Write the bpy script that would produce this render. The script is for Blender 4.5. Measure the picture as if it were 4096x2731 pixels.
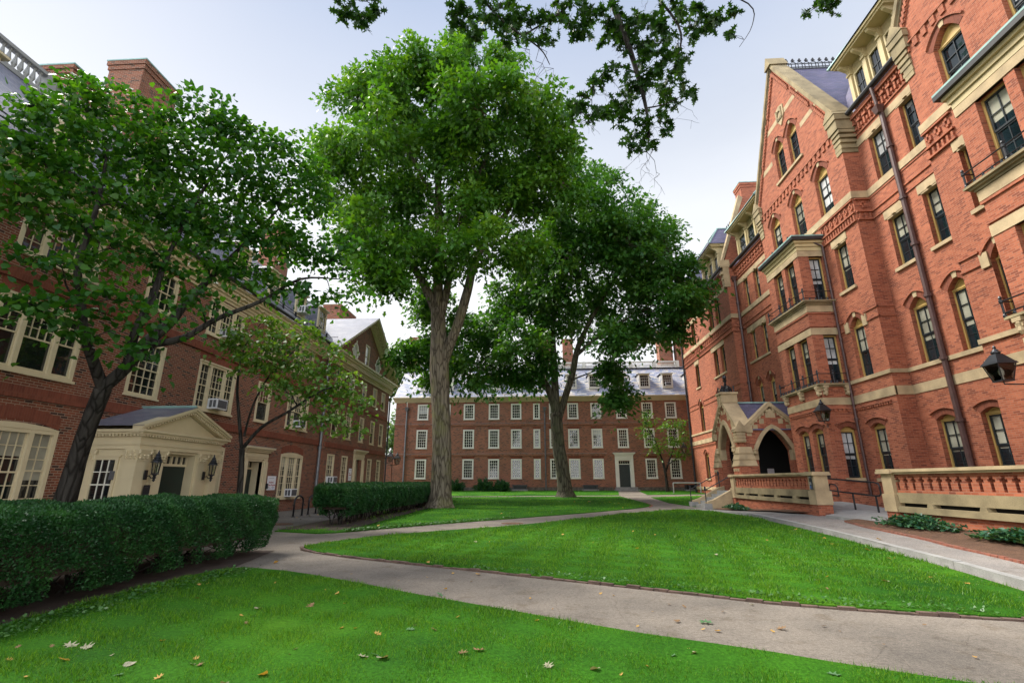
import bpy, bmesh, math, random
import numpy as np
from math import sin, cos, pi, radians, atan2, sqrt, hypot
from mathutils import Vector, Matrix
from mathutils.geometry import tessellate_polygon, delaunay_2d_cdt

S = bpy.context.scene
C = S.collection
for o in list(bpy.data.objects): bpy.data.objects.remove(o)
random.seed(7)
RNG = np.random.default_rng(7)

# ------------------------------------------------------------ camera, sky, sun, exposure
CAMZ = 1.5
PITCH, YAW, ROLL = 0.2806, 0.058, 0.0013
cam = bpy.data.cameras.new('camera'); co = bpy.data.objects.new('camera', cam); C.objects.link(co)
cam.sensor_width = 36.0; cam.lens = 1935.0/4096*36.0; cam.clip_end = 3000; cam.clip_start = .05
co.matrix_world = (Matrix.Translation((0, 0, CAMZ)) @ Matrix.Rotation(YAW, 4, 'Z')
                   @ Matrix.Rotation(pi/2+PITCH, 4, 'X') @ Matrix.Rotation(-ROLL, 4, 'Z'))
S.camera = co
S.view_settings.view_transform = 'Standard'; S.view_settings.look = 'None'
S.view_settings.exposure = 1.6; S.view_settings.gamma = 1
S.render.engine = 'CYCLES'
S.cycles.max_bounces = 6; S.cycles.diffuse_bounces = 3; S.cycles.glossy_bounces = 3
S.cycles.transparent_max_bounces = 6; S.cycles.transmission_bounces = 3

SUN_AZ, SUN_EL = radians(-68), radians(53)      # azimuth from +Y towards +X
w = bpy.data.worlds.new('World'); S.world = w; w.use_nodes = True
nt = w.node_tree; nt.nodes.clear()
def wn(t, **k):
    n = nt.nodes.new(t)
    for a, b in k.items(): setattr(n, a, b)
    return n
sky = wn('ShaderNodeTexSky', sky_type='NISHITA', sun_disc=False)
sky.sun_elevation = SUN_EL; sky.sun_rotation = SUN_AZ; sky.air_density = 1.0; sky.dust_density = 1.5; sky.ozone_density = 1.0
tc = wn('ShaderNodeTexCoord'); mp = wn('ShaderNodeMapping'); mp.inputs['Scale'].default_value = (1.0, 1.0, 2.6)
nz = wn('ShaderNodeTexNoise'); nz.inputs['Scale'].default_value = 1.7; nz.inputs['Detail'].default_value = 6; nz.inputs['Roughness'].default_value = .5
cr_ = wn('ShaderNodeValToRGB'); cr_.color_ramp.elements[0].position = .3; cr_.color_ramp.elements[1].position = .72
cr_.color_ramp.elements[0].color = (.90, .90, .90, 1); cr_.color_ramp.elements[1].color = (.985, .985, .985, 1)
sep = wn('ShaderNodeSeparateXYZ')
rp = wn('ShaderNodeValToRGB'); e_ = rp.color_ramp.elements
e_[0].position = .34; e_[0].color = (.98, .985, 1, 1); e_[1].position = .77; e_[1].color = (.46, .54, .71, 1)
k_ = e_.new(.52); k_.color = (.86, .885, .93, 1)
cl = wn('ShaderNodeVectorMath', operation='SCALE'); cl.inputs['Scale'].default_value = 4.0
mx = wn('ShaderNodeMix', data_type='RGBA')
bg = wn('ShaderNodeBackground'); bg.inputs['Strength'].default_value = .093; wo = wn('ShaderNodeOutputWorld')
L = nt.links.new
L(tc.outputs['Generated'], mp.inputs['Vector']); L(mp.outputs[0], nz.inputs['Vector']); L(nz.outputs['Fac'], cr_.inputs[0])
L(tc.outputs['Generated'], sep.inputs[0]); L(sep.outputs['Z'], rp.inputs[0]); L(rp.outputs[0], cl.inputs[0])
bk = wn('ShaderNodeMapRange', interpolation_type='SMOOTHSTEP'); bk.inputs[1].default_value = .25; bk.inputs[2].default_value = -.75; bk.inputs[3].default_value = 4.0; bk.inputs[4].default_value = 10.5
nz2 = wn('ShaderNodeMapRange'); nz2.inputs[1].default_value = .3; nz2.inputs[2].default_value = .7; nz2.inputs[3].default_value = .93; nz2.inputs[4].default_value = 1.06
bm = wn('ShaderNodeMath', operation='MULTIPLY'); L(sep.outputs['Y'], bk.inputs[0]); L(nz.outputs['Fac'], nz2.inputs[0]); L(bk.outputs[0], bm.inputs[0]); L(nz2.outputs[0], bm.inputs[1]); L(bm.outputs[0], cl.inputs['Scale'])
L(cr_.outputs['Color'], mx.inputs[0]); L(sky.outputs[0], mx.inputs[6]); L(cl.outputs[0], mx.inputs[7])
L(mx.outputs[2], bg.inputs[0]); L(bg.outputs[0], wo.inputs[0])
sl = bpy.data.lights.new('sun', 'SUN'); sl.energy = 2.5; sl.angle = radians(22); sl.color = (1, .95, .87)
so = bpy.data.objects.new('sun', sl); C.objects.link(so)
sd = Vector((sin(SUN_AZ)*cos(SUN_EL), cos(SUN_AZ)*cos(SUN_EL), sin(SUN_EL)))
so.rotation_euler = sd.to_track_quat('Z', 'Y').to_euler(); so.location = (0, 0, 60)

# ------------------------------------------------------------ materials
def NT(name):
    m = bpy.data.materials.new(name); m.use_nodes = True
    t = m.node_tree; b = t.nodes['Principled BSDF']
    return m, t, b
def N(t, ty, **k):
    n = t.nodes.new(ty)
    for a, v in k.items(): setattr(n, a, v)
    return n
def ramp(t, fac, stops, interp='LINEAR'):
    r = N(t, 'ShaderNodeValToRGB'); e = r.color_ramp.elements; r.color_ramp.interpolation = interp
    while len(e) < len(stops): e.new(.5)
    for i, (p, c) in enumerate(stops):
        e[i].position = p; e[i].color = (*c, 1) if len(c) == 3 else c
    t.links.new(fac, r.inputs[0]); return r.outputs[0]
def noise(t, vec, sc, det=4, rough=.55, out='Fac'):
    n = N(t, 'ShaderNodeTexNoise'); n.inputs['Scale'].default_value = sc; n.inputs['Detail'].default_value = det; n.inputs['Roughness'].default_value = rough
    if vec is not None: t.links.new(vec, n.inputs['Vector'])
    return n.outputs[out]
def mul(t, a, b, f=1.0, mode='MULTIPLY'):
    m = N(t, 'ShaderNodeMix', data_type='RGBA', blend_type=mode); m.inputs[0].default_value = f
    t.links.new(a, m.inputs[6])
    if isinstance(b, tuple): m.inputs[7].default_value = (*b, 1)
    else: t.links.new(b, m.inputs[7])
    return m.outputs[2]
def bump(t, b, h, st=.3, dist=.02):
    n = N(t, 'ShaderNodeBump'); n.inputs['Strength'].default_value = st; n.inputs['Distance'].default_value = dist
    t.links.new(h, n.inputs['Height']); t.links.new(n.outputs[0], b.inputs['Normal'])
def coord(t, w='Object'): return N(t, 'ShaderNodeTexCoord').outputs[w]

def plain(name, c, rough=.6, var=.25, sc=3.0, met=0.0, fine=0.0, spec=.5):
    m, t, b = NT(name); v = coord(t)
    n = noise(t, v, sc, 6)
    lo = tuple(x*(1-var) for x in c); hi = tuple(min(1, x*(1+var)) for x in c)
    col = ramp(t, n, [(.3, lo), (.7, hi)])
    if fine:
        col = mul(t, col, ramp(t, noise(t, v, 60, 3), [(.3, (1-fine,)*3), (.7, (1, 1, 1))]))
    t.links.new(col, b.inputs['Base Color']); b.inputs['Roughness'].default_value = rough; b.inputs['Metallic'].default_value = met
    b.inputs['Specular IOR Level'].default_value = spec
    return m

def brick(name, c1, c2, mort, bw=.205, rh=.068, ms=.009, stain=.35, bum=.35, dark=None):
    m, t, b = NT(name); uv = coord(t, 'UV'); ob = coord(t)
    br = N(t, 'ShaderNodeTexBrick'); t.links.new(uv, br.inputs['Vector'])
    br.inputs['Scale'].default_value = 1; br.inputs['Brick Width'].default_value = bw; br.inputs['Row Height'].default_value = rh
    br.inputs['Mortar Size'].default_value = ms; br.inputs['Mortar Smooth'].default_value = .3; br.inputs['Bias'].default_value = 0
    br.inputs['Color1'].default_value = (0, 0, 0, 1); br.inputs['Color2'].default_value = (1, 1, 1, 1); br.inputs['Mortar'].default_value = (.5, .5, .5, 1)
    mid = tuple((a+c)/2 for a, c in zip(c1, c2))
    stops = [(.0, c1), (.5, mid), (1., c2)]
    if dark: stops = [(0., dark), (.1, dark), (.16, c1), (.55, mid), (1., c2)]
    col = ramp(t, br.outputs['Color'], stops)
    col = mul(t, col, ramp(t, noise(t, ob, .55, 7, .62), [(.28, (1-stain, 1-stain, 1-stain*.9)), (.62, (1.06, 1.04, 1.02))]))
    col = mul(t, col, ramp(t, noise(t, ob, 9, 4), [(.3, (.86, .86, .86)), (.7, (1.08, 1.08, 1.08))]))
    mm = N(t, 'ShaderNodeMix', data_type='RGBA'); t.links.new(br.outputs['Fac'], mm.inputs[0]); t.links.new(col, mm.inputs[6]); mm.inputs[7].default_value = (*mort, 1)
    t.links.new(mm.outputs[2], b.inputs['Base Color']); b.inputs['Roughness'].default_value = .85; b.inputs['Specular IOR Level'].default_value = .25
    inv = N(t, 'ShaderNodeMath', operation='SUBTRACT'); inv.inputs[0].default_value = 1; t.links.new(br.outputs['Fac'], inv.inputs[1])
    bump(t, b, inv.outputs[0], bum, .006)
    return m

def slate(name, cols, bw=.32, rh=.17, stain=.25, rough=.45):
    m, t, b = NT(name); uv = coord(t, 'UV'); ob = coord(t)
    br = N(t, 'ShaderNodeTexBrick'); t.links.new(uv, br.inputs['Vector'])
    br.inputs['Scale'].default_value = 1; br.inputs['Brick Width'].default_value = bw; br.inputs['Row Height'].default_value = rh
    br.inputs['Mortar Size'].default_value = .008; br.inputs['Mortar Smooth'].default_value = .2
    br.inputs['Color1'].default_value = (0, 0, 0, 1); br.inputs['Color2'].default_value = (1, 1, 1, 1); br.inputs['Mortar'].default_value = (0, 0, 0, 1)
    k = len(cols)
    col = ramp(t, br.outputs['Color'], [(i/k, c) for i, c in enumerate(cols)], 'CONSTANT')
    col = mul(t, col, ramp(t, noise(t, ob, .8, 6), [(.3, (1-stain,)*3), (.65, (1.08,)*3)]))
    mm = N(t, 'ShaderNodeMix', data_type='RGBA'); t.links.new(br.outputs['Fac'], mm.inputs[0]); t.links.new(col, mm.inputs[6]); mm.inputs[7].default_value = tuple(x*.35 for x in cols[0])+(1,)
    t.links.new(mm.outputs[2], b.inputs['Base Color']); b.inputs['Roughness'].default_value = rough
    # overlapping courses: a saw-tooth in the height
    sp = N(t, 'ShaderNodeSeparateXYZ'); t.links.new(uv, sp.inputs[0])
    dv = N(t, 'ShaderNodeMath', operation='DIVIDE'); t.links.new(sp.outputs['Y'], dv.inputs[0]); dv.inputs[1].default_value = rh
    fr = N(t, 'ShaderNodeMath', operation='FRACT'); t.links.new(dv.outputs[0], fr.inputs[0])
    sb = N(t, 'ShaderNodeMath', operation='SUBTRACT'); sb.inputs[0].default_value = 1; t.links.new(fr.outputs[0], sb.inputs[1])
    bump(t, b, sb.outputs[0], .5, .012)
    return m

def leafmat(name, dark, mid, hi, trans=.35, sc=.5, rough=.42):
    m, t, b = NT(name); ob = coord(t)
    at = N(t, 'ShaderNodeAttribute', attribute_name='rnd')
    big = noise(t, ob, sc, 5, .68)
    ad = N(t, 'ShaderNodeMath', operation='ADD'); t.links.new(at.outputs['Fac'], ad.inputs[0]); t.links.new(big, ad.inputs[1])
    hf = N(t, 'ShaderNodeMath', operation='MULTIPLY'); t.links.new(ad.outputs[0], hf.inputs[0]); hf.inputs[1].default_value = .5
    col = ramp(t, hf.outputs[0], [(.22, dark), (.5, mid), (.78, hi)])
    t.links.new(col, b.inputs['Base Color']); b.inputs['Roughness'].default_value = rough; b.inputs['Specular IOR Level'].default_value = .35
    tr = N(t, 'ShaderNodeBsdfTranslucent'); tcol = mul(t, col, (1.5, 1.35, .35)); t.links.new(tcol, tr.inputs['Color'])
    mx = N(t, 'ShaderNodeMixShader'); mx.inputs[0].default_value = trans
    t.links.new(b.outputs[0], mx.inputs[1]); t.links.new(tr.outputs[0], mx.inputs[2])
    t.links.new(mx.outputs[0], t.nodes['Material Output'].inputs['Surface'])
    return m

def barkmat(name, c1, c2, moss=None):
    m, t, b = NT(name); ob = coord(t)
    mp = N(t, 'ShaderNodeMapping'); mp.inputs['Scale'].default_value = (1, 1, .16); t.links.new(ob, mp.inputs['Vector'])
    n1 = noise(t, mp.outputs[0], 9, 6, .7); n2 = noise(t, ob, 1.1, 4)
    vo = N(t, 'ShaderNodeTexVoronoi', feature='DISTANCE_TO_EDGE'); vo.inputs['Scale'].default_value = 6.5
    ds = N(t, 'ShaderNodeMix', data_type='VECTOR'); ds.inputs[0].default_value = .12; t.links.new(mp.outputs[0], ds.inputs[4])
    nn = N(t, 'ShaderNodeTexNoise'); nn.inputs['Scale'].default_value = 6; t.links.new(mp.outputs[0], nn.inputs['Vector']); t.links.new(nn.outputs['Color'], ds.inputs[5])
    t.links.new(ds.outputs[1], vo.inputs['Vector'])
    crack = ramp(t, vo.outputs['Distance'], [(.0, (.28, .26, .24)), (.16, (1, 1, 1))])
    col = ramp(t, n1, [(.3, c1), (.7, c2)])
    col = mul(t, col, crack)
    if moss: 
        mm = N(t, 'ShaderNodeMix', data_type='RGBA'); t.links.new(ramp(t, n2, [(.48, (0, 0, 0)), (.68, (.6, .6, .6))]), mm.inputs[0]); t.links.new(col, mm.inputs[6]); mm.inputs[7].default_value = (*moss, 1); col = mm.outputs[2]
    t.links.new(col, b.inputs['Base Color']); b.inputs['Roughness'].default_value = .9; b.inputs['Specular IOR Level'].default_value = .2
    hs = N(t, 'ShaderNodeMath', operation='ADD'); t.links.new(n1, hs.inputs[0]); t.links.new(crack, hs.inputs[1])
    bump(t, b, hs.outputs[0], .8, .03)
    return m

M = {}
M['brick_red'] = brick('orange_red_brick', (.29, .082, .042), (.45, .145, .075), (.35, .175, .115), .225, .068, .0075, .24, .25, dark=(.22, .065, .038))
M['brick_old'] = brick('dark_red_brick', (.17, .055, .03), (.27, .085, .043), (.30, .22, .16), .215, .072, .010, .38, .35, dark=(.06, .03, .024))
M['brick_far'] = brick('weathered_red_brick', (.24, .08, .044), (.38, .125, .066), (.38, .25, .18), .215, .072, .010, .42, .35, dark=(.09, .04, .028))
M['brick_arch'] = brick('gauged_brick', (.18, .055, .032), (.25, .078, .044), (.2, .09, .06), .07, .34, .004, .3, .15)
M['brick_pave'] = brick('paving_brick', (.22, .08, .055), (.30, .11, .07), (.2, .14, .11), .2, .1, .008, .3, .2)
M['stone'] = plain('tan_sandstone', (.47, .355, .205), .85, .28, 1.6, fine=.22)
M['stone_dk'] = plain('weathered_sandstone', (.31, .245, .135), .9, .4, 1.2, fine=.3)
M['granite'] = plain('grey_granite', (.33, .325, .305), .8, .22, 2.5, fine=.35)
M['rubble'] = plain('rubble_foundation', (.16, .14, .11), .95, .5, 5, fine=.3)
M['cream'] = plain('cream_paint', (.62, .53, .34), .5, .08, 1.2)
M['balustrade'] = plain('backlit_white_paint', (.27, .28, .27), .6, .15)  # white paint seen against the light; that shade is put into the grey
M['white'] = plain('off_white_paint', (.76, .74, .64), .5, .06, 1.0)
M['ochre'] = plain('ochre_paint', (.48, .32, .10), .5, .12, 1.5)
M['tan'] = plain('tan_paint', (.52, .42, .22), .55, .12, 1.5)
M['sash_dk'] = plain('dark_green_sash', (.016, .022, .026), .4, .2)
M['black'] = plain('black_iron', (.012, .013, .016), .35, .25, 6)
M['gutter'] = plain('dark_gutter', (.02, .02, .022), .5, .3)
M['pipe_br'] = plain('brown_pipe', (.085, .045, .04), .45, .25, 4)
M['pipe_gr'] = plain('grey_pipe', (.17, .18, .19), .4, .25, 4, met=.5)
M['copper'] = plain('green_copper', (.25, .40, .36), .6, .25, 2)
M['door_gr'] = plain('dark_green_door', (.008, .02, .016), .45, .2)
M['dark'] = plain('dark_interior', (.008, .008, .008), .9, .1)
M['plaster'] = plain('porch_plaster', (.35, .16, .09), .9, .2)
M['slate_gr'] = slate('variegated_slate', [(.27, .29, .36), (.40, .40, .44), (.47, .41, .36), (.22, .25, .34), (.34, .34, .41), (.52, .49, .44), (.30, .30, .37)], .5, .2)
M['slate_pu'] = slate('purple_slate', [(.105, .095, .16), (.13, .115, .185), (.115, .105, .155), (.145, .125, .19), (.11, .105, .17)], .34, .15, .2, .5)
M['slate_bl'] = slate('blue_grey_slate', [(.17, .18, .23), (.21, .215, .26), (.19, .19, .25), (.24, .235, .27), (.16, .17, .22)], .35, .18)
M['plastic'] = plain('white_plastic', (.72, .73, .74), .4, .05)
M['grille'] = plain('grey_grille', (.09, .09, .1), .5, .2, 20)
M['steel'] = plain('galvanised_steel', (.45, .46, .47), .35, .15, 5, met=.7)
M['signwhite'] = plain('sign_white', (.78, .78, .80), .4, .03)
M['signred'] = plain('sign_red', (.35, .03, .03), .5, .1)
M['signgrey'] = plain('sign_grey_text', (.15, .16, .2), .5, .1)
M['signblue'] = plain('sign_blue', (.03, .16, .5), .5, .1)
M['signdark'] = plain('sign_dark', (.02, .022, .026), .4, .1)
M['curtain'] = plain('red_curtain', (.14, .04, .035), .8, .2)
def glassmat(name, c, rough=.03, sp=.6):
    m, t, b = NT(name); ob = coord(t)
    col = ramp(t, noise(t, ob, .9, 3), [(.35, tuple(x*.5 for x in c)), (.65, c)])
    t.links.new(col, b.inputs['Base Color']); b.inputs['Roughness'].default_value = rough; b.inputs['Specular IOR Level'].default_value = sp
    bump(t, b, noise(t, ob, 2.5, 2), .06, .05)
    return m
M['glass'] = glassmat('window_glass', (.014, .017, .018), .03, .9)
M['glass_teal'] = glassmat('teal_window_glass', (.012, .022, .028), .04, .7)
M['blind'] = glassmat('blind_behind_glass', (.42, .41, .32), .12, .6)
M['blind_wh'] = glassmat('white_blind_behind_glass', (.62, .63, .62), .12, .6)
def clearmat():
    m, t, b = NT('lantern_glass'); tr = N(t, 'ShaderNodeBsdfTransparent'); tr.inputs[0].default_value = (.72, .74, .72, 1); gl = N(t, 'ShaderNodeBsdfGlossy'); gl.inputs['Roughness'].default_value = .05
    fr = N(t, 'ShaderNodeFresnel'); fr.inputs[0].default_value = 1.6; mx = N(t, 'ShaderNodeMixShader'); t.links.new(fr.outputs[0], mx.inputs[0]); t.links.new(tr.outputs[0], mx.inputs[1]); t.links.new(gl.outputs[0], mx.inputs[2]); t.links.new(mx.outputs[0], t.nodes['Material Output'].inputs['Surface']); return m
M['lampglass'] = clearmat(); M['mantle'] = plain('frosted_burner', (.6, .58, .5), .5, .05)
M['bark1'] = barkmat('oak_bark', (.12, .10, .07), (.22, .19, .14), (.15, .15, .05))
M['bark2'] = barkmat('grey_bark', (.07, .065, .045), (.125, .115, .08), (.075, .085, .04))
M['bark_dk'] = barkmat('dark_bark', (.025, .023, .02), (.055, .05, .042))
M['leaf_oak'] = leafmat('oak_leaves', (.022, .082, .010), (.058, .175, .016), (.14, .28, .026), .45, .45)
M['leaf_oak2'] = leafmat('far_oak_leaves', (.018, .075, .014), (.045, .15, .022), (.10, .225, .032), .42, .4)
M['leaf_kats'] = leafmat('heart_leaves', (.014, .07, .012), (.035, .13, .014), (.08, .21, .018), .48, .6, .38)
M['leaf_light'] = leafmat('light_green_leaves', (.05, .13, .02), (.10, .21, .03), (.16, .28, .05), .4, .8)
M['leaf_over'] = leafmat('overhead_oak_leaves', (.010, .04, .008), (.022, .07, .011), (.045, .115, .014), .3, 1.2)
M['leaf_bg'] = leafmat('background_leaves', (.05, .12, .03), (.09, .18, .045), (.13, .23, .06), .35, .3)
M['yew'] = leafmat('yew_needles', (.008, .042, .012), (.018, .078, .018), (.04, .13, .026), .18, 1.2, .5)
M['shrub'] = leafmat('shrub_leaves', (.012, .05, .02), (.025, .085, .03), (.05, .13, .045), .2, 1.5)
M['ivy'] = leafmat('ivy_leaves', (.012, .06, .035), (.03, .11, .05), (.08, .17, .06), .2, 2)
M['grass'] = leafmat('grass_blades', (.016, .08, .006), (.058, .185, .007), (.165, .315, .015), .32, .5, .45)
M['clover'] = leafmat('clover_leaves', (.03, .10, .02), (.055, .15, .03), (.08, .19, .04), .25, 2)

def lawnmat():
    m, t, b = NT('lawn_turf'); ob = coord(t)
    a = noise(t, ob, .45, 4); c = noise(t, ob, 30, 4, .7)
    col = ramp(t, a, [(.3, (.016, .08, .006)), (.55, (.042, .155, .008)), (.75, (.09, .22, .011))])
    col = mul(t, col, ramp(t, c, [(.3, (.45, .5, .4)), (.65, (1.15, 1.15, 1.1))]))
    t.links.new(col, b.inputs['Base Color']); b.inputs['Roughness'].default_value = .9; b.inputs['Specular IOR Level'].default_value = .1
    bump(t, b, c, .8, .04); return m
M['lawn'] = lawnmat()
def asphalt(name, c, patch=.3):
    m, t, b = NT(name); ob = coord(t)
    f = noise(t, ob, 85, 3, .75); a = noise(t, ob, .7, 6, .6); st = noise(t, ob, 2.6, 5, .7)
    col = ramp(t, f, [(.28, tuple(x*.55 for x in c)), (.5, c), (.74, tuple(min(1, x*1.55) for x in c))])
    col = mul(t, col, ramp(t, noise(t, ob, 24, 3, .7), [(.3, (.72, .71, .7)), (.5, (1, 1, 1)), (.72, (1.28, 1.26, 1.24))]))
    col = mul(t, col, ramp(t, a, [(.3, (1-patch, 1-patch, 1-patch)), (.65, (1.12, 1.09, 1.05))]))
    col = mul(t, col, ramp(t, st, [(.30, (.72, .68, .62)), (.46, (1, 1, 1))]))
    vo = N(t, 'ShaderNodeTexVoronoi', feature='DISTANCE_TO_EDGE'); vo.inputs['Scale'].default_value = 1.3
    dd = N(t, 'ShaderNodeMix', data_type='VECTOR'); dd.inputs[0].default_value = .16; t.links.new(ob, dd.inputs[4])
    nn = N(t, 'ShaderNodeTexNoise'); nn.inputs['Scale'].default_value = 1.5; nn.inputs['Detail'].default_value = 8; nn.inputs['Roughness'].default_value = .7; t.links.new(ob, nn.inputs['Vector']); t.links.new(nn.outputs['Color'], dd.inputs[5]); t.links.new(dd.outputs[1], vo.inputs['Vector'])
    col = mul(t, col, ramp(t, vo.outputs['Distance'], [(0, (.74, .72, .70)), (.007, (1, 1, 1))]))
    t.links.new(col, b.inputs['Base Color']); b.inputs['Roughness'].default_value = .9; b.inputs['Specular IOR Level'].default_value = .25
    bump(t, b, f, .5, .012); return m
M['path'] = asphalt('path_asphalt', (.19, .168, .142), .4)
M['walk'] = asphalt('walk_asphalt', (.23, .215, .20), .25)
M['edging'] = plain('dull_brick', (.12, .075, .055), .9, .4, 6, fine=.3)
M['soil'] = plain('bare_soil', (.06, .04, .028), .95, .4, 4, fine=.4)
def mulchmat():
    m, t, b = NT('bark_mulch'); ob = coord(t)
    f = noise(t, ob, 38, 5, .8); g = noise(t, ob, 3, 3)
    col = ramp(t, f, [(.3, (.04, .02, .011)), (.5, (.17, .085, .045)), (.72, (.33, .19, .11))])
    col = mul(t, col, ramp(t, g, [(.3, (.7, .7, .7)), (.7, (1.1, 1.1, 1.1))]))
    t.links.new(col, b.inputs['Base Color']); b.inputs['Roughness'].default_value = .95; bump(t, b, f, 1, .05); return m
M['mulch'] = mulchmat()
M['deadleaf'] = leafmat('dead_leaf', (.13, .07, .03), (.22, .13, .06), (.30, .20, .10), .15, 3, .7)
M['yellowleaf'] = leafmat('yellow_leaf', (.38, .19, .04), (.50, .30, .07), (.55, .40, .14), .2, 3, .6)
M['paleleaf'] = leafmat('pale_leaf', (.20, .19, .12), (.28, .26, .17), (.34, .32, .22), .15, 3, .6)
M['greenleaf'] = leafmat('fallen_green_leaf', (.05, .13, .05), (.09, .19, .08), (.14, .24, .1), .2, 3, .5)
M['skin'] = plain('skin', (.45, .27, .19), .5, .05); M['hair'] = plain('hair', (.03, .02, .015), .6, .2)
M['shirt'] = plain('blue_shirt', (.20, .29, .38), .8, .1); M['jeans'] = plain('dark_trousers', (.04, .05, .07), .8, .2)

# ------------------------------------------------------------ mesh helpers
def gz(y): return min(.55, max(0., .025*(y-30)))
class MB:
    def __init__(s, m=None): s.v = []; s.f = []; s.mi = []; s.M = m; s.cur = 0
    def add(s, vs, fs):
        o = len(s.v)
        if s.M is not None: vs = [s.M @ Vector(p) for p in vs]
        s.v += [tuple(p) for p in vs]
        for f in fs: s.f.append([i+o for i in f]); s.mi.append(s.cur)
    def box(s, x0, x1, y0, y1, z0, z1):
        if x0 > x1: x0, x1 = x1, x0
        if y0 > y1: y0, y1 = y1, y0
        if z0 > z1: z0, z1 = z1, z0
        s.add([(x0,y0,z0),(x1,y0,z0),(x1,y1,z0),(x0,y1,z0),(x0,y0,z1),(x1,y0,z1),(x1,y1,z1),(x0,y1,z1)],
              [(0,3,2,1),(4,5,6,7),(0,1,5,4),(1,2,6,5),(2,3,7,6),(3,0,4,7)])
    def quad(s, *p): s.add(p, [tuple(range(len(p)))])
    def prism(s, poly, y0, y1, ax='y'):   # poly in (x,z) extruded along y  (ax='x': (y,z) along x; 'z': (x,y) along z)
        n = len(poly)
        fn = {'y': lambda a, b, c: (a, c, b), 'x': lambda a, b, c: (c, a, b), 'z': lambda a, b, c: (a, b, c)}[ax]
        ar = sum(poly[i][0]*poly[(i+1) % n][1]-poly[(i+1) % n][0]*poly[i][1] for i in range(n))
        if ar < 0: poly = poly[::-1]
        vs = [fn(a, b, y0) for a, b in poly]+[fn(a, b, y1) for a, b in poly]
        fs = [tuple(range(n)), tuple(range(2*n-1, n-1, -1))]+[(i, i+n, (i+1) % n+n, (i+1) % n) for i in range(n)]
        if (ax == 'y') != (y0 > y1): pass
        else: fs = [f[::-1] for f in fs]
        if ax == 'x': pass
        s.add(vs, fs)
    def tube(s, path, r, n=8, cap=True):
        P = [Vector(p) for p in path]; R = r if hasattr(r, '__len__') else [r]*len(P)
        vs = []; fs = []; up = None
        for i, p in enumerate(P):
            d = (P[min(i+1, len(P)-1)]-P[max(i-1, 0)])
            d = d.normalized() if d.length > 1e-9 else Vector((0, 0, 1))
            if up is None: up = d.orthogonal().normalized()
            else:
                up = up-d*up.dot(d); up = up.normalized() if up.length > 1e-6 else d.orthogonal().normalized()
            b = d.cross(up)
            for k in range(n):
                a = 2*pi*k/n; vs.append(p+(up*cos(a)+b*sin(a))*R[i])
            if i:
                for k in range(n): fs.append(((i-1)*n+k, (i-1)*n+(k+1) % n, i*n+(k+1) % n, i*n+k))
        if cap: fs.append(tuple(range(n-1, -1, -1))); fs.append(tuple(range(len(vs)-n, len(vs))))
        s.add(vs, fs)
    def lathe(s, prof, cx=0, cy=0, n=12):   # prof [(r,z)...]
        vs = []; fs = []
        for r, z in prof:
            for k in range(n): a = 2*pi*k/n; vs.append((cx+r*cos(a), cy+r*sin(a), z))
        for i in range(1, len(prof)):
            for k in range(n): fs.append(((i-1)*n+k, (i-1)*n+(k+1) % n, i*n+(k+1) % n, i*n+k))
        fs.append(tuple(range(n-1, -1, -1))); fs.append(tuple(range(len(vs)-n, len(vs))))
        s.add(vs, fs)
    def wall(s, outer, holes=(), reveal=.2, y=0.0):
        polys = [[Vector((a, b, 0)) for a, b in outer]]+[[Vector((a, b, 0)) for a, b in h] for h in holes]
        flat = [p for q in polys for p in q]
        tris = tessellate_polygon(polys)
        fs = []
        for t in tris:
            a, b, c = (flat[i] for i in t)
            cr = (b.x-a.x)*(c.y-a.y)-(c.x-a.x)*(b.y-a.y)
            fs.append(tuple(t) if cr > 0 else tuple(t[::-1]))
        s.add([(p.x, y, p.y) for p in flat], fs)
        for h in holes:
            n = len(h); ar = sum(h[i][0]*h[(i+1) % n][1]-h[(i+1) % n][0]*h[i][1] for i in range(n))
            if ar < 0: h = h[::-1]
            s.add([(a, y, b) for a, b in h]+[(a, y+reveal, b) for a, b in h], [(i, (i+1) % n, (i+1) % n+n, i+n) for i in range(n)])
    def build(s, name, mats, parent=None, smooth=False):
        me = bpy.data.meshes.new(name); me.from_pydata(s.v, [], s.f)
        if not isinstance(mats, (list, tuple)): mats = [mats]
        for m in mats: me.materials.append(M[m] if isinstance(m, str) else m)
        me.polygons.foreach_set('material_index', s.mi)
        uv = me.uv_layers.new(name='UVMap').data
        for p in me.polygons:
            n = p.normal
            if abs(n.z) > .97: t = Vector((1, 0, 0)); b = Vector((0, 1, 0))
            else:
                t = Vector((0, 0, 1)).cross(n); t.normalize(); b = n.cross(t)
            for li in p.loop_indices:
                q = me.vertices[me.loops[li].vertex_index].co
                uv[li].uv = (q.dot(t), q.dot(b))
        if smooth: me.polygons.foreach_set('use_smooth', [True]*len(me.polygons))
        o = bpy.data.objects.new(name, me); C.objects.link(o)
        if parent: o.parent = parent
        return o
def tag(o, label=None, cat=None, group=None, kind=None):
    if label: o['label'] = label
    if cat: o['category'] = cat
    if group: o['group'] = group
    if kind: o['kind'] = kind
    return o
def empty(name, label, cat, loc=(0, 0, 0), rz=0, group=None):
    o = bpy.data.objects.new(name, None); C.objects.link(o); o.location = loc; o.rotation_euler = (0, 0, rz); o.empty_display_size = .3
    return tag(o, label, cat, group)
def copy_tree(o, parent=None):
    c = o.copy(); C.objects.link(c)
    if parent is not None: c.parent = parent
    for ch in o.children: copy_tree(ch, c)
    return c
def T(x=0, y=0, z=0, a=0): return Matrix.Translation((x, y, z)) @ Matrix.Rotation(radians(a), 4, 'Z')
def rect(x0, x1, z0, z1): return [(x0, z0), (x1, z0), (x1, z1), (x0, z1)]
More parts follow.
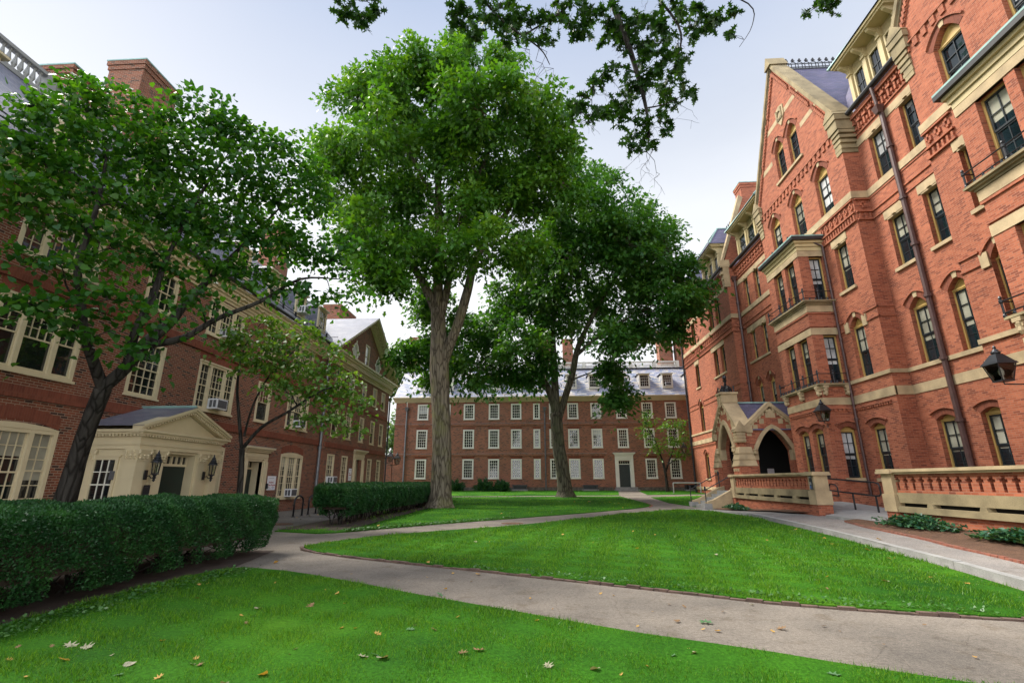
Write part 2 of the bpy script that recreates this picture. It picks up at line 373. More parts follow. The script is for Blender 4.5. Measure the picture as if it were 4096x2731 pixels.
def arch(x0, x1, z0, zs, zp, n=8, sharp=.72):
    xc = (x0+x1)/2; out = [(x0, z0), (x1, z0)]
    for i in range(n+1):
        t = i/n; out.append((x1+(xc-x1)*t, zs+(zp-zs)*((1+sharp)*t-sharp*t*t)))
    for i in range(n-1, -1, -1):
        t = i/n; out.append((x0+(xc-x0)*t, zs+(zp-zs)*((1+sharp)*t-sharp*t*t)))
    return out
def seg(x0, x1, z0, zs, zp, n=10):
    out = [(x0, z0), (x1, z0)]
    for i in range(n+1):
        t = 2*i/n-1; out.append((x1+(x0-x1)*i/n, zs+(zp-zs)*(1-t*t)))
    return out
def strip(mb, pts, wd, y0, y1, closed=False):   # a band of width wd following pts in (x,z), outside = left side
    P = [Vector(p) for p in pts]; P = [p for i, p in enumerate(P) if i == 0 or (p-P[i-1]).length > 1e-5]; n = len(P); out = []
    for i in range(n):
        d0 = (P[i]-P[i-1]).normalized() if i else (P[1]-P[0]).normalized(); d1 = (P[i+1]-P[i]).normalized() if i < n-1 else d0
        a = Vector((d0.y, -d0.x)); b = Vector((d1.y, -d1.x)); m = (a+b).normalized(); out.append(P[i]+m*wd/max(.5, m.dot(a)))
    vs = [(p.x, y0, p.y) for p in P]+[(p.x, y0, p.y) for p in out]+[(p.x, y1, p.y) for p in P]+[(p.x, y1, p.y) for p in out]
    fs = []
    for i in range(n-1): fs += [(i, i+1, n+i+1, n+i)[::-1], (2*n+i, 2*n+i+1, 3*n+i+1, 3*n+i), (n+i, n+i+1, 3*n+i+1, 3*n+i)[::-1], (i, i+1, 2*n+i+1, 2*n+i)]
    fs += [(0, n, 3*n, 2*n), (n-1, 2*n-1, 4*n-1, 3*n-1)[::-1]]
    mb.add(vs, fs)
def text(name, body, size, parent, mat, mtx, bold=False):
    cu = bpy.data.curves.new(name, 'FONT'); cu.body = body; cu.size = size; cu.extrude = .002; cu.align_x = 'LEFT'
    if bold: cu.offset = size*.012
    tmp = bpy.data.objects.new(name, cu); C.objects.link(tmp)
    dg = bpy.context.evaluated_depsgraph_get(); me = bpy.data.meshes.new_from_object(tmp.evaluated_get(dg))
    bpy.data.objects.remove(tmp); me.materials.clear(); me.materials.append(M[mat])
    o = bpy.data.objects.new(name, me); C.objects.link(o); o.parent = parent; o.matrix_local = mtx
    return o
# ------------------------------------------------------------ foliage helpers
OAK = [(0,0),(.08,.16),(.34,.14),(.15,.32),(.16,.42),(.46,.50),(.17,.60),(.15,.72),(.30,.86),(.08,.84),(0,1.05),(-.08,.84),(-.30,.86),(-.15,.72),(-.17,.60),(-.46,.50),(-.16,.42),(-.15,.32),(-.34,.14),(-.08,.16)]
HEART = [(0,0),(.28,-.06),(.46,.16),(.44,.44),(.24,.76),(0,1.08),(-.24,.76),(-.44,.44),(-.46,.16),(-.28,-.06)]
LOBE = [(0,0),(.22,.20),(.12,.34),(.34,.52),(.14,.68),(0,1),(-.14,.68),(-.34,.52),(-.12,.34),(-.22,.20)]
OVAL = [(0,0),(.24,.3),(.2,.68),(0,1),(-.2,.68),(-.24,.3)]
DIAM = [(0,0),(.26,.5),(0,1),(-.26,.5)]
BLADE = [(-.5,0),(.5,0),(0,1)]
def norm(a): return a/np.maximum(np.linalg.norm(a, axis=1, keepdims=True), 1e-9)
def leaves(name, P, B, Nn, size, shape, mat, parent=None, wid=None, fold=.0, rnd=None):
    """one mesh of flat leaves: base P, growing along B, face normal about Nn"""
    n = len(P); sh = np.array(shape, float); k = len(sh)
    B = norm(B); Tt = norm(np.cross(B, Nn)); Nn = np.cross(Tt, B)
    size = np.asarray(size, float).reshape(-1, 1, 1)
    wd = size if wid is None else np.asarray(wid, float).reshape(-1, 1, 1)
    V = P[:, None, :] + wd*sh[None, :, 0:1]*Tt[:, None, :] + size*sh[None, :, 1:2]*B[:, None, :]
    if fold: V = V + size*(np.abs(sh[None, :, 0:1])*.5 - sh[None, :, 1:2]**2*.35)*fold*Nn[:, None, :]
    me = bpy.data.meshes.new(name); me.vertices.add(n*k); me.vertices.foreach_set('co', V.reshape(-1).astype(np.float32))
    me.loops.add(n*k); me.loops.foreach_set('vertex_index', np.arange(n*k, dtype=np.int32))
    me.polygons.add(n); me.polygons.foreach_set('loop_start', np.arange(0, n*k, k, dtype=np.int32))
    try: me.polygons.foreach_set('loop_total', np.full(n, k, dtype=np.int32))
    except Exception: pass
    a = me.attributes.new('rnd', 'FLOAT', 'FACE'); a.data.foreach_set('value', (RNG.random(n) if rnd is None else rnd).astype(np.float32))
    me.materials.append(M[mat]); me.update(calc_edges=True)
    o = bpy.data.objects.new(name, me); C.objects.link(o)
    if parent: o.parent = parent
    return o
def rdir(n): return norm(RNG.normal(size=(n, 3)))
def crown_points(clumps, sub, per, spread, flat=.55, shell=.62):
    """clump ellipsoids -> sub-clusters near their skin -> leaf positions"""
    SP = []; LP = []; LR = []; LN = []
    clumps = list(clumps)
    if shell > .3:
        for c in list(clumps):
            for d in rdir(3): clumps.append((c[0]+d[0]*c[3]*1.02, c[1]+d[1]*c[3]*1.02, c[2]+(d[2]*.8+.1)*c[3]*1.02, c[3]*RNG.uniform(.3, .5)))
    for c in clumps:
        x, y, z, r = c[:4]
        m = max(3, int(sub*r*r)); d = rdir(m); d[:, 2] = d[:, 2]*.85+.12
        rad = r*(shell+(1.06-shell)*RNG.random((m, 1))**.7)
        s = np.array([[x, y, z]])+d*rad; SP.append(s)
        tone = RNG.random(m)*.7
        for i in range(m):
            q = RNG.normal(size=(per, 3))*spread; q[:, 2] *= flat
            q[:, 2] -= .25*(q[:, 0]**2+q[:, 1]**2)/max(spread, .05)
            LP.append(s[i]+q); LR.append(tone[i]+RNG.random(per)*.3); LN.append(np.repeat(d[i:i+1], per, 0)*.9+q*.6/spread)
    return np.vstack(SP), np.vstack(LP), np.concatenate(LR), np.vstack(LN)
def curve(a, b, sag=.0, wob=.08, n=7, seed=0):
    r = random.Random(seed); a = Vector(a); b = Vector(b); L_ = (b-a).length; out = []
    for i in range(n+1):
        t = i/n; p = a.lerp(b, t); k = sin(pi*t)
        p = p+Vector((r.uniform(-1, 1)*wob*L_*k, r.uniform(-1, 1)*wob*L_*k, sag*L_*k+r.uniform(-1, 1)*wob*.5*L_*k)); out.append(p)
    return out
def gnarl(mb, path, rad, n=14, amp=.07, seed=0, flare=0, sub=4):
    """a trunk or limb with an uneven, ribbed skin"""
    r = random.Random(seed); P = [Vector(p) for p in path]; pts = []; rs = []
    for i in range(len(P)-1):
        p0 = P[max(i-1, 0)]; p1 = P[i]; p2 = P[i+1]; p3 = P[min(i+2, len(P)-1)]
        for j in range(sub):
            t = j/sub; t2 = t*t; t3 = t2*t
            pts.append(.5*((2*p1)+(-p0+p2)*t+(2*p0-5*p1+4*p2-p3)*t2+(-p0+3*p1-3*p2+p3)*t3)); rs.append(rad[i]*(1-t)+rad[i+1]*t)
    pts.append(P[-1]); rs.append(rad[-1])
    ph = [r.uniform(0, 6.28) for _ in range(6)]; vs = []; fs = []; up = None
    for i, p in enumerate(pts):
        d = (pts[min(i+1, len(pts)-1)]-pts[max(i-1, 0)]).normalized()
        if up is None: up = Vector((1, 0, 0)) if abs(d.x) < .9 else Vector((0, 1, 0))
        up = (up-d*up.dot(d)).normalized(); b = d.cross(up)
        for k in range(n):
            a = 2*pi*k/n
            f = 1+amp*(sin(3*a+ph[0]+i*.21)+.6*sin(5*a+ph[1]-i*.3)+.5*sin(2*a+ph[2]+i*.5))+r.uniform(-1, 1)*amp*.35
            if flare: 
                h = max(0, pts[i].z-pts[0].z); f *= 1+flare*math.exp(-h/.35)*(1+.5*sin(5*a+ph[3]))
            vs.append(p+(up*cos(a)+b*sin(a))*rs[i]*f)
        if i:
            for k in range(n): fs.append(((i-1)*n+k, (i-1)*n+(k+1) % n, i*n+(k+1) % n, i*n+k))
    fs.append(tuple(range(len(vs)-n, len(vs))))
    mb.add(vs, fs)
def nearest(skel, p, up=.3):
    best = None; bd = 1e9
    for q, r in skel:
        dz = p[2]-q[2]
        d = sqrt((p[0]-q[0])**2+(p[1]-q[1])**2+dz*dz)+(max(0, .4-dz)*up)
        if d < bd: bd = d; best = (q, r)
    return best
def tree(name, label, base, limbs, clumps, bark, leafm, lsize, sub, per, spread, shape, group=None, twig=True, cat='tree', trunk_n=16, flare=.5, flat=.55, shell=.62, drop=.35, brr=.4, fold=.3, amp=.06):
    """limbs: list of (path world, radii); the first is the trunk"""
    root = empty(name, label, cat, base, 0, group); B0 = Vector(base)
    mb = MB(); skel = []
    for i, (p, r) in enumerate(limbs):
        pp = [Vector(q)-B0 for q in p]
        gnarl(mb, pp, r, trunk_n if i == 0 else max(7, trunk_n-5), amp, i+3, flare if i == 0 else 0)
        for j in range(len(pp)-1):
            for t in (0, .33, .66): skel.append((pp[j].lerp(pp[j+1], t), r[j]*(1-t)+r[j+1]*t))
        skel.append((pp[-1], r[-1]))
    mb.build('trunk', bark, root, True)
    cl = [(c[0]-B0.x, c[1]-B0.y, c[2]-B0.z, c[3]) for c in clumps]
    SP, LP, LR, LN = crown_points(cl, sub, per, spread, flat, shell)
    bb = MB(); k0 = len(limbs[0][0])*3
    sk = skel[max(0, k0//2):]
    order = sorted(range(len(cl)), key=lambda i: min((Vector(cl[i][:3])-q).length for q, _ in sk))
    for n_, i in enumerate(order):
        c = cl[i]; q, r = nearest(sk, c, .8)
        e = Vector(c[:3]); pa = curve(q, e, .06, .07, 6, n_)
        r0 = max(.012, min(r*.7, brr*c[3]*.16+.01)); rr = [r0*(1-.75*j/6) for j in range(7)]
        bb.tube(pa, rr, 6, False)
        for j in range(1, 7): sk.append((pa[j], rr[j]))
    if twig:
        pts = np.array([tuple(q) for q, _ in sk])
        for i in range(len(SP)):
            if i % twig: continue
            d = ((pts-SP[i])**2).sum(1); j = int(d.argmin())
            if d[j] > .04: bb.tube(curve(pts[j], SP[i], .04, .1, 3, i), [max(.006, lsize*.06), max(.005, lsize*.05), max(.004, lsize*.04), .003], 4, False)
    bb.build('branches', bark, root, True)
    n = len(LP); Bd = LN*.6+RNG.normal(size=(n, 3))*.8; Bd[:, 2] -= drop
    Nv = RNG.normal(size=(n, 3))*.55; Nv[:, 2] += 1
    leaves('crown', LP, Bd, Nv, lsize*(.65+.6*RNG.random(n)), shape, leafm, root, fold=fold, rnd=LR)
    return root
CL1 = [(-6.11,24.67,27.17,1.54),(-4.48,26.81,28.71,1.96),(-8.31,25.59,26.63,1.87),(-11.28,27.23,27.62,1.83),(-6.93,27.38,26.25,2.41),(-2.81,23.46,22.08,2.17),(-0.75,23.09,23.19,1.52),(-13.49,28.86,27.9,1.61),(-12.31,24.82,21.46,1.22),(-9.93,24.64,21.69,2.01),(-8.68,29.97,24.39,2.72),(-4.21,26.29,21.11,2.36),(-1.26,28.86,24.31,2.45),(1.08,26.33,22.22,1.67),(-12.54,27.47,20.3,1.6),(-10.0,24.05,15.65,1.49),(-9.77,27.44,18.87,1.85),(-7.89,29.08,19.48,2.25),(-4.73,26.66,17.59,2.04),(-2.4,28.19,19.08,2.16),(-0.08,27.7,19.99,2.0),(-8.64,23.45,13.66,1.0),(-8.64,28.31,15.51,1.42),(-6.09,27.14,15.02,1.49),(-3.37,25.11,14.36,1.38),(-8.08,23.22,12.01,0.65),(-11.63,29.06,16.93,0.89),(1.55,26.31,19.31,1.35),(-14.89,28.03,24.45,0.86),(-6.28,29.15,33.45,1.0),(-2.47,28.0,30.77,0.95),(0.3,29.45,26.58,1.58),(-5.31,25.76,23.04,1.67),(-9.73,28.61,26.34,1.88),(-1.42,26.11,15.1,1.17),(-3.45,29.55,21.7,1.84)]
CL2 = [(5.48,39.15,27.42,2.0),(3.58,33.68,21.13,2.37),(6.3,33.95,21.2,2.37),(2.19,34.52,18.24,2.37),(9.69,39.76,24.05,2.17),(10.34,36.05,19.54,2.11),(7.78,37.39,19.09,2.72),(10.84,35.11,16.46,1.67),(9.11,36.55,15.63,2.25),(11.51,35.7,14.89,0.84),(4.97,35.46,17.87,2.58),(1.92,37.1,16.76,2.5),(-0.56,37.09,19.17,2.19),(-0.63,39.33,16.52,2.08),(-2.78,37.77,15.97,1.82),(6.84,39.5,16.04,2.43),(9.16,38.99,14.06,1.45),(4.22,39.94,14.65,2.07),(0.78,37.7,12.86,1.59),(-1.53,34.14,11.15,1.6),(-4.68,39.02,11.82,1.64),(-3.26,39.75,10.47,1.29),(-6.24,39.33,13.46,1.86),(-7.98,36.98,12.42,1.58),(-9.75,38.0,11.25,1.25),(-9.86,34.48,10.7,0.65),(6.39,38.82,10.15,0.99),(6.15,37.01,7.88,0.73),(-7.65,34.99,14.11,1.35),(-8.82,33.44,14.45,0.98),(0.77,38.98,10.99,1.08),(-1.06,39.93,10.3,0.92),(-4.94,33.62,8.95,1.09),(-8.57,38.6,10.09,1.01),(10.04,35.87,12.68,0.83),(5.11,34.06,11.36,1.11),(3.51,35.06,25.59,1.62),(7.52,38.38,12.58,1.07),(2.96,39.11,23.45,1.95),(9.79,33.31,13.68,1.1),(-3.8,37.3,13.92,1.6),(6.7,33.31,18.61,1.96)]
CLL = [(-10.95,8.2,8.45,0.66),(-10.91,8.6,9.35,0.69),(-10.86,9.2,10.24,0.64),(-10.49,9.8,10.76,0.68),(-9.87,10.3,11.03,0.65),(-9.16,10.8,11.29,0.73),(-8.37,11.2,11.15,0.75),(-7.44,11.5,10.75,0.69),(-6.86,12.0,10.35,0.58),(-10.63,8.6,7.96,0.77),(-10.29,9.2,8.85,0.82),(-9.92,10.0,9.56,0.95),(-9.1,10.6,9.71,0.99),(-7.99,11.0,9.55,0.95),(-7.18,11.6,9.37,0.86),(-6.46,12.0,9.17,0.63),(-10.3,8.0,7.02,0.53),(-9.98,8.6,7.08,0.65),(-9.65,9.4,7.67,0.81),(-9.06,10.2,8.02,0.87),(-8.26,11.0,8.22,0.93),(-7.24,11.4,7.89,0.83),(-6.54,12.0,7.78,0.74),(-5.79,12.4,7.42,0.5),(-9.46,7.6,5.63,0.32),(-9.39,8.2,5.65,0.39),(-9.28,9.0,6.34,0.52),(-8.89,9.8,6.62,0.61),(-8.2,10.6,6.76,0.65),(-7.3,11.2,6.65,0.57),(-6.44,11.6,6.56,0.46),(-5.68,12.4,6.35,0.34),(-9.07,7.4,4.51,0.34),(-8.73,7.8,4.41,0.39),(-8.66,8.4,4.89,0.38),(-8.32,8.8,5.03,0.4),(-7.74,9.0,4.62,0.36),(-7.89,10.0,5.59,0.4),(-8.93,8.6,4.15,0.26),(-5.57,12.6,8.2,0.38),(-7.9,8.8,4.01,0.25),(-5.27,12.8,7.04,0.28),(-11.07,8.4,9.54,0.39),(-11.14,9.4,11.04,0.44),(-10.3,7.6,7.25,0.43)]
CL3 = [(-8.58,16.5,6.78,0.56),(-9.22,16.0,6.15,0.69),(-10.57,16.0,6.66,0.63),(-9.61,15.5,5.4,0.67),(-8.5,16.0,5.51,0.69),(-7.6,16.5,5.3,0.55),(-8.74,15.5,4.64,0.58),(-7.65,15.8,4.39,0.59),(-6.78,16.2,4.6,0.6),(-6.18,16.2,3.99,0.37),(-6.88,15.6,3.62,0.5),(-7.65,15.4,3.46,0.35),(-6.32,15.8,3.14,0.36),(-11.06,16.4,6.13,0.48),(-10.01,16.6,7.18,0.49),(-7.59,17.0,6.24,0.41)]
CLR = [(10.65,48.5,7.24,0.6),(10.15,48.5,6.19,0.6),(10.81,48.0,5.31,0.5),(12.59,49.0,6.44,0.69),(13.69,49.0,6.86,0.6),(14.01,49.0,5.8,0.68),(12.58,48.5,5.34,0.68),(11.7,48.5,4.73,0.59),(13.3,48.5,4.11,0.59),(10.81,48.3,4.51,0.5),(14.12,49.0,4.75,0.42),(10.48,48.5,7.88,0.34)]
CLO = [(-3.17,6.2,9.25,0.26),(-2.94,6.4,9.28,0.23),(-2.77,6.5,9.64,0.27),(-1.21,6.2,8.74,0.22),(-1.0,6.3,8.57,0.18),(-1.25,6.0,8.79,0.21),(-0.85,6.2,8.9,0.29),(-0.57,6.4,9.32,0.34),(-0.2,6.5,9.22,0.34),(0.25,6.6,9.21,0.3),(0.58,6.8,9.72,0.36),(0.87,6.8,9.3,0.31),(-0.34,6.3,8.52,0.18),(0.09,6.4,8.56,0.15),(1.38,7.0,9.65,0.4),(1.77,7.0,9.47,0.36),(1.97,7.0,9.06,0.35),(2.09,7.0,8.56,0.35),(2.26,7.2,8.27,0.31),(1.91,7.0,8.19,0.3),(1.58,7.0,7.84,0.34),(1.28,6.8,8.31,0.23),(0.97,6.8,8.05,0.16),(0.73,6.7,7.7,0.18),(1.18,6.9,7.5,0.26),(0.64,6.6,7.44,0.16),(1.69,7.0,7.3,0.26),(2.07,7.0,7.37,0.22),(2.46,7.2,7.98,0.23),(2.66,7.3,8.16,0.16),(1.52,7.0,6.87,0.18),(1.96,7.0,6.93,0.13),(2.2,7.0,7.18,0.12),(2.69,7.3,9.34,0.28),(3.14,7.5,9.96,0.25),(3.53,7.6,10.21,0.26),(3.98,7.8,10.59,0.18),(3.14,7.4,10.28,0.34),(2.39,7.2,9.87,0.33),(6.02,8.0,10.9,0.27),(5.75,8.0,10.88,0.14),(2.64,7.3,8.74,0.22),(0.82,6.7,7.3,0.1),(0.64,6.6,7.26,0.1)]
CLB = [(-21.85,60.0,22.07,1.74),(-23.69,60.0,22.72,1.46),(-25.44,60.0,22.44,1.46),(-20.26,60.0,20.52,1.15),(-19.79,60.0,18.13,1.02),(-23.31,75.0,12.31,1.1),(-23.16,75.0,8.25,1.22),(-22.79,75.0,4.96,1.2),(-23.16,75.0,15.08,1.0)]
P_left_main = [(-10.36,10.5,1.14),(-10.22,10.4,1.9),(-9.96,10.2,2.63),(-9.63,10.0,3.47)]
P_left_a = [(-9.63,10.0,3.47),(-9.19,10.0,3.95),(-8.9,10.0,4.45),(-8.64,10.3,5.07),(-8.56,10.6,5.72),(-8.42,11.0,6.47),(-7.86,11.3,7.59),(-7.23,11.6,8.81)]
P_left_b = [(-9.63,10.0,3.47),(-9.59,9.6,3.96),(-9.53,9.2,4.43),(-9.53,8.9,5.19),(-9.57,8.7,5.89),(-9.6,8.8,6.97),(-9.84,9.0,7.98),(-10.16,9.2,9.21)]
P_left_c = [(-9.19,10.0,3.95),(-8.99,9.8,4.7),(-8.76,9.8,5.53),(-8.81,10.0,6.49),(-8.73,10.2,7.52),(-8.62,10.5,8.83),(-8.43,10.8,9.97)]
P_left_d = [(-8.9,10.0,4.45),(-8.33,10.4,4.72),(-7.93,10.9,5.37),(-7.13,11.3,5.96),(-6.44,11.8,6.77),(-5.58,12.3,6.96)]
P_left_e = [(-9.53,8.9,5.19),(-9.31,8.2,4.73),(-9.23,7.6,4.59)]
P2_main = [(-9.84,16.0,1.0),(-9.9,16.0,1.83),(-9.99,16.0,2.53)]
P2_a = [(-9.99,16.0,2.53),(-9.36,15.9,3.24),(-8.47,15.8,3.73),(-7.5,15.8,4.38),(-6.71,16.0,4.72)]
P2_b = [(-9.99,16.0,2.53),(-10.28,16.0,3.69),(-10.5,16.0,4.75),(-10.6,16.2,6.07),(-10.29,16.5,7.15)]
P2_c = [(-9.98,16.0,2.96),(-9.71,15.8,3.96),(-9.26,15.8,5.01),(-8.56,16.0,5.98)]
P_ov_a = [(1.38,6.9,10.64),(1.48,7.0,10.01),(1.67,7.0,9.18),(1.81,7.0,8.39),(1.92,7.05,7.69),(1.94,7.1,7.19),(1.88,7.1,6.84)]
P_ov_b = [(-1.16,6.2,9.79),(-0.79,6.3,9.31),(-0.42,6.4,8.92),(0.09,6.4,8.42),(0.26,6.5,8.16)]
P_ov_c = [(0.84,6.8,10.33),(0.58,6.8,9.72),(0.1,6.6,9.12),(-0.28,6.4,8.63)]
P_ov_d = [(2.14,7.2,10.76),(2.73,7.3,9.76),(2.66,7.3,9.04),(2.34,7.2,8.27)]
P_ov_e = [(1.81,7.0,8.39),(1.38,6.9,8.5),(1.05,6.8,8.05),(0.72,6.7,7.52)]
P_ov_f = [(1.92,7.05,7.69),(2.27,7.1,7.8),(2.62,7.2,8.06)]
P_ov_g = [(-3.12,6.3,9.97),(-3.11,6.3,9.47),(-2.93,6.4,9.18)]
P_ov_h = [(3.29,7.6,11.19),(4.3,7.7,10.67),(4.36,7.8,10.23),(4.04,7.8,9.7)]
P_ov_i = [(5.95,8.0,11.52),(5.94,8.0,10.99),(5.64,8.0,10.72)]
# ------------------------------------------------------------ ground, paths, lawns
def sheet(name, poly, off, mat, step=.8, bumpy=.0, skirt=.0, kind='structure', label=None, cat=None):
    """a ground sheet over polygon (x,y); off = number or f(x,y)"""
    f = off if callable(off) else (lambda x, y: off)
    P = [Vector((a, b)) for a, b in poly]; dense = []
    for i in range(len(P)):
        a, b = P[i], P[(i+1) % len(P)]; k = max(1, int((b-a).length/step))
        for j in range(k): dense.append(a.lerp(b, j/k))
    xs = [p.x for p in P]; ys = [p.y for p in P]; pts = list(dense); nb = len(dense)
    y = min(ys)+step/2
    while y < max(ys):
        x = min(xs)+step/2
        while x < max(xs):
            q = Vector((x+random.uniform(-.2, .2)*step, y+random.uniform(-.2, .2)*step))
            if inside(q, dense) and min((q-d).length for d in dense) > step*.45: pts.append(q)
            x += step
        y += step
    r = delaunay_2d_cdt(pts, [], [list(range(nb))], 1, 1e-5)
    mb = MB(); rim = set(range(nb))
    V = []
    for i, p in enumerate(r[0]):
        h = gz(p.y)+f(p.x, p.y)
        if bumpy and i >= nb: h += bumpy*(sin(p.x*1.7+p.y*.6)+sin(p.y*1.3-p.x*.9))*.5
        V.append((p.x, p.y, h))
    mb.add(V, [tuple(q) for q in r[2]])
    if skirt:
        V2 = [(p.x, p.y, gz(p.y)+f(p.x, p.y)) for p in dense]; n = len(V2)
        ar = sum(dense[i].x*dense[(i+1) % n].y-dense[(i+1) % n].x*dense[i].y for i in range(n))
        fs = [(i, (i+1) % n, (i+1) % n+n, i+n)[::(-1 if ar > 0 else 1)] for i in range(n)]
        mb.add(V2+[(a, b, c-skirt) for a, b, c in V2], fs)
    o = mb.build(name, mat); tag(o, label, cat, None, kind); return o
def inside(q, P):
    c = False; n = len(P); j = n-1
    for i in range(n):
        if (P[i].y > q.y) != (P[j].y > q.y) and q.x < (P[j].x-P[i].x)*(q.y-P[i].y)/(P[j].y-P[i].y)+P[i].x: c = not c
        j = i
    return c
mb = MB(); ysr = [-60, 0, 15, 30, 36, 44, 52, 90, 900]
for i in range(len(ysr)-1):
    a, b = ysr[i], ysr[i+1]; mb.quad((-900, a, gz(a)), (900, a, gz(a)), (900, b, gz(b)), (-900, b, gz(b)))
tag(mb.build('path', 'path'), 'grey brown asphalt paths crossing the courtyard', 'path', None, 'structure')

FRONT = [(-5.35,9.15),(-4.95,9.02),(-4.45,8.85),(-3.96,8.6),(-3.1,8.08),(-2.5,7.7),(-1.75,7.2),(-1.05,6.78),(-.35,6.36),(.37,5.92),(.99,5.56),(1.55,5.3),(2.05,5.06),(2.46,4.82),(3.1,4.5),(4.2,4.0),(6,3.1),(8,2),(8,-2),(-5.8,-2),(-5.82,5.3),(-5.8,7),(-5.7,8.6)]
WEDGE = [(-5.62,12.0),(-5.35,11.6),(-4.97,11.2),(-3.98,10.55),(-2.4,9.75),(-.9,9.02),(-.5,8.8),(.54,8.28),(1.45,7.82),(2.23,7.4),(2.91,7.02),(3.6,6.8),(4.23,6.62),(4.85,6.47),(5.4,6.36),(6.3,6.2),(6.62,7.77),(6.94,9.05),(7.2,10.35),(7.46,11.96),(7.96,14.46),(8.4,18.0),(8.75,21.5),(8.85,24.5),(8.55,26.6),(7.6,28.2),(4.99,25.68),(1.44,20.9),(-1.02,17.69),(-3.26,15.74),(-4.75,14.12),(-5.5,12.6)]
TREEL = [(-8.3,15.6),(-6.7,15.0),(-6.21,15.23),(-5.54,16.21),(-3.82,18.39),(-1.22,21.24),(1.69,24.48),(5.0,28.7),(6.25,30.69),(6.7,31.6),(6.75,33.8),(6.3,41.6),(2,41.0),(-6.9,40.3),(-8.4,40.0)]
FARL = [(-15,42.2),(-7.2,41.7),(6.5,43.2),(7.75,51.9),(-15,51.9)]
RIGHTL = [(9.0,30.6),(9.6,31.4),(13.6,31.4),(13.9,42.4),(12.7,42.3),(8.5,40.1),(8.3,34.0)]
RFARL = [(9.75,51.9),(9.0,43.8),(13.4,44.8),(18.5,46),(18.5,51.9)]
LAWNS = [('front_lawn', FRONT, .03), ('middle_lawn', WEDGE, .035), ('tree_lawn', TREEL, .03), ('far_lawn', FARL, .03), ('side_lawn', RIGHTL, .03), ('far_side_lawn', RFARL, .03)]
for nm, P, of in LAWNS: sheet(nm, P, of, 'lawn', .7 if nm in ('front_lawn', 'middle_lawn') else 1.6, .03, .06)
sheet('soil_strip', [(-5.6,9.35),(-5.7,5),(-5.7,-2),(-8.4,-2),(-8.4,11.4),(-6.0,11.4)], .012, 'soil', 1.2)
sheet('hedge_soil', [(-6.35,15.7),(-6.1,17),(-6.3,24),(-6.6,36),(-8.4,36),(-8.4,16.0)], lambda x, y: .042, 'soil', 1.5)
def wz(x, y):      # the raised walk by the right hall falls to the court near the steps
    t = min(1, max(0, (27.6-y)/5.0)); return .012+.115*t+max(0, min(1, (x-8.6)/2))*.10*t
KERB = [(7.75,28.3),(8.7,26.7),(9.0,24.5),(8.9,21.5),(8.55,18.0),(8.11,14.46),(7.61,11.96),(7.35,10.35),(7.09,9.05),(6.77,7.77),(6.45,6.2),(6.1,4.2),(5.7,2)]
WALK = KERB[::-1]+[(9.2,30.0),(9.2,31.2),(10.9,31.2),(13.9,28.2),(14.0,2)]
sheet('raised_walk', WALK, wz, 'walk', .9)
BED = [(9.9,17.5),(9.48,15.84),(9.13,13.55),(8.94,12.57),(8.65,11.64),(8.5,10.85),(8.15,9.43),(7.9,7.5),(7.6,5),(10.75,5),(10.75,17.6)]
sheet('mulch_bed', BED, lambda x, y: wz(x, y)+.025+.05*max(0, min(1, (x-8.8)/1.6)), 'mulch', .35, .03)
BED2 = [(9.35,28.5),(9.6,27.0),(9.9,24.5),(10.1,21.6),(10.7,20.6),(10.7,28.5)]
sheet('wall_bed', BED2, lambda x, y: wz(x, y)+.03+.06*max(0, min(1, (x-9.4)/1.2)), 'mulch', .4, .03)
# kerb, brick edgings
def ribbon(name, pts, w0, h0, h1f, mat, label, cat, bl, gap=.008, jit=0, seed=1):
    r = random.Random(seed); mb = MB(); P = [Vector(p) for p in pts]; L_ = [0]
    for i in range(1, len(P)): L_.append(L_[-1]+(P[i]-P[i-1]).length)
    def at(s):
        i = 1
        while i < len(P)-1 and L_[i] < s: i += 1
        t = (s-L_[i-1])/max(1e-6, L_[i]-L_[i-1]); return P[i-1].lerp(P[i], t), (P[i]-P[i-1]).normalized()
    s = 0
    while s+bl < L_[-1]:
        a, d = at(s+gap/2); b, d2 = at(s+bl-gap/2); n1 = Vector((-d.y, d.x)); n2 = Vector((-d2.y, d2.x))
        if bl > .5: n1 = n2 = (n1+n2).normalized()
        j = r.uniform(-jit, jit); ja = r.uniform(-jit, jit)
        vs = []
        for z in (h0, None):
            for p, n, o in ((a, n1, ja), (b, n2, -ja), (b, n2, -ja), (a, n1, ja)): vs.append((p, n, o, z))
        q = []
        for k, (p, n, o, z) in enumerate(vs):
            off = (0 if k % 4 in (0, 1) else w0)+o*.6; pt = p+n*off
            zz = gz(pt.y)+(h0 if z is not None else h1f(pt.x, pt.y)+j)
            q.append((pt.x, pt.y, zz))
        mb.add(q, [(0,1,2,3)[::-1],(4,5,6,7),(0,4,5,1)[::-1],(1,5,6,2)[::-1],(2,6,7,3)[::-1],(3,7,4,0)[::-1]])
        s += bl
    return tag(mb.build(name, mat), label, cat)
ribbon('kerb', KERB, .15, -.03, lambda x, y: wz(x, y)+.012, 'granite', 'pale granite kerb curving along the raised walk and lawn', 'kerb', 1.9, .012, .003)
ribbon('brick_edging', [(-5.68,12.1),(-5.4,11.55)]+WEDGE[2:16], -.075, -.02, lambda x, y: .030, 'edging', 'sunken brick edging between the middle lawn and the main path', 'edging', .2, .01, .014, 4)
ribbon('brick_edging', [(9.9,17.5)]+BED[1:9], .07, .0, lambda x, y: wz(x, y)+.05, 'brick_pave', 'red brick edging round the mulch bed by the near terrace wall', 'edging', .21, .006, .008, 5)
ribbon('brick_edging', [(10.55,17.75),(9.9,17.52)], .16, .0, lambda x, y: wz(x, y)+.06, 'brick_pave', 'short row of tilted bricks at the end of the mulch bed', 'edging', .11, .008, .012, 6)
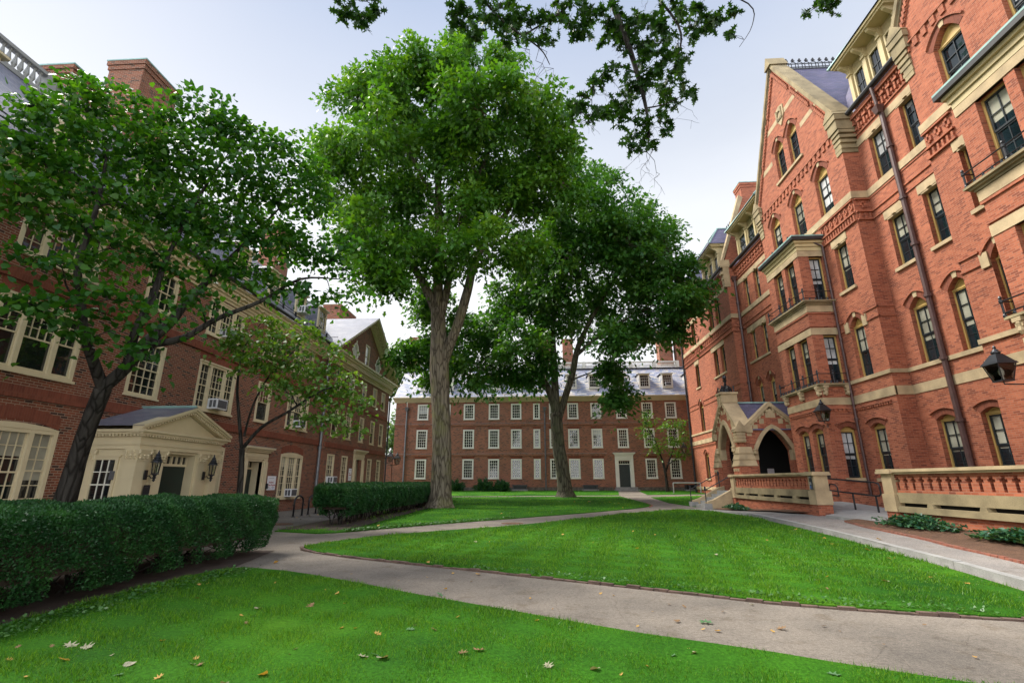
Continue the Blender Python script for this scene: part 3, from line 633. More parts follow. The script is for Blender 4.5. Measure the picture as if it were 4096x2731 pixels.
ribbon('brick_edging', [(6.35,30.4),(6.78,31.6),(6.85,33.8)], .08, -.02, lambda x, y: .04, 'brick_pave', 'brick edging round the corner of the far tree lawn', 'edging', .2, .01, .01, 7)
# ramp floor in the gap between the terrace walls
mb = MB(); V_ = [(10.3,19.3,.30),(10.3,15.9,.30),(12.6,15.9,.36),(13.3,23.2,.62),(11.0,23.2,.62),(11.0,19.6,.36)]; mb.add(V_+[(a, b, 0) for a, b, c in V_], [(0,1,2,3,4,5)]+[(i, i+6, (i+1) % 6+6, (i+1) % 6) for i in range(6)]); mb.build('ramp', 'granite'); tag(bpy.data.objects['ramp'], 'pale concrete ramp rising between the terrace walls', 'ramp', None, 'structure')
mb = MB(); mb.quad((10.75,18.9,.335),(10.75,16.2,.335),(12.3,16.2,.372),(12.3,18.9,.385)); tag(mb.build('brick_paving', 'brick_pave'), 'red brick paving at the foot of the ramp', 'paving', None, 'structure')

# grass blades
def blades(name, P, n, ofs, hgt, maxd=60, k=6.5):
    A = np.array(P); x0, y0 = A.min(0); x1, y1 = A.max(0)
    Q = RNG.random((n*6, 2))*[x1-x0, y1-y0]+[x0, y0]
    d = np.hypot(Q[:, 0], Q[:, 1]); keep = (RNG.random(len(Q)) < np.minimum(1, (k/np.maximum(d, .1))**2)) & (Q[:, 1] > 2.2) & (np.abs(Q[:, 0]+.058*Q[:, 1]) < 1.12*Q[:, 1]+.6)
    Q = Q[keep]; c = np.zeros(len(Q), bool); j = len(A)-1
    for i in range(len(A)):
        yi, yj = A[i, 1], A[j, 1]; con = (yi > Q[:, 1]) != (yj > Q[:, 1])
        with np.errstate(divide='ignore', invalid='ignore'): xi = (A[j, 0]-A[i, 0])*(Q[:, 1]-yi)/(yj-yi)+A[i, 0]
        c ^= con & (Q[:, 0] < xi); j = i
    Q = Q[c][:n]; m = len(Q); d = np.hypot(Q[:, 0], Q[:, 1])
    z = np.clip(.025*(Q[:, 1]-30), 0, .55)+ofs+.015*(np.sin(Q[:, 0]*1.7+Q[:, 1]*.6)+np.sin(Q[:, 1]*1.3-Q[:, 0]*.9))
    tuft = .75+.5*(np.sin(Q[:, 0]*5.1+Q[:, 1]*3.3)*np.sin(Q[:, 1]*4.7-Q[:, 0]*2.1))
    Pn = np.column_stack([Q, z-.01]); B = np.column_stack([RNG.normal(size=m)*.5, RNG.normal(size=m)*.5, np.ones(m)])
    Nv = np.column_stack([RNG.normal(size=(m, 2)), RNG.normal(size=m)*.2])
    h = hgt*(.55+.8*RNG.random(m))*tuft*np.clip(.8+d/25, 1, 2.2); wd = .006*np.maximum(1, d/5.5)*(.7+.6*RNG.random(m))
    o = leaves(name, Pn, B, Nv, h, BLADE, 'grass', None, wd)
    return tag(o, None, None, None, 'stuff')
for P, n, of, h, l in ((FRONT, 130000, .03, .05, 'short green grass of the near lawn'), (WEDGE, 190000, .035, .055, 'bright green grass of the middle lawn'), (TREEL, 30000, .03, .055, 'green grass under the two big oaks'), (FARL, 7000, .03, .06, 'grass strip before the far hall'), (RIGHTL, 4000, .03, .06, 'grass by the right hall'), (RFARL, 2500, .03, .06, 'grass right of the far door')):
    tag(blades('grass', P, n, of, h), l, 'grass')
# ------------------------------------------------------------ windows
def sashwin(par, pl, x0, x1, z0, z1, cols=4, rows=6, fm='white', fw=.11, y=0., sill=True, glass='glass', blind=0., bm='blind_wh', bar=.022, proud=.03, meet=.5, name='window', arched=None, sashm=None, low=None):
    """colonial sash: frame (part) > sash, pane, blind"""
    mb = MB(pl)
    mb.box(x0, x0+fw, y-proud, y+.11, z0, z1); mb.box(x1-fw, x1, y-proud, y+.11, z0, z1)
    mb.box(x0+fw, x1-fw, y-proud, y+.11, z1-fw, z1); mb.box(x0+fw, x1-fw, y-proud, y+.11, z0, z0+fw*.8)
    if sill: mb.box(x0-.03, x1+.03, y-proud-.05, y+.1, z0-.06, z0+.002)
    f = mb.build(name, fm, par)
    a0, a1, b0, b1 = x0+fw, x1-fw, z0+fw*.8, z1-fw
    zm = b0+(b1-b0)*meet; s = MB(pl); yy = y+.045
    s.box(a0, a1, yy-.02, yy+.035, zm-.022, zm+.022)
    for aa, bb, dy in ((b0, zm-.022, .02), (zm+.022, b1, 0)):
        s.box(a0, a0+.03, yy+dy-.02, yy+dy+.03, aa, bb); s.box(a1-.03, a1, yy+dy-.02, yy+dy+.03, aa, bb)
    if cols > 1:
        for i in range(1, cols):
            xx = a0+(a1-a0)*i/cols; s.box(xx-bar/2, xx+bar/2, yy-.008, yy+.03, b0 if low is None else zm, b1)
    for j in range(1, rows):
        zz = b0+(b1-b0)*j/rows
        if abs(zz-zm) < .05 or (low is not None and zz < zm): continue
        s.box(a0, a1, yy-.006, yy+.028, zz-bar/2, zz+bar/2)
    s.build('sash', sashm or fm, f)
    zb = b1-(b1-b0)*blind
    if blind < 1:
        p = MB(pl); p.quad((a0, yy+.02, b0), (a1, yy+.02, b0), (a1, yy+.02, zb), (a0, yy+.02, zb)); p.build('pane', glass, f)
    if blind > 0:
        p = MB(pl); p.quad((a0, yy+.02, zb), (a1, yy+.02, zb), (a1, yy+.02, b1), (a0, yy+.02, b1)); p.build('blind', bm, f)
    return f
def triwin(par, pl, x0, x1, z0, z1, side=.24, fm='white', crown=0., blind=(0, 0, 0), y=0., rows=6, low=None):
    """three-light window: one frame (part) > sash, pane x3"""
    fw = .1; mw = .12; w_ = x1-x0; s0 = x0+fw+w_*side-.02; s1 = x1-fw-w_*side+.02
    mb = MB(pl)
    for a, b in ((x0, x0+fw), (x1-fw, x1), (s0, s0+mw), (s1-mw, s1)): mb.box(a, b, y-.04, y+.11, z0, z1)
    for a, b in ((x0+fw, s0), (s0+mw, s1-mw), (s1, x1-fw)): mb.box(a, b, y-.035, y+.11, z1-fw, z1); mb.box(a, b, y-.035, y+.11, z0, z0+.08)
    mb.box(x0-.04, x1+.04, y-.1, y+.1, z0-.075, z0+.002)
    if crown: mb.prism(seg(x0, x1, z1+.002, z1+.03, z1+crown), y-.045, y+.1)
    else: mb.box(x0-.02, x1+.02, y-.07, y+.1, z1, z1+.07)
    f = mb.build('window', fm, par); s = MB(pl); yy = y+.045
    for k, (a, b, c) in enumerate(((x0+fw, s0, 2), (s0+mw, s1-mw, 4), (s1, x1-fw, 2))):
        b0, b1 = z0+.08, z1-fw; zm = b0+(b1-b0)*(.5 if k == 1 else .52)
        s.box(a, b, yy-.02, yy+.035, zm-.022, zm+.022); s.box(a, a+.03, yy-.018, yy+.03, b0, b1); s.box(b-.03, b, yy-.018, yy+.03, b0, b1)
        s.box(a+.03, b-.03, yy-.017, yy+.03, b0, b0+.05)
        for i in range(1, c): xx = a+(b-a)*i/c; s.box(xx-.01, xx+.01, yy-.006, yy+.03, b0+.05 if low is None else zm, b1)
        for j in range(1, rows):
            zz = b0+(b1-b0)*j/rows
            if abs(zz-zm) > .05 and (low is None or zz > zm): s.box(a, b, yy-.004, yy+.028, zz-.01, zz+.01)
        zb = b1-(b1-b0)*blind[k]
        if blind[k] < 1:
            p = MB(pl); p.quad((a, yy+.02, b0), (b, yy+.02, b0), (b, yy+.02, zb), (a, yy+.02, zb)); p.build('pane', 'glass', f)
        if blind[k] > 0:
            p = MB(pl); p.quad((a, yy+.02, zb), (b, yy+.02, zb), (b, yy+.02, b1), (a, yy+.02, b1)); p.build('blind', 'blind', f)
    s.build('sash', fm, f); return f
def dormer(par, cx, z0, z1, wd, y0, slope, fm='white', sl='slate_gr', cols=4, rows=4, blind=0., hip=.42, apron=.25):
    """roof dormer on a gambrel slope: front at y0, cheeks run back to the slope (rise per metre = slope)"""
    x0, x1 = cx-wd/2, cx+wd/2; yb = y0+(z1-z0)/slope+.1; I = T()
    mb = MB()
    mb.prism([(y0+.09, z0), (y0+.09, z1), (yb, z1)], x0, x1, 'x')
    d = mb.build('dormer', sl, par)
    f = MB(); f.box(x0-.02, x0+.12, y0, y0+.1, z0, z1); f.box(x1-.12, x1+.02, y0, y0+.1, z0, z1); f.box(x0+.12, x1-.12, y0, y0+.1, z1-.12, z1); f.box(x0+.12, x1-.12, y0, y0+.1, z0, z0+apron)
    f.box(x0-.12, x1+.12, y0-.14, y0+.1, z1, z1+.07); f.build('frame', fm, d)
    a0, a1, b0, b1 = x0+.12, x1-.12, z0+apron, z1-.12
    s = MB(); zm = (b0+b1)/2; s.box(a0, a1, y0+.03, y0+.08, zm-.02, zm+.02)
    for i in range(0, cols+1): xx = a0+(a1-a0)*i/cols; s.box(xx-.011, xx+.011, y0+.04, y0+.075, b0, b1)
    for j in range(0, rows+1):
        zz = b0+(b1-b0)*j/rows
        if abs(zz-zm) > .04: s.box(a0, a1, y0+.042, y0+.073, zz-.011, zz+.011)
    s.build('sash', fm, d)
    p = MB(); p.quad((a0, y0+.06, b0), (a1, y0+.06, b0), (a1, y0+.06, b1), (a0, y0+.06, b1)); p.build('pane', 'blind_wh' if blind else 'glass', d)
    h = MB(); e = .14; yk = y0+(z1+hip-z0)/slope+.5; pk = (cx, y0+wd*.5, z1+.07+hip); pb = (cx, yk, z1+.07+hip)
    A, B_, C_, D_ = (x0-e, y0-e, z1+.075), (x1+e, y0-e, z1+.075), (x1+e, yk, z1+.075), (x0-e, yk, z1+.075)
    h.add([A, B_, C_, D_, pk, pb], [(0, 1, 4), (1, 2, 5, 4), (3, 0, 4, 5), (2, 3, 5)]); h.build('dormer_roof', sl, d)
    return d
def chimney(par, x0, x1, y0, y1, z0, z1, m='brick_far', cap=.25, name='chimney'):
    mb = MB(); mb.box(x0, x1, y0, y1, z0, z1-cap)
    mb.box(x0-.05, x1+.05, y0-.05, y1+.05, z1-cap, z1-cap*.55); mb.box(x0-.1, x1+.1, y0-.1, y1+.1, z1-cap*.55, z1-.06)
    c = mb.build(name, m, par); k = MB(); k.box(x0-.12, x1+.12, y0-.12, y1+.12, z1-.06, z1); k.build('chimney_cap', 'copper' if m != 'brick_far' else 'stone_dk', c); return c
def balustrade(par, x0, x1, y, z0, h, n, posts, mat='white', r=.055):
    mb = MB(); mb.box(x0, x1, y-.1, y+.1, z0, z0+.16); mb.box(x0, x1, y-.13, y+.13, z0+h-.12, z0+h)
    for i in range(posts+1):
        xx = x0+(x1-x0)*i/posts; mb.box(xx-.16, xx+.16, y-.15, y+.15, z0-.02, z0+h+.03)
    b = mb.build('roof_balustrade', mat, par); k = MB()
    prof = [(r*.9, 0), (r*.9, .05), (r*.5, .1), (r*1.15, .32), (r*.95, .45), (r*.5, .75), (r*.45, .85), (r*.85, .92), (r*.85, 1)]
    hh = h-.28
    for i in range(n):
        xx = x0+(x1-x0)*(i+.5)/n; k.lathe([(a, z0+.16+t*hh) for a, t in prof], xx, y, 7)
    k.build('balusters', mat, b); return b
def downpipe(par, pts, r, mat, coll=(), head=None, name='downpipe'):
    mb = MB(); mb.tube(pts, r, 8)
    for p in coll: mb.tube([(p[0], p[1], p[2]-.06), (p[0], p[1], p[2]+.06)], r*1.45, 8); mb.box(p[0]-.02, p[0]+.02, p[1], p[1]+.2, p[2]-.02, p[2]+.02)
    if head: x, y, z, s = head; mb.add([(x-s*.6,y-s*.6,z),(x+s*.6,y-s*.6,z),(x+s*.6,y+s*.6,z),(x-s*.6,y+s*.6,z),(x-s,y-s,z+s*2),(x+s,y-s,z+s*2),(x+s,y+s,z+s*2),(x-s,y+s,z+s*2)],[(0,3,2,1),(4,5,6,7),(0,1,5,4),(1,2,6,5),(2,3,7,6),(3,0,4,7)])
    return mb.build(name, mat, par, False)
def doorcase(par, x0, x1, z0, zt, zh, y=0., m='white', proud=.14, tr=.3, door='door_gr', rec=.3, lights=5, hood=.28, fw=.3, left_open=False):
    """classical door surround: x0..x1 outer, opening inside; zt top of opening, zh top of hood"""
    a0, a1 = x0+fw, x1-fw; mb = MB()
    for a, b in ((x0, a0), (a1, x1)):
        mb.box(a, b, y-proud*.5, y+.05, z0, zt+.1); mb.box(a+.05, b-.05, y-proud, y-proud*.5, z0+.02, zt)
    mb.box(x0, x1, y-proud*.55, y+.05, zt+.1, zh-hood); mb.box(x0+.03, x1-.03, y-proud*.8, y-proud*.55, zt+.2, zh-hood-.05)
    for k, (e, dz) in enumerate(((.04, 0), (.11, .08), (.19, .16))): mb.box(x0-e, x1+e, y-proud-e, y+.05, zh-hood+dz, zh-hood+dz+.08)
    mb.box(a0, a0+.06, y-.02, y+rec, z0, zt+.1); mb.box(a1-.06, a1, y-.02, y+rec, z0, zt+.1); mb.box(a0+.06, a1-.06, y-.02, y+rec, zt, zt+.1)
    f = mb.build('doorway', m, par); lead = MB(); lead.box(x0-.2, x1+.2, y-proud-.2, y+.02, zh-hood+.241, zh-hood+.262); lead.build('hood_flashing', 'granite', f)
    b0, b1 = a0+.06, a1-.06; zd = zt-tr
    d = MB(); d.box(b0, b1, y+rec-.06, y+rec, z0, zd-.05); n = 2
    for i in range(n):
        for za, zb in ((z0+.2, z0+.75), (z0+.9, z0+1.35), (z0+1.5, zd-.25)):
            xa = b0+(b1-b0)*(i+.12)/n; xb = b0+(b1-b0)*(i+.88)/n
            for q in ((xa, xa+.025, za, zb), (xb-.025, xb, za, zb), (xa+.025, xb-.025, za, za+.025), (xa+.025, xb-.025, zb-.025, zb)): d.box(q[0], q[1], y+rec-.078, y+rec-.06, q[2], q[3])
    d.build('door', door, f)
    t = MB(); t.box(b0, b1, y+rec-.09, y+rec, zd-.05, zd+.03)
    for i in range(lights+1): xx = b0+(b1-b0)*i/lights; t.box(xx-.015, xx+.015, y+rec-.07, y+rec, zd+.03, zt)
    t.build('transom', m, f); g = MB(); g.quad((b0, y+rec-.03, zd+.03), (b1, y+rec-.03, zd+.03), (b1, y+rec-.03, zt), (b0, y+rec-.03, zt)); g.build('transom_pane', 'glass', f)
    return f
def cornice(mb, x0, x1, z0, z1, out, y=0., steps=5, dent=0.):
    for i in range(steps):
        e = out*((i+1)/steps)**1.2; mb.box(x0-(.0), x1, y-e, y+.06, z0+(z1-z0)*i/steps, z0+(z1-z0)*(i+1)/steps)
    if dent:
        x = x0+.05
        while x < x1-dent: mb.box(x, x+dent*.5, y-out*.62, y-out*.2, z0+(z1-z0)*.32, z0+(z1-z0)*.46); x += dent

# ------------------------------------------------------------ far hall (faces the camera across the court)
far = empty('brick_hall', 'long three storey red brick hall with slate gambrel roof across the lawn', 'building', (0, 52, 0), 0)
X0, X1 = -15.72, 22.0; I = T()
cols = [(-13.3, -12.12), (-10.85, -9.7), (-8.26, -7.08), (-5.54, -4.39), (-3.14, -2.02), (-.76, -.04), (.94, 1.66), (2.9, 4.05), (5.35, 6.47), (8.03, 9.16), (10.73, 11.88), (13.18, 14.33), (16.0, 17.15)]
rowz = [(1.75, 3.72), (4.84, 6.79), (7.87, 9.53)]
holes = []; LN_ = []
for i, (a, b) in enumerate(cols):
    for j, (c, d) in enumerate(rowz):
        if i == 9 and j == 0: continue
        holes.append(rect(a+.02, b-.02, c+.02, d-.02))
        if j < 2 or True:
            h = .26 if j < 2 else .2
            LN_.append([(a, d+.002), (b, d+.002), (b+.12, d+h), (a-.12, d+h)])
holes.append(rect(8.0, 9.15, .9, 3.47))
wl = MB(); wl.wall(rect(X0, X1, -.2, 9.85), holes, .14)
wl.quad((X0, 0, -.2), (X0, 0, 9.85), (X0, 9, 9.85), (X0, 9, -.2)); wl.quad((X1, 0, -.2), (X1, 9, -.2), (X1, 9, 9.85), (X1, 0, 9.85)); wl.quad((X0, 9, -.2), (X0, 9, 9.85), (X1, 9, 9.85), (X1, 9, -.2))
wl.quad((X0, 0, 9.85), (X0, 9, 9.85), (X0, 6.5, 15.2), (X0, 3.95, 14.0)) 
wl.build('wall', 'brick_far', far)
for q_ in LN_: lint = MB(); lint.prism(q_, -.006, .05); lint.build('flat_arch', 'brick_arch', far)
for (z, h) in ((4.05, .2), (7.2, .2)):
    for a, b in ((X0-.05, 6.85), (10.25, X1)) if z < 5 else ((X0-.05, X1),):
        mb = MB(); mb.box(a, b, -.07, .05, z, z+h); s_ = mb.build('belt_course', 'brick_far', far); mb = MB(); mb.box(a, b, -.09, .04, z+h+.001, z+h+.03); mb.build('ledge', 'granite', s_)
mb = MB(); mb.box(X0-.05, 7.55, -.08, .05, .9, 1.2); mb.box(9.55, X1, -.08, .05, .9, 1.2); mb.build('plinth', 'brick_far', far)
mb = MB(); mb.box(X0-.09, 7.3, -.13, .05, -.3, .9); mb.box(9.8, X1, -.13, .05, -.3, .9); mb.build('foundation', 'rubble', far)
bl = {(0, 2): .62, (3, 0): 0, (7, 1): .0, (8, 1): .3, (9, 2): .3}
for i, (a, b) in enumerate(cols):
    for j, (c, d) in enumerate(rowz):
        if i == 9 and j == 0: continue
        n_ = i in (5, 6)
        sashwin(far, None, a, b, c, d, 2 if n_ else 4, 5 if j == 2 else 6, 'white', .15, -.0, blind=bl.get((i, j), 0), bar=.036, meet=.4 if j == 2 else .5)
doorcase(far, 7.62, 9.5, .9, 3.5, 4.35, 0, 'white', .14, .32, rec=.25, fw=.32)
mb = MB(); mb.box(7.5, 9.7, -.45, .1, .68, .9); mb.box(7.35, 9.85, -.85, .1, .45, .68); mb.build('door_step', 'granite', far)
cn = MB(); cornice(cn, X0-.2, X1, 9.72, 10.16, .42, 0, 6); cn.box(X0-.25, X1, -.5, -.3, 10.16, 10.24); cn.build('cornice', 'cream', far)
rf = MB(); rf.quad((X0-.18, -.46, 10.2), (X1, -.46, 10.2), (X1, 3.5, 14.0), (X0-.18, 3.5, 14.0)); rf.quad((X0-.18, 3.5, 14.0), (X1, 3.5, 14.0), (X1, 7, 15.4), (X0-.18, 7, 15.4)); rf.quad((X1, 12, 10.2), (X0-.18, 12, 10.2), (X0-.18, 7, 15.4), (X1, 7, 15.4))
roof = rf.build('roof', 'slate_gr', far); mb = MB(); mb.box(X0-.2, X1, 3.3, 3.55, 13.98, 14.06); mb.build('roof_flashing', 'gutter', roof)
for k, (cx, b) in enumerate(((-12.65, 1), (-10.1, 0), (-7.45, 0), (-4.92, 0), (-2.52, 0), (.42, 0), (3.45, 0), (5.9, 0), (8.6, 0), (11.35, 0), (13.8, 0), (16.4, 0))):
    dormer(far, cx, 11.1, 12.68, 1.1, .86-.46+.0, .96, blind=b)
balustrade(far, -11.0, 16.0, 3.75, 13.98, .92, 190, 10, r=.05)
chimney(far, -16.0, -15.0, 5.0, 6.7, 13, 18.7); chimney(far, -.2, 1.6, 5.2, 6.6, 14, 18.4); chimney(far, 2.9, 4.1, 5.2, 6.6, 14, 18.2); chimney(far, 14.35, 15.95, 5, 6.4, 14, 18.9); chimney(far, 16.35, 18.6, 4.4, 6, 13.4, 18.4)
downpipe(far, [(-14.45, -.12, .5), (-14.45, -.12, 8.9)], .085, 'pipe_gr', [(-14.45, -.12, 4.0), (-14.45, -.12, 7.1), (-14.45, -.12, 1.2)], (-14.45, -.2, 8.8, .2)); downpipe(far, [(-14.45, -.12, 9.1), (-14.45, -.25, 9.75)], .05, 'white')
downpipe(far, [(.47, -.12, .5), (.47, -.12, 8.9)], .08, 'pipe_gr', [(.47, -.12, 3.9), (.47, -.12, 7.0)], (.47, -.2, 8.7, .2))
for xa in (-2.95, 4.2, 14.4):
    mb = MB(); mb.box(xa, xa+1.5, -.95, -.14, .98, 1.12); mb.box(xa+.05, xa+.12, -.9, -.14, .7, .98); mb.box(xa+1.38, xa+1.45, -.9, -.14, .7, .98); mb.box(xa+.12, xa+1.38, -.5, -.14, .65, .98); q = mb.build('cellar_hatch', 'sash_dk', far)
    mb = MB(); mb.box(xa-.05, xa+1.55, -1.0, -.14, .45, .7); mb.build('hatch_kerb', 'granite', q)

# ------------------------------------------------------------ left hall
left = empty('brick_hall', 'dark red brick hall with cream portico and pedimented end on the left', 'building', (-13.7, 0, 0), pi/2)
GP = -.3      # the pedimented end stands .3 m proud
def gx(v): return v*.978
def gzz(v): return 1.5+(v-1.5)*.978
TW = [(10.75, 13.15), (18.27, 20.68), (25.43, 27.83)]; SW = [(15.0, 16.42), (22.5, 23.7)]
TW0 = [(3.2, 5.6)]+TW
holes = []; jobs = []
for a, b in TW0:
    holes += [rect(a+.02, b-.02, 4.32, 6.2), rect(a+.02, b-.02, 7.42, 8.92), seg(a+.02, b-.02, .66, 2.82, 2.98)]
for a, b in SW: holes += [rect(a+.02, b-.02, 4.32, 6.2), rect(a+.02, b-.02, 7.42, 8.92)]
holes.append(rect(22.42, 23.76, 0, 2.42)); holes.append(rect(14.6, 17.1, 0.1, 2.2))
wl = MB(); wl.wall(rect(-2, 29.9, -.2, 9.9), holes, .16)
wl.quad((-2, 0, -.2), (-2, 12, -.2), (-2, 12, 9.9), (-2, 0, 9.9)); wl.quad((29.9, 12, -.2), (-2, 12, -.2), (-2, 12, 9.9), (29.9, 12, 9.9))
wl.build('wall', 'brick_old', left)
# pedimented end
G0, G1 = gx(30.35), gx(43.0)
gw_ = lambda a, b: (gx(a), gx(b))
gtop = [(31.25, 32.3), (33.6, 34.65), (36.22, 37.18), (38.67, 39.7), (40.86, 41.88)]
gbot = [(31.13, 32.28), (33.46, 34.55), (38.55, 39.59), (40.8, 41.8)]
apx, apz = (G0+G1)/2, 13.55; ez = gzz(9.95)
holes = [rect(*[gx(v) for v in p], gzz(7.4), gzz(8.9)) for p in gtop]+[rect(*[gx(v) for v in p], gzz(4.36), gzz(6.2)) for p in gtop]+[rect(*[gx(v) for v in p], gzz(1.32), gzz(3.2)) for p in gbot]+[rect(gx(35.95), gx(37.1), .2, gzz(3.05)), rect(gx(36.22), gx(37.2), gzz(10.13), gzz(11.95))]
ov = []
for c in (34.25, 39.32): ov.append([(gx(c)+.52*cos(2*pi*k/20), gzz(10.8)+.62*sin(2*pi*k/20)) for k in range(20)])
wl = MB(T(0, GP)); wl.wall([(G0, -.2), (G1, -.2), (G1, ez), (apx, apz), (G0, ez)], holes+ov, .2)
wl.quad((G0, 0, -.2), (G0, 0, ez), (G0, .3, ez), (G0, .3, -.2)); wl.quad((G1, 0, -.2), (G1, 12, -.2), (G1, 12, ez), (G1, 0, ez)); wl.quad((G1, 12, -.2), (G0, 12, -.2), (G0, 12, ez), (G1, 12, ez))
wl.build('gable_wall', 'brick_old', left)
gp = T(0, GP)
for k, p in enumerate(gtop): 
    a, b = gx(p[0]), gx(p[1])
    sashwin(left, gp, a, b, gzz(7.4), gzz(8.9), 3, 4, 'cream', .1, 0.02, low=1, blind=(.45 if k >= 2 else 0), bm='blind_wh'); sashwin(left, gp, a, b, gzz(4.36), gzz(6.2), 3, 4, 'cream', .1, 0.02, low=1)
for k, p in enumerate(gbot): sashwin(left, gp, gx(p[0]), gx(p[1]), gzz(1.32), gzz(3.2), 3, 6, 'cream', .1, .02, blind=.35 if k == 0 else 0, bm='blind')
sashwin(left, gp, gx(36.22), gx(37.2), gzz(10.13), gzz(11.95), 1, 2, 'cream', .1, .02, blind=.72, bm='blind_wh')
dd = doorcase(left, gx(35.6), gx(37.72), .1, gzz(3.05), gzz(3.76), GP, 'cream', .12, .35, fw=.33, rec=.5)
for c in (34.25, 39.32):
    x, z = gx(c), gzz(10.8); mb = MB(gp); ring = [(x+.56*cos(2*pi*k/24), z+.66*sin(2*pi*k/24)) for k in range(24)]
    for k in range(24):
        a, b = ring[k], ring[(k+1) % 24]; q = lambda p, f: (x+(p[0]-x)*f, z+(p[1]-z)*f)
        mb.prism([a, b, q(b, .84), q(a, .84)], -.03, .1)
    o = mb.build('oval_window', 'white', left); p_ = MB(gp); p_.add([(x+.47*cos(2*pi*k/24), .08, z+.56*sin(2*pi*k/24)) for k in range(24)], [tuple(range(24))]); p_.build('pane', 'blind_wh', o)
    s_ = MB(gp)
    for k in range(4): a = pi*k/4+pi/8; s_.tube([(x-.46*cos(a), .06, z-.55*sin(a)), (x+.46*cos(a), .06, z+.55*sin(a))], .014, 4)
    s_.build('sash', 'white', o); ks = MB(gp)
    for a in (0, pi/2, pi, 3*pi/2): 
        cx, cz = x+.63*cos(a), z+.74*sin(a); ks.box(cx-.09, cx+.09, -.05, .05, cz-.1, cz+.1)
    ks.build('keystones', 'white', o); r_ = MB(gp)
    for k in range(28):
        a0, a1 = 2*pi*k/28, 2*pi*(k+1)/28; pt = lambda a, f: (x+.56*f*cos(a), z+.66*f*sin(a)); r_.prism([pt(a0, 1.01), pt(a1, 1.01), pt(a1, 1.32), pt(a0, 1.32)], -.008, .04)
    r_.build('brick_ring', 'brick_arch', o)
for z in (3.62, 6.62):
    mb = MB(); mb.box(-2, 29.6, -.07, .05, z, z+.32); mb.build('belt_course', 'brick_arch', left)
    mb = MB(gp); mb.box(G0+.25, G1-.25, -.07, .05, gzz(z), gzz(z)+.3); mb.build('belt_course', 'brick_arch', left)
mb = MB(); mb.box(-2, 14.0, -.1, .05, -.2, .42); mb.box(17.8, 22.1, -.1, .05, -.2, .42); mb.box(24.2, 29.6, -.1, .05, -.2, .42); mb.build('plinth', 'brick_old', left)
for a, b in TW0:
    lint = MB(); lint.prism([(a, 6.29), (b, 6.29), (b+.1, 6.61), (a-.1, 6.61)], -.008, .05); lint.build('flat_arch', 'brick_arch', left); lint = MB()
    top = seg(a, b, 2.9, 2.9, 3.08)[2:]; up = [(x, z+.33) for x, z in top]
    for i in range(len(top)-1): lint.prism([top[i+1], top[i], up[i], up[i+1]], -.012, .05)
    lint.build('window_arch', 'brick_arch', left)
for a, b in SW: lint = MB(); lint.prism([(a, 6.24), (b, 6.24), (b+.1, 6.61), (a-.1, 6.61)], -.008, .05); lint.build('flat_arch', 'brick_arch', left)
for k, (a, b) in enumerate(TW0):
    triwin(left, None, a, b, .65, 2.85, crown=.15, fm='cream', blind=((.1, .5, 0), (.6, .3, .6), (.3, 0, .3), (.25, .3, 0))[k]); triwin(left, None, a, b, 4.3, 6.2, fm='cream', low=1 if k != 2 else None); triwin(left, None, a, b, 7.4, 8.9, fm='cream', rows=4)
for k, (a, b) in enumerate(SW):
    sashwin(left, None, a, b, 4.3, 6.22, 4, 6, 'cream', .12, blind=.5 if k else 0, bm='curtain' if k else 'blind', low=1 if k else None); sashwin(left, None, a, b, 7.4, 8.92, 4, 4, 'cream', .12)
doorcase(left, 22.12, 24.12, 0, 2.42, 3.12, 0, 'cream', .14, .3, fw=.3, rec=.55)
cn = MB(); cornice(cn, -2, 29.9, 9.05, 9.8, .5, 0, 6)
x = 0
while x < 29.5: cn.box(x, x+.1, -.42, -.12, 9.38, 9.46); x += .55
cn.build('cornice', 'cream', left)
mb = MB(); mb.tube([(-2, -.58, 9.86), (29.6, -.58, 9.86)], .09, 8); mb.build('gutter', 'gutter', left)
# pediment: level cornice and raking eaves
pc = MB(gp); cornice(pc, G0-.35, G1+.45, gzz(9.1), gzz(9.95), .62, 0, 6, .2)
pc.build('pediment_cornice', 'cream', left)
rk = MB(gp); sl_ = (apz-ez)/(apx-G0); LL = hypot(apx-G0, apz-ez)
for sgn in (-1, 1):
    e0 = (apx+sgn*(apx-G0+.62), ez-.62*sl_+.12); e1 = (apx, apz+.12)
    for k, (o_, t0, t1) in enumerate(((.72, .16, .30), (.6, .05, .16), (.34, -.12, .05), (.12, -.3, -.12))):
        rk.prism([(e0[0], e0[1]+t0), (e1[0], e1[1]+t0), (e1[0], e1[1]+t1), (e0[0], e0[1]+t1)], -o_, .05)
    n_ = 24
    for i in range(n_):
        t = (i+.5)/n_; cx = e0[0]+(e1[0]-e0[0])*t; cz = e0[1]+(e1[1]-e0[1])*t; rk.box(cx-.06, cx+.06, -.5, -.33, cz-.1, cz+.04)
rk.build('raking_cornice', 'cream', left)
rr = MB(gp); E0x, E1x = apx-(apx-G0+.72), apx+(apx-G0+.72); zE = ez-.72*sl_+.43; zA = apz+.43
rr.quad((E0x, -.76, zE), (apx, -.76, zA), (apx, 12, zA), (E0x, 12, zE)); rr.quad((apx, -.76, zA), (E1x, -.76, zE), (E1x, 12, zE), (apx, 12, zA))
gr_ = rr.build('gable_roof', 'slate_bl', left)
sg = MB(gp)
for t in (.5, .75): sg.tube([(E0x+1.1, t*2-.4, zE+1.1*sl_+.12+.0), (E0x+1.1, 3.4, zE+1.1*sl_+.12)], .02, 5)
for y in (.5, 1.5, 2.5): sg.box(E0x+1.06, E0x+1.14, y, y+.05, zE+1.0*sl_, zE+1.1*sl_+.3)
sg.tube([(E0x+1.1, -.1, zE+1.1*sl_+.26), (E0x+1.1, 3.2, zE+1.1*sl_+.26)], .02, 5); sg.build('snow_guard', 'black', gr_)
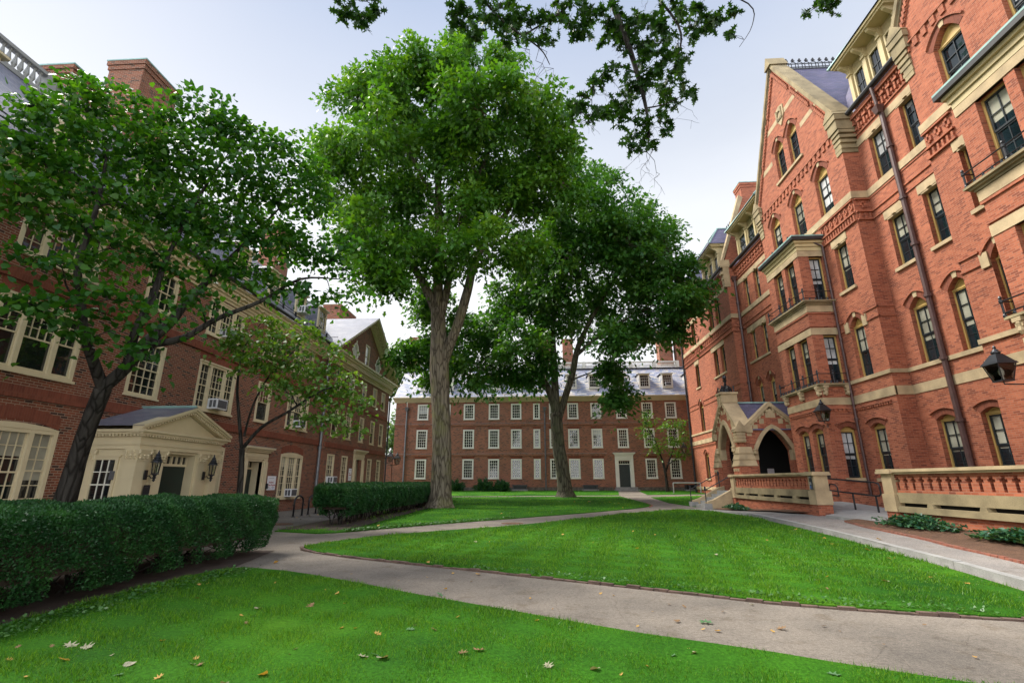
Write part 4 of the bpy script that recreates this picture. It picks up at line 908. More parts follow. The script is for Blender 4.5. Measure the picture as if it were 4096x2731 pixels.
rf = MB(); SLP = (14.45-9.85)/4.05
rf.quad((-2, -.55, 9.88), (30.6, -.55, 9.88), (30.6, 3.5, 14.48), (-2, 3.5, 14.48)); rf.quad((-2, 3.5, 14.48), (34, 3.5, 14.48), (34, 9, 16), (-2, 9, 16)); rf.quad((34, 15, 11), (-2, 15, 11), (-2, 9, 16), (34, 9, 16))
roof = rf.build('roof', 'slate_bl', left)
sg = MB()
for dz in (.0, .14):
    sg.tube([(0, -.15, 10.42+dz), (29.4, -.15, 10.42+dz)], .022, 5)
for k in range(22): sg.box(.5+k*1.35, .54+k*1.35, -.2, -.1, 10.25, 10.6)
sg.build('snow_guard', 'black', roof)
for k in range(9): dormer(left, 28.62-2.85*k, 10.55, 12.05, 1.1, .1, SLP, 'cream', 'slate_bl', 3, 4)
balustrade(left, 2.0, 24.0, 3.55, 14.46, .9, 110, 8, 'balustrade', .075)
chimney(left, 13.9, 15.3, 3.9, 5.2, 13, 16.85, 'brick_old', .4); chimney(left, 16.6, 18.6, 3.9, 5.55, 13, 19.9, 'brick_old', .5); chimney(left, 29.3, 31.1, 4.3, 5.5, 13, 18.8, 'brick_far', .4); chimney(left, 40.5, 44.0, 4.3, 5.8, 10, 17.0, 'brick_far', .4)
downpipe(left, [(29.62, -.16, .35), (29.62, -.16, 9.0), (29.62, -.5, 9.7)], .095, 'pipe_gr', [(29.62, -.16, 3.5), (29.62, -.16, 6.5), (29.62, -.16, .6)])
downpipe(left, [(42.1, GP-.08, .3), (42.1, GP-.08, 8.6), (42.3, GP-.5, 9.1)], .07, 'gutter', [(42.1, GP-.08, 6.4), (42.1, GP-.08, 3.4)])
# portico (a part of the hall): front at y=-1.8
PF = -1.8; p = MB(); P0, P1 = 14.0, 17.78
p.box(P0+.12, P1-.12, PF+.12, -.02, 2.47, 2.85)
for e, a, b in ((.0, 2.44, 2.56), (.03, 2.56, 2.66), (.0, 2.66, 2.80), (.06, 2.80, 2.86), (.13, 2.86, 2.93), (.2, 2.93, 3.0)): p.box(P0-e, P1+e, PF-e, -.01, a, b)
x = P0-.05
while x < P1: p.box(x, x+.05, PF-.12, PF-.06, 2.80, 2.86); x += .11
y = PF
while y < -.1: p.box(P0-.12, P0-.06, y, y+.05, 2.80, 2.86); y += .11
p.box(P0+.06, P0+.14, PF+.05, 0, -.1, 2.44)          # side wall under the entablature, with a window cut by its frame
por = p.build('portico', 'cream', left)
mid_ = (P0+P1)/2; ah = 3.78
tp = MB(); tp.prism([(P0+.1, 3.0), (P1-.1, 3.0), (mid_, ah-.1)], PF+.1, -.02); tp.build('pediment', 'cream', por)
rk = MB()
for sgn in (-1, 1):
    e0 = (mid_+sgn*(mid_-P0+.22), 3.0); e1 = (mid_, ah)
    for o_, t0, t1 in ((.22, .05, .13), (.16, -.01, .05), (.07, -.09, -.01)): rk.prism([(e0[0], e0[1]+t0), (e1[0], e1[1]+t0), (e1[0], e1[1]+t1), (e0[0], e0[1]+t1)], PF-o_, PF+.15)
    for i in range(20):
        t = (i+.5)/20; cx = e0[0]+(e1[0]-e0[0])*t; cz = e0[1]+(e1[1]-e0[1])*t; rk.box(cx-.025, cx+.025, PF-.13, PF-.06, cz-.075, cz-.01)
rk.build('raking_cornice', 'cream', por)
pr_ = MB(); pr_.quad((P0-.26, PF-.2, 3.1), (mid_, PF-.2, ah+.15), (mid_, 0, ah+.15), (P0-.26, 0, 3.1)); pr_.quad((mid_, PF-.2, ah+.15), (P1+.26, PF-.2, 3.1), (P1+.26, 0, 3.1), (mid_, 0, ah+.15)); pr_.build('portico_roof', 'slate_bl', por)
rg = MB(); rg.tube([(mid_, PF-.15, ah+.17), (mid_, 0, ah+.17)], .05, 6); rg.build('ridge_flashing', 'copper', por)
pil = []
def pilaster(x0, x1, y0, y1):
    q = MB(); q.box(x0, x1, y0, y1, -.1, 2.12); q.box(x0-.03, x1+.03, y0-.03, y1+.02, -.1, .12); q.box(x0-.025, x1+.025, y0-.025, y1+.01, 2.09, 2.13)
    o = q.build('pilaster', 'cream', por); k = MB(); cx = (x0+x1)/2; cy = y0
    k.add([(x0+.01, y0, 2.13), (x1-.01, y0, 2.13), (x1-.01, y1, 2.13), (x0+.01, y1, 2.13), (x0-.06, y0-.07, 2.40), (x1+.06, y0-.07, 2.40), (x1+.06, y1, 2.40), (x0-.06, y1, 2.40)], [(0,3,2,1),(4,5,6,7),(0,1,5,4),(1,2,6,5),(2,3,7,6),(3,0,4,7)])
    k.box(x0-.06, x1+.06, y0-.08, y1, 2.40, 2.44)
    for zz, nn in ((2.17, 3), (2.24, 3), (2.31, 2), (2.36, 2)):
        for i in range(nn):
            xx = x0+(x1-x0)*(i+.5)/nn if nn > 2 else (x0-.02 if i == 0 else x1+.02)
            k.lathe([(.012, zz-.035), (.045, zz), (.04, zz+.03), (.01, zz+.045)], xx, y0-.035-(zz-2.15)*.2, 6)
            k.lathe([(.012, zz-.035), (.04, zz), (.01, zz+.045)], x0-.02-(zz-2.15)*.2 if x0 < mid_ else x1+.02, y0+(y1-y0)*(i+.5)/nn, 6)
    k.build('capital', 'cream', o)
pilaster(P0, P0+.4, PF, PF+.4); pilaster(P0+.72, P0+1.1, PF+.02, PF+.3); pilaster(P1-1.1, P1-.72, PF+.02, PF+.3); pilaster(P1-.4, P1, PF, PF+.4)
pilaster(P0, P0+.14, -.42, -.04)
f_ = MB(); f_.box(P0+.4, P0+.72, PF+.14, PF+.2, -.1, 2.44); f_.box(P1-.72, P1-.4, PF+.14, PF+.2, -.1, 2.44)
f_.box(P0+1.1, P0+1.18, PF+.1, PF+.5, -.1, 2.36); f_.box(P1-1.18, P1-1.1, PF+.1, PF+.5, -.1, 2.36); f_.box(P0+1.1, P1-1.1, PF+.1, PF+.5, 2.36, 2.44)
f_.box(P1-.06, P1, PF+.4, 0, -.1, 2.44); f_.build('door_surround', 'cream', por)
d_ = MB(); d_.box(P0+1.18, P1-1.18, PF+.4, PF+.46, -.1, 1.98); d_.build('door', 'door_gr', por)
t_ = MB(); t_.box(P0+1.18, P1-1.18, PF+.36, PF+.48, 1.98, 2.06); t_.box(P0+1.18, P1-1.18, PF+.36, PF+.48, 2.30, 2.36)
for i in range(7): xx = P0+1.18+(P1-P0-2.36)*i/6; wd_ = .03 if i != 3 else .06; t_.box(xx-wd_/2-.005, xx+wd_/2+.005, PF+.37, PF+.47, 2.06, 2.30)
t_.build('transom', 'cream', por); g_ = MB(); g_.quad((P0+1.18, PF+.43, 2.06), (P1-1.18, PF+.43, 2.06), (P1-1.18, PF+.43, 2.3), (P0+1.18, PF+.43, 2.3)); g_.build('transom_pane', 'glass', por)
sw_ = T(P0+.06, 0, 0, -90)   # side face looks along -x
def sidewin(par, x, ya, yb, z0, z1):
    q = MB()
    for a, b, c, d in ((ya-.09, ya, z0-.09, z1+.09), (yb, yb+.09, z0-.09, z1+.09)): q.box(x-.05, x+.01, a, b, c, d)
    q.box(x-.05, x+.01, ya, yb, z1, z1+.09); q.box(x-.07, x+.01, ya-.15, yb+.15, z1+.09, z1+.14)
    o = q.build('portico_window', 'cream', par); g = MB(); g.quad((x-.008, yb, z0), (x-.008, ya, z0), (x-.008, ya, z1), (x-.008, yb, z1)); g.build('pane', 'glass', o); s = MB(); zm = z0+(z1-z0)*.55
    s.box(x-.035, x-.004, ya, yb, zm-.02, zm+.02)
    for i in (1, 2): yy = ya+(yb-ya)*i/3; s.box(x-.03, x-.006, yy-.012, yy+.012, z0, z1)
    for zz in (z0+.28*(z1-z0), z0+.78*(z1-z0)): s.box(x-.028, x-.006, ya, yb, zz-.012, zz+.012)
    s.build('sash', 'white', o)
sidewin(por, P0+.06, -1.13, -.5, .55, 2.12)
# ------------------------------------------------------------ right hall, Victorian Gothic in orange brick and sandstone
right = empty('gothic_hall', 'tall orange red brick Gothic hall with gables and sandstone bands on the right', 'building', (14.5, 0, 0), -pi/2)
RD = .28
def gwin(par, pl, x0, x1, z0, zs, zp=None, kind='flat', rec=.2, blind=.45, bm='blind', low=True, thin=False, glass='glass_teal'):
    """ochre framed sash set deep in its opening > sash, pane, blind"""
    top = zs; fw = .07 if not thin else .05; y = rec
    o = MB(pl)
    o.box(x0, x0+fw, y-.03, y+.08, z0, top); o.box(x1-fw, x1, y-.03, y+.08, z0, top); o.box(x0+fw, x1-fw, y-.03, y+.08, top-fw, top)
    if kind in ('arch', 'seg') and zp:
        out = (arch if kind == 'arch' else seg)(x0, x1, zs, zs+.001, zp)[2:]
        o.prism(out+[(x0, zs), (x1, zs)][::1], y+.01, y+.07)
        inn = [((p[0]-(x0+x1)/2)*.72+(x0+x1)/2, zs+.05+(p[1]-zs)*.66) for p in out]
        strip(o, inn, .03, y-.015, y+.02)
        o.box(x0, x1, y-.05, y+.05, zs-.03, zs+.03)
    f = o.build('window', 'ochre', par)
    a0, a1, b0, b1 = x0+fw, x1-fw, z0+.02, top-fw; zm = (b0+b1)/2; s = MB(pl); sw = .05 if not thin else .03
    for aa, bb, dy in ((b0, zm, .045), (zm, b1, .02)):
        s.box(a0, a0+sw, y+dy-.02, y+dy+.02, aa, bb); s.box(a1-sw, a1, y+dy-.02, y+dy+.02, aa, bb); s.box(a0+sw, a1-sw, y+dy-.02, y+dy+.02, aa, aa+.06); s.box(a0+sw, a1-sw, y+dy-.02, y+dy+.02, bb-.05, bb)
        xm = (a0+a1)/2; zz = (aa+bb)/2
        if not thin: s.box(xm-.014, xm+.014, y+dy-.012, y+dy+.018, aa+.06, bb-.05)
        s.box(a0+sw, a1-sw, y+dy-.01, y+dy+.016, zz-.014, zz+.014)
    s.build('sash', 'sash_dk', f)
    zb = b1-(b1-b0)*blind; yy = y+.05
    if blind < 1: q = MB(pl); q.quad((a0, yy, b0), (a1, yy, b0), (a1, yy, zb), (a0, yy, zb)); q.build('pane', glass, f)
    if blind > 0: q = MB(pl); q.quad((a0, yy, zb), (a1, yy, zb), (a1, yy, b1), (a0, yy, b1)); q.build('blind', bm, f)
    return f
trim = {}      # builders for trims, one part per kind and bay
stone = MB(); orn = MB(); hood = MB(); sills = MB()
def xf(Y): return -Y
def lintel(pl, x0, x1, zt, h=.36):
    s = MB(pl); s.box(x0, x1, -.035, .2, zt, zt+h); xm = (x0+x1)/2
    s.prism([(xm-.1, zt-.0), (xm+.1, zt), (xm, zt+.1)], -.09, -.036); s.box(x0+.12, x1-.12, -.02, .24, zt-.06, zt)
    return s.build('lintel', 'stone', right)
def sill(pl, x0, x1, z): s = MB(pl); s.box(x0-.1, x1+.1, -.09, .22, z-.14, z); return s.build('sill', 'stone', right)
def archhood(pl, x0, x1, zs, zp, key=True, w=.24, seg_=False):
    out = (seg if seg_ else arch)(x0, x1, zs, zs+.001, zp)[2:]
    a = MB(pl); strip(a, out[::1], w, -.012, .1); hh = MB(pl)
    up = []; 
    xm = (x0+x1)/2
    for p in out:
        vx = (p[0]-xm)/(x1-x0)*2; up.append((p[0]+vx*w*.9, p[1]+w*1.0))
    strip(hh, up, .07, -.075, .02)
    o = a.build('window_arch', 'brick_arch', right); hh.build('hood_mould', 'brick_red', o)
    if key:
        k = MB(pl); k.prism([(xm-.09, zp-.0), (xm+.09, zp), (xm+.12, zp+w+.03), (xm-.12, zp+w+.03)], -.03, .06); k.build('keystone', 'stone', o)
def band(pl, x0, x1, z0, z1, out=.05, m='stone', name='stone_band'): s = MB(pl); s.box(x0, x1, -out, .06, z0, z1); return s.build(name, m, right)
def frieze(pl, x0, x1, z0, z1, n, sc=1.0):
    """brick panel with a row of raised stepped crosses over a row of dentils"""
    s = MB(pl); h = z1-z0
    s.box(x0, x1, -.10, .05, z1-.06, z1); s.box(x0, x1, -.10, .05, z0+h*.36, z0+h*.36+.07); s.box(x0, x1, -.09, .05, z0, z0+.07)
    d = s
    for i in range(n):
        xx = x0+(x1-x0)*(i+.5)/n; u = min(.09, (x1-x0)/n*.2); zc = z0+h*.72; v = h*.055
        for (a, b, c, e) in ((-u*1.6, -u*.55, -v, v*2.2), (u*.55, u*1.6, -v*2.2, v), (-u*.55, u*.55, v*1.2, v*3), (-u*.55, u*.55, -v*3, -v*1.2)): d.box(xx+a, xx+b, -.06, .03, zc+c, zc+e)
    m = max(3, int((x1-x0)/.19))
    for i in range(m): xx = x0+(x1-x0)*(i+.5)/m; d.box(xx-.04, xx+.04, -.075, .03, z0+.07, z0+h*.3)
    d.build('brick_frieze', 'brick_red', right)
def dentils(pl, x0, x1, z, n, h=.16, w=.5, m='brick_red', out=.06):
    s = MB(pl)
    for i in range(n): xx = x0+(x1-x0)*(i+.5)/n; q = (x1-x0)/n*w/2; s.box(xx-q, xx+q, -out, .03, z-h, z)
    s.box(x0, x1, -out-.02, .03, z, z+.06); return s.build('dentil_course', m, right)
def corbels(pl, x0, x1, z, n, zh=.9):
    s = MB(pl); s.box(x0, x1, -.06, .05, z, z+.06); s.box(x0, x1, -.2, .05, z+zh*.8, z+zh)
    for i in range(n):
        xx = x0+(x1-x0)*(i+.5)/n; q = (x1-x0)/n
        s.box(xx-q*.32, xx-q*.08, -.11, .04, z+zh*.15, z+zh*.48); s.box(xx-q*.32, xx+q*.32, -.14, .04, z+zh*.5, z+zh*.62); s.box(xx+q*.12, xx+q*.36, -.09, .04, z+zh*.22, z+zh*.38)
    m = int((x1-x0)/.16)
    for i in range(m): xx = x0+(x1-x0)*(i+.5)/m; s.box(xx-.04, xx+.04, -.12, .03, z+zh*.66, z+zh*.8)
    return s.build('corbel_table', 'brick_red', right)
def zf(z): return 1.5+(z-1.5)*.945
I0 = None
# --- mid pavilion (gable)  x -29.1..-20.43, y=0
A0, A1 = -29.1, -20.43; AC = (A0+A1)/2; GZ = 18.3; GP_ = 25.75
wm = -21.93
row5 = [-27.3, -24.78, -22.3]
holes = [arch(x-.56, x+.56, 14.32, 16.45, 17.0) for x in row5]+[arch(x-.5, x+.5, 18.62, 20.55, 21.1) for x in (AC-.75, AC+.75)]
holes += [rect(wm-.47, wm+.47, 10.1, 12.42), arch(wm-.47, wm+.47, 5.95, 8.3, 8.72), seg(wm-.47, wm+.47, 1.6, 3.72, 3.9)]
wl = MB(); wl.wall([(A0, -.2), (A1, -.2), (A1, GZ), (AC, GP_), (A0, GZ)], holes, RD)
wl.quad((A1, 0, -.2), (A1, .72, -.2), (A1, .72, GZ), (A1, 0, GZ)); wl.quad((A0, .72, -.2), (A0, 0, -.2), (A0, 0, GZ), (A0, .72, GZ))
wl.build('gable_wall', 'brick_red', right)
for x, b in zip(row5, (.4, .55, .75)): gwin(right, I0, x-.56, x+.56, 14.32, 16.45, 17.0, 'arch', blind=b, bm='blind_wh' if b > .7 else 'blind'); archhood(I0, x-.56, x+.56, 16.45, 17.0)
for x in (AC-.75, AC+.75): gwin(right, I0, x-.5, x+.5, 18.62, 20.55, 21.1, 'arch', blind=.0); archhood(I0, x-.5, x+.5, 20.55, 21.1, True)
sill(I0, AC-1.35, AC+1.35, 18.6)
gwin(right, I0, wm-.47, wm+.47, 10.1, 12.42, blind=.55); lintel(I0, wm-.6, wm+.6, 12.42); sill(I0, wm-.5, wm+.5, 10.1)
gwin(right, I0, wm-.47, wm+.47, 5.95, 8.3, 8.72, 'arch', blind=.5); archhood(I0, wm-.47, wm+.47, 8.3, 8.72)
for sx in (-1, 1): s = MB(); s.box(wm+sx*.5, wm+sx*.78, -.06, .05, 8.12, 8.62); s.build('arch_springer', 'stone', right)
gwin(right, I0, wm-.47, wm+.47, 1.6, 3.72, 3.9, 'seg', blind=.55); archhood(I0, wm-.47, wm+.47, 3.72, 3.9, False, .22, True); sill(I0, wm-.5, wm+.5, 1.6)
band(I0, A0, A1+.05, 13.96, 14.3, .07); frieze(I0, -23.2, A1, 12.82, 13.9, 7); frieze(T(A1, .72, 0, -90) if False else T(A1, 0, 0, 90), .02, .7, 12.82, 13.9, 1); band(T(A1, 0, 0, 90), 0, .72, 13.96, 14.3, .05)
for z in (8.25, 8.68): band(I0, -21.3, A1+.04, z, z+.07, .05, 'brick_red', 'string_course'); band(T(A1, 0, 0, 90), 0, .72, z, z+.07, .04, 'brick_red', 'string_course'); band(I0, -23.2, -22.65, z, z+.07, .05, 'brick_red', 'string_course')
band(I0, -23.24, A1+.05, 5.78, 5.94, .07); band(I0, -23.24, A1+.03, 4.87, 5.24, .04); band(T(A1, 0, 0, 90), 0, .72, 5.78, 5.94, .05); band(T(A1, 0, 0, 90), 0, .72, 4.87, 5.24, .03)
dentils(I0, -23.2, A1-.3, 4.66, 16, .1)
dentils(I0, A0+.15, A1-.15, 17.72, 20, .34, .5)
for (z, half) in ((20.05, None), (22.1, None)):
    hw = (GP_-z)/(GP_-GZ)*(A1-AC)-.15
    for a, b in ((AC-hw, AC-1.65), (AC+1.65, AC+hw)) if z < 21 else ((AC-hw, AC-.45), (AC+.45, AC+hw)): band(I0, a, b, z, z+.3, .006)
def coping(cx, half, zk, zp, y0, y1, kz0):
    """raking stone coping with kneelers and an apex stone; brick dentils below"""
    c = MB(); sl = (zp-zk)/half; th = .34
    for s in (-1, 1):
        e0 = (cx+s*(half+.12), zk-.1); e1 = (cx, zp)
        c.prism([(e0[0], e0[1]+.1), (e1[0], e1[1]+.1), (e1[0], e1[1]+.1+th), (e0[0], e0[1]+.1+th)], y0, y1)
        c.prism([(e0[0], e0[1]-.08), (e1[0], e1[1]-.08), (e1[0], e1[1]+.1), (e0[0], e0[1]+.1)], y0+.09, y1)
    o = c.build('coping', 'stone_dk', right)
    for s in (-1, 1):
        k = MB(); x = cx+s*half; a, b = sorted((x-s*.55, x+s*.28))
        k.box(a, b, y0-.05, y1+.25, zk-.25, zk+.05); k.box(a+.06, b-.06, y0, y1+.2, zk-.75, zk-.25)
        for i, (zz, e) in enumerate(((zk-.95, .1), (zk-1.2, .06), (zk-1.45, .02), (zk-1.75, -.02))): k.box(min(x-s*.4, x+s*(.12+e)), max(x-s*.4, x+s*(.12+e)), y0+.1-e*.5, y1+.1, zz, zz+.16)
        k.box(min(x-s*.38, x+s*.05), max(x-s*.38, x+s*.05), y0+.12, y1, zk-1.95, zk-.75)
        k.prism([(a-.03, zk+.05), (b+.03, zk+.05), ((a+b)/2, zk+.62)], y0-.08, y1+.3)
        k.build('kneeler', 'stone_dk', o)
    p = MB(); p.prism([(cx-.35, zp+.02), (cx+.35, zp+.02), (cx, zp+.78)], y0-.1, y1+.1); p.build('apex_stone', 'stone_dk', o)
    d = MB(); L_ = hypot(half, zp-zk); n = 44
    for s in (-1, 1):
        for i in range(n):
            t = (i+.5)/n
            if .32 < t < .36 or .66 < t < .70 or t < .1: continue
            x = cx+s*half*(1-t); z = zk-.12+(zp-zk)*t-.34; d.box(x-.045, x+.045, -.09, .03, z-.14, z+.17)
        a = (cx+s*half*.9, zk+(zp-zk)*.1-.62); b = (cx, zp-.62); d.prism([(a[0], a[1]-.04), (b[0], b[1]-.04), (b[0], b[1]+.05), (a[0], a[1]+.05)], -.05, .03)
    d.build('raking_dentils', 'brick_red', o)
coping(AC, (A1-A0)/2, GZ+.05, GP_, -.16, .75, 16.65)
# carved shield with a monogram
s = MB(); sx, sz = AC+.05, 22.2; s.prism([(sx-.42, sz+.55), (sx-.42, sz-.1), (sx, sz-.62), (sx+.42, sz-.1), (sx+.42, sz+.55), (sx, sz+.68)], -.06, .02); sh = s.build('carved_shield', 'stone', right)
s = MB(); s.tube([(sx+.22*cos(2*pi*k/16), -.08, sz+.1+.26*sin(2*pi*k/16)) for k in range(17)], .04, 6); s.box(sx-.3, sx-.22, -.11, -.06, sz-.2, sz+.5); s.box(sx+.2, sx+.28, -.11, -.06, sz-.2, sz+.5); s.box(sx-.22, sx+.2, -.1, -.06, sz-.22, sz-.14); s.build('monogram', 'stone_dk', sh)
# gable roof and ridge cresting
rf = MB(); hw = (A1-AC)+.1
rf.quad((AC, .7, GP_-.15), (AC, 14, GP_-.15), (AC+hw, 14, GZ), (AC+hw, .7, GZ)); rf.quad((AC, 14, GP_-.15), (AC, .7, GP_-.15), (AC-hw, .7, GZ), (AC-hw, 14, GZ)); gr = rf.build('gable_roof', 'slate_pu', right)
c = MB(); zr = GP_-.12; c.box(AC-.05, AC+.05, .75, 13, zr-.06, zr+.03); c.box(AC-.02, AC+.02, .8, 12, zr+.12, zr+.16); c.box(AC-.02, AC+.02, .8, 12, zr+.36, zr+.40)
for i in range(28):
    y = .95+i*.4
    for dy in (-.12, .12): c.box(AC-.015, AC+.015, y+dy-.02, y+dy+.02, zr+.02, zr+.38)
    c.tube([(AC, y-.2, zr+.4), (AC, y, zr+.55)], .02, 4); c.tube([(AC, y+.2, zr+.4), (AC, y, zr+.55)], .02, 4)
    c.lathe([(.02, zr+.5), (.075, zr+.6), (.05, zr+.66), (.07, zr+.72), (.01, zr+.8)], AC, y, 6); c.box(AC-.015, AC+.015, y-.11, y+.11, zr+.58, zr+.66)
c.build('ridge_cresting', 'black', gr)
# --- bays (rectangular oriels) of the two pavilions
def bay(x0, x1, side, detail=True, blinds=(.5, .4, .55, .5, .6, .45)):
    y = -1.3; pl = T(0, y); wx = [x0+1.14, x0+2.4] if x0 < -20 else [x0+1.1, x0+2.35]
    rows = [(1.62, 3.72, 'seg', 3.9), (5.95, 8.28, 'flat', 0), (10.1, 12.42, 'flat', 0)]
    holes = []
    for xx in wx:
        for (a, b, k, p) in rows: holes.append(seg(xx-.46, xx+.46, a, b, p) if k == 'seg' else rect(xx-.46, xx+.46, a, b))
    wl = MB(pl); wl.wall(rect(x0, x1, -.2, 13.3), holes, RD); b_ = wl.build('bay_wall', 'brick_red', right)
    sd = T(x1, y, 0, 90); so_ = T(x0, y, 0, -90)
    hs = [seg(.52, 1.2, a, b, p) if k == 'seg' else rect(.52, 1.2, a, b) for (a, b, k, p) in rows]
    wl = MB(sd); wl.wall(rect(0, 1.3, -.2, 13.3), hs if side else (), RD); wl.build('bay_side', 'brick_red', right)
    wl = MB(T(x0, 0, 0, -90)); wl.wall(rect(0, 1.3, -.2, 13.3), (), RD); wl.build('bay_side', 'brick_red', right)
    i = 0
    for xx in wx:
        for (a, b, k, p) in rows:
            gwin(right, pl, xx-.46, xx+.46, a, b, p, k, blind=blinds[i % 6]*.6, bm='blind'); i += 1
            if k == 'seg': archhood(pl, xx-.46, xx+.46, b, p, False, .22, True)
    if side:
        for (a, b, k, p) in rows:
            gwin(right, sd, .52, 1.2, a, b, p, k, blind=.6, bm='blind_wh')
            if k == 'seg': archhood(sd, .52, 1.2, b, p, False, .2, True); sill(sd, .45, 1.25, a)
    def ring(z0, z1, out, m='stone', name='bay_band'):
        q = MB(); q.box(x0-out, x1+out, y-out, y+.1, z0, z1); q.box(x0-out, x0+.1, y+.1, .0, z0, z1); q.box(x1-.1, x1+out, y+.1, .0, z0, z1); return q.build(name, m, right)
    ring(4.88, 5.22, .03); ring(8.28, 8.62, .025); ring(8.68, 8.74, .05, 'brick_red', 'string_course'); ring(9.34, 9.42, .05, 'brick_red', 'string_course'); ring(9.44, 9.76, .05); ring(12.42, 12.72, .03)
    for z, o in ((5.74, .12), (5.80, .2), (9.78, .08), (9.86, .16), (9.93, .24)): ring(z, z+.075, o, 'stone_dk', 'balcony_slab')
    for z, o, m in ((12.74, .035, 'tan'), (12.95, .09, 'tan'), (13.13, .17, 'tan'), (13.26, .30, 'gutter')): ring(z, z+.2 if m == 'tan' else z+.17, o, m, 'bay_cornice')
    q = MB(); q.box(x0-.3, x1+.3, y-.3, .1, 13.42, 13.5); q.build('bay_roof', 'copper', right)
    dentils(pl, x0+.1, x1-.1, 4.68, 16, .1); dentils(sd, .15, 1.1, 4.68, 5, .1)
    for xx in (x0+.12, x0+(x1-x0)*.5, x1-.12):
        k = MB()
        for zz, o, w_ in ((5.66, .2, .13), (5.52, .16, .11), (5.36, .1, .1)): k.box(xx-w_, xx+w_, y-o, y, zz, zz+.12)
        k.lathe([(.03, 5.3), (.09, 5.4), (.07, 5.52), (.1, 5.62), (.04, 5.7)], xx, y-.12, 7); k.build('bracket', 'stone', b_)
    if side:
        for yy in (.12, 1.12):
            k = MB()
            for zz, o, w_ in ((5.66, .2, .12), (5.52, .16, .1), (5.36, .1, .09)): k.box(x1, x1+o, y+yy-w_, y+yy+w_, zz, zz+.12)
            k.lathe([(.03, 5.3), (.09, 5.4), (.07, 5.52), (.1, 5.62), (.04, 5.7)], x1+.12, y+yy, 7); k.build('bracket', 'stone', b_)
    for z in (5.875, 10.005):
        r = MB(); o = .17; pts = [(x0-o, y+.9), (x0-o, y-o), (x1+o, y-o)]+([(x1+o, -.05)] if True else [])
        for h in (.12, .46):
            for a, b in zip(pts[:-1], pts[1:]): r.tube([(a[0], a[1], z+h), (b[0], b[1], z+h)], .022, 6)
        posts = [pts[0], pts[1], (x0+(x1-x0)/3, y-o), (x0+(x1-x0)*2/3, y-o), pts[2], (x1+o, y+.55), (x1+o, y+1.2)]
        for px_, py_ in posts: r.lathe([(.05, z), (.05, z+.06), (.03, z+.1), (.03, z+.4), (.055, z+.43), (.055, z+.5), (.03, z+.53), (.05, z+.57), (.02, z+.63)], px_, py_, 7)
        for a, b in zip(pts[:-1], pts[1:]):
            n = int((Vector(b)-Vector(a)).length/.28)
            for i in range(1, n): t = i/n; r.lathe([(.02, z+.0), (.05, z+.03), (.012, z+.15)], a[0]+(b[0]-a[0])*t, a[1]+(b[1]-a[1])*t, 5)
        r.build('balcony_rail', 'black', right)
bay(-26.6, -23.25, True)
downpipe(right, [(-23.08, -.1, .5), (-23.08, -.1, 12.9), (-23.2, -.5, 13.2)], .055, 'pipe_br', [(-23.08, -.1, 4.2), (-23.08, -.1, 8), (-23.08, -.1, 11)])
s = MB(); s.tube([(-24.95, -.9, 14.0), (-24.4, -.95, 14.05), (-23.8, -.3, 14.05)], .022, 6)
for q in ((-26.2, -1.0), (-25.3, -1.0), (-24.4, -1.0), (-24.3, -.3)): s.lathe([(.05, 13.5), (.03, 13.6), (.03, 14.0), (.055, 14.06), (.02, 14.16)], q[0], q[1], 6)
s.tube([(-26.2, -1, 14.02), (-24.4, -1, 14.02), (-24.3, -.3, 14.02)], .022, 6); s.build('balcony_rail', 'black', right)
# --- near recess x -20.43..-16.15, y=.72
R = T(0, .72); rc = [-19.2, -17.25]
holes = []
for x in rc: holes += [rect(x-.46, x+.46, 14.32, 16.62), rect(x-.46, x+.46, 10.1, 12.42), arch(x-.46, x+.46, 5.95, 8.25, 8.62), seg(x-.46, x+.46, 1.6, 3.72, 3.9)]
wl = MB(R); wl.wall(rect(A1, -16.0, -.2, 18.35), holes, RD); wl.build('recess_wall', 'brick_red', right)
for i, x in enumerate(rc):
    gwin(right, R, x-.46, x+.46, 14.32, 16.62, blind=.5-.4*i, bm='blind_wh'); gwin(right, R, x-.46, x+.46, 10.1, 12.42, blind=.4); lintel(R, x-.6, x+.6, 12.42); sill(R, x-.5, x+.5, 10.1)
    gwin(right, R, x-.46, x+.46, 5.95, 8.25, 8.62, 'arch', blind=.6); archhood(R, x-.46, x+.46, 8.25, 8.62); gwin(right, R, x-.46, x+.46, 1.6, 3.72, 3.9, 'seg', blind=.55); archhood(R, x-.46, x+.46, 3.72, 3.9, False, .22, True); sill(R, x-.5, x+.5, 1.6)
    q = MB(R); xm = x; q.prism([(xm-.1, 16.62), (xm+.1, 16.62), (xm, 16.72)], -.09, -.03); q.box(x-.6, x+.6, -.02, .2, 16.56, 16.62); q.build('lintel', 'stone', right)
band(R, A1, -16.0, 16.62, 16.98, .03); band(R, A1, -16.0, 13.96, 14.3, .06); band(R, A1, -16, 13.86, 13.95, .03, 'brick_red', 'string_course'); band(R, A1, -16, 13.2, 13.27, .05, 'brick_red', 'string_course'); band(R, A1, -16, 12.84, 12.91, .05, 'brick_red', 'string_course')
band(R, A1, -16, 5.78, 5.94, .06); band(R, A1, -16, 4.87, 5.24, .03); corbels(R, A1, -16, 17.15, 11, 1.05)
mb = MB(R); mb.tube([(A1, -.3, 18.36), (-16.0, -.3, 18.36)], .12, 8); mb.build('gutter', 'gutter', right)
downpipe(right, [(-18.45, .6, 1.0), (-18.45, .6, 16.9)], .1, 'pipe_br', [(-18.45, .6, z) for z in (3.6, 5.9, 8.4, 10.6, 12.7, 15.2)], (-18.45, .5, 16.9, .17)); downpipe(right, [(-18.45, .5, 17.2), (-18.45, .42, 18.3)], .07, 'pipe_br')
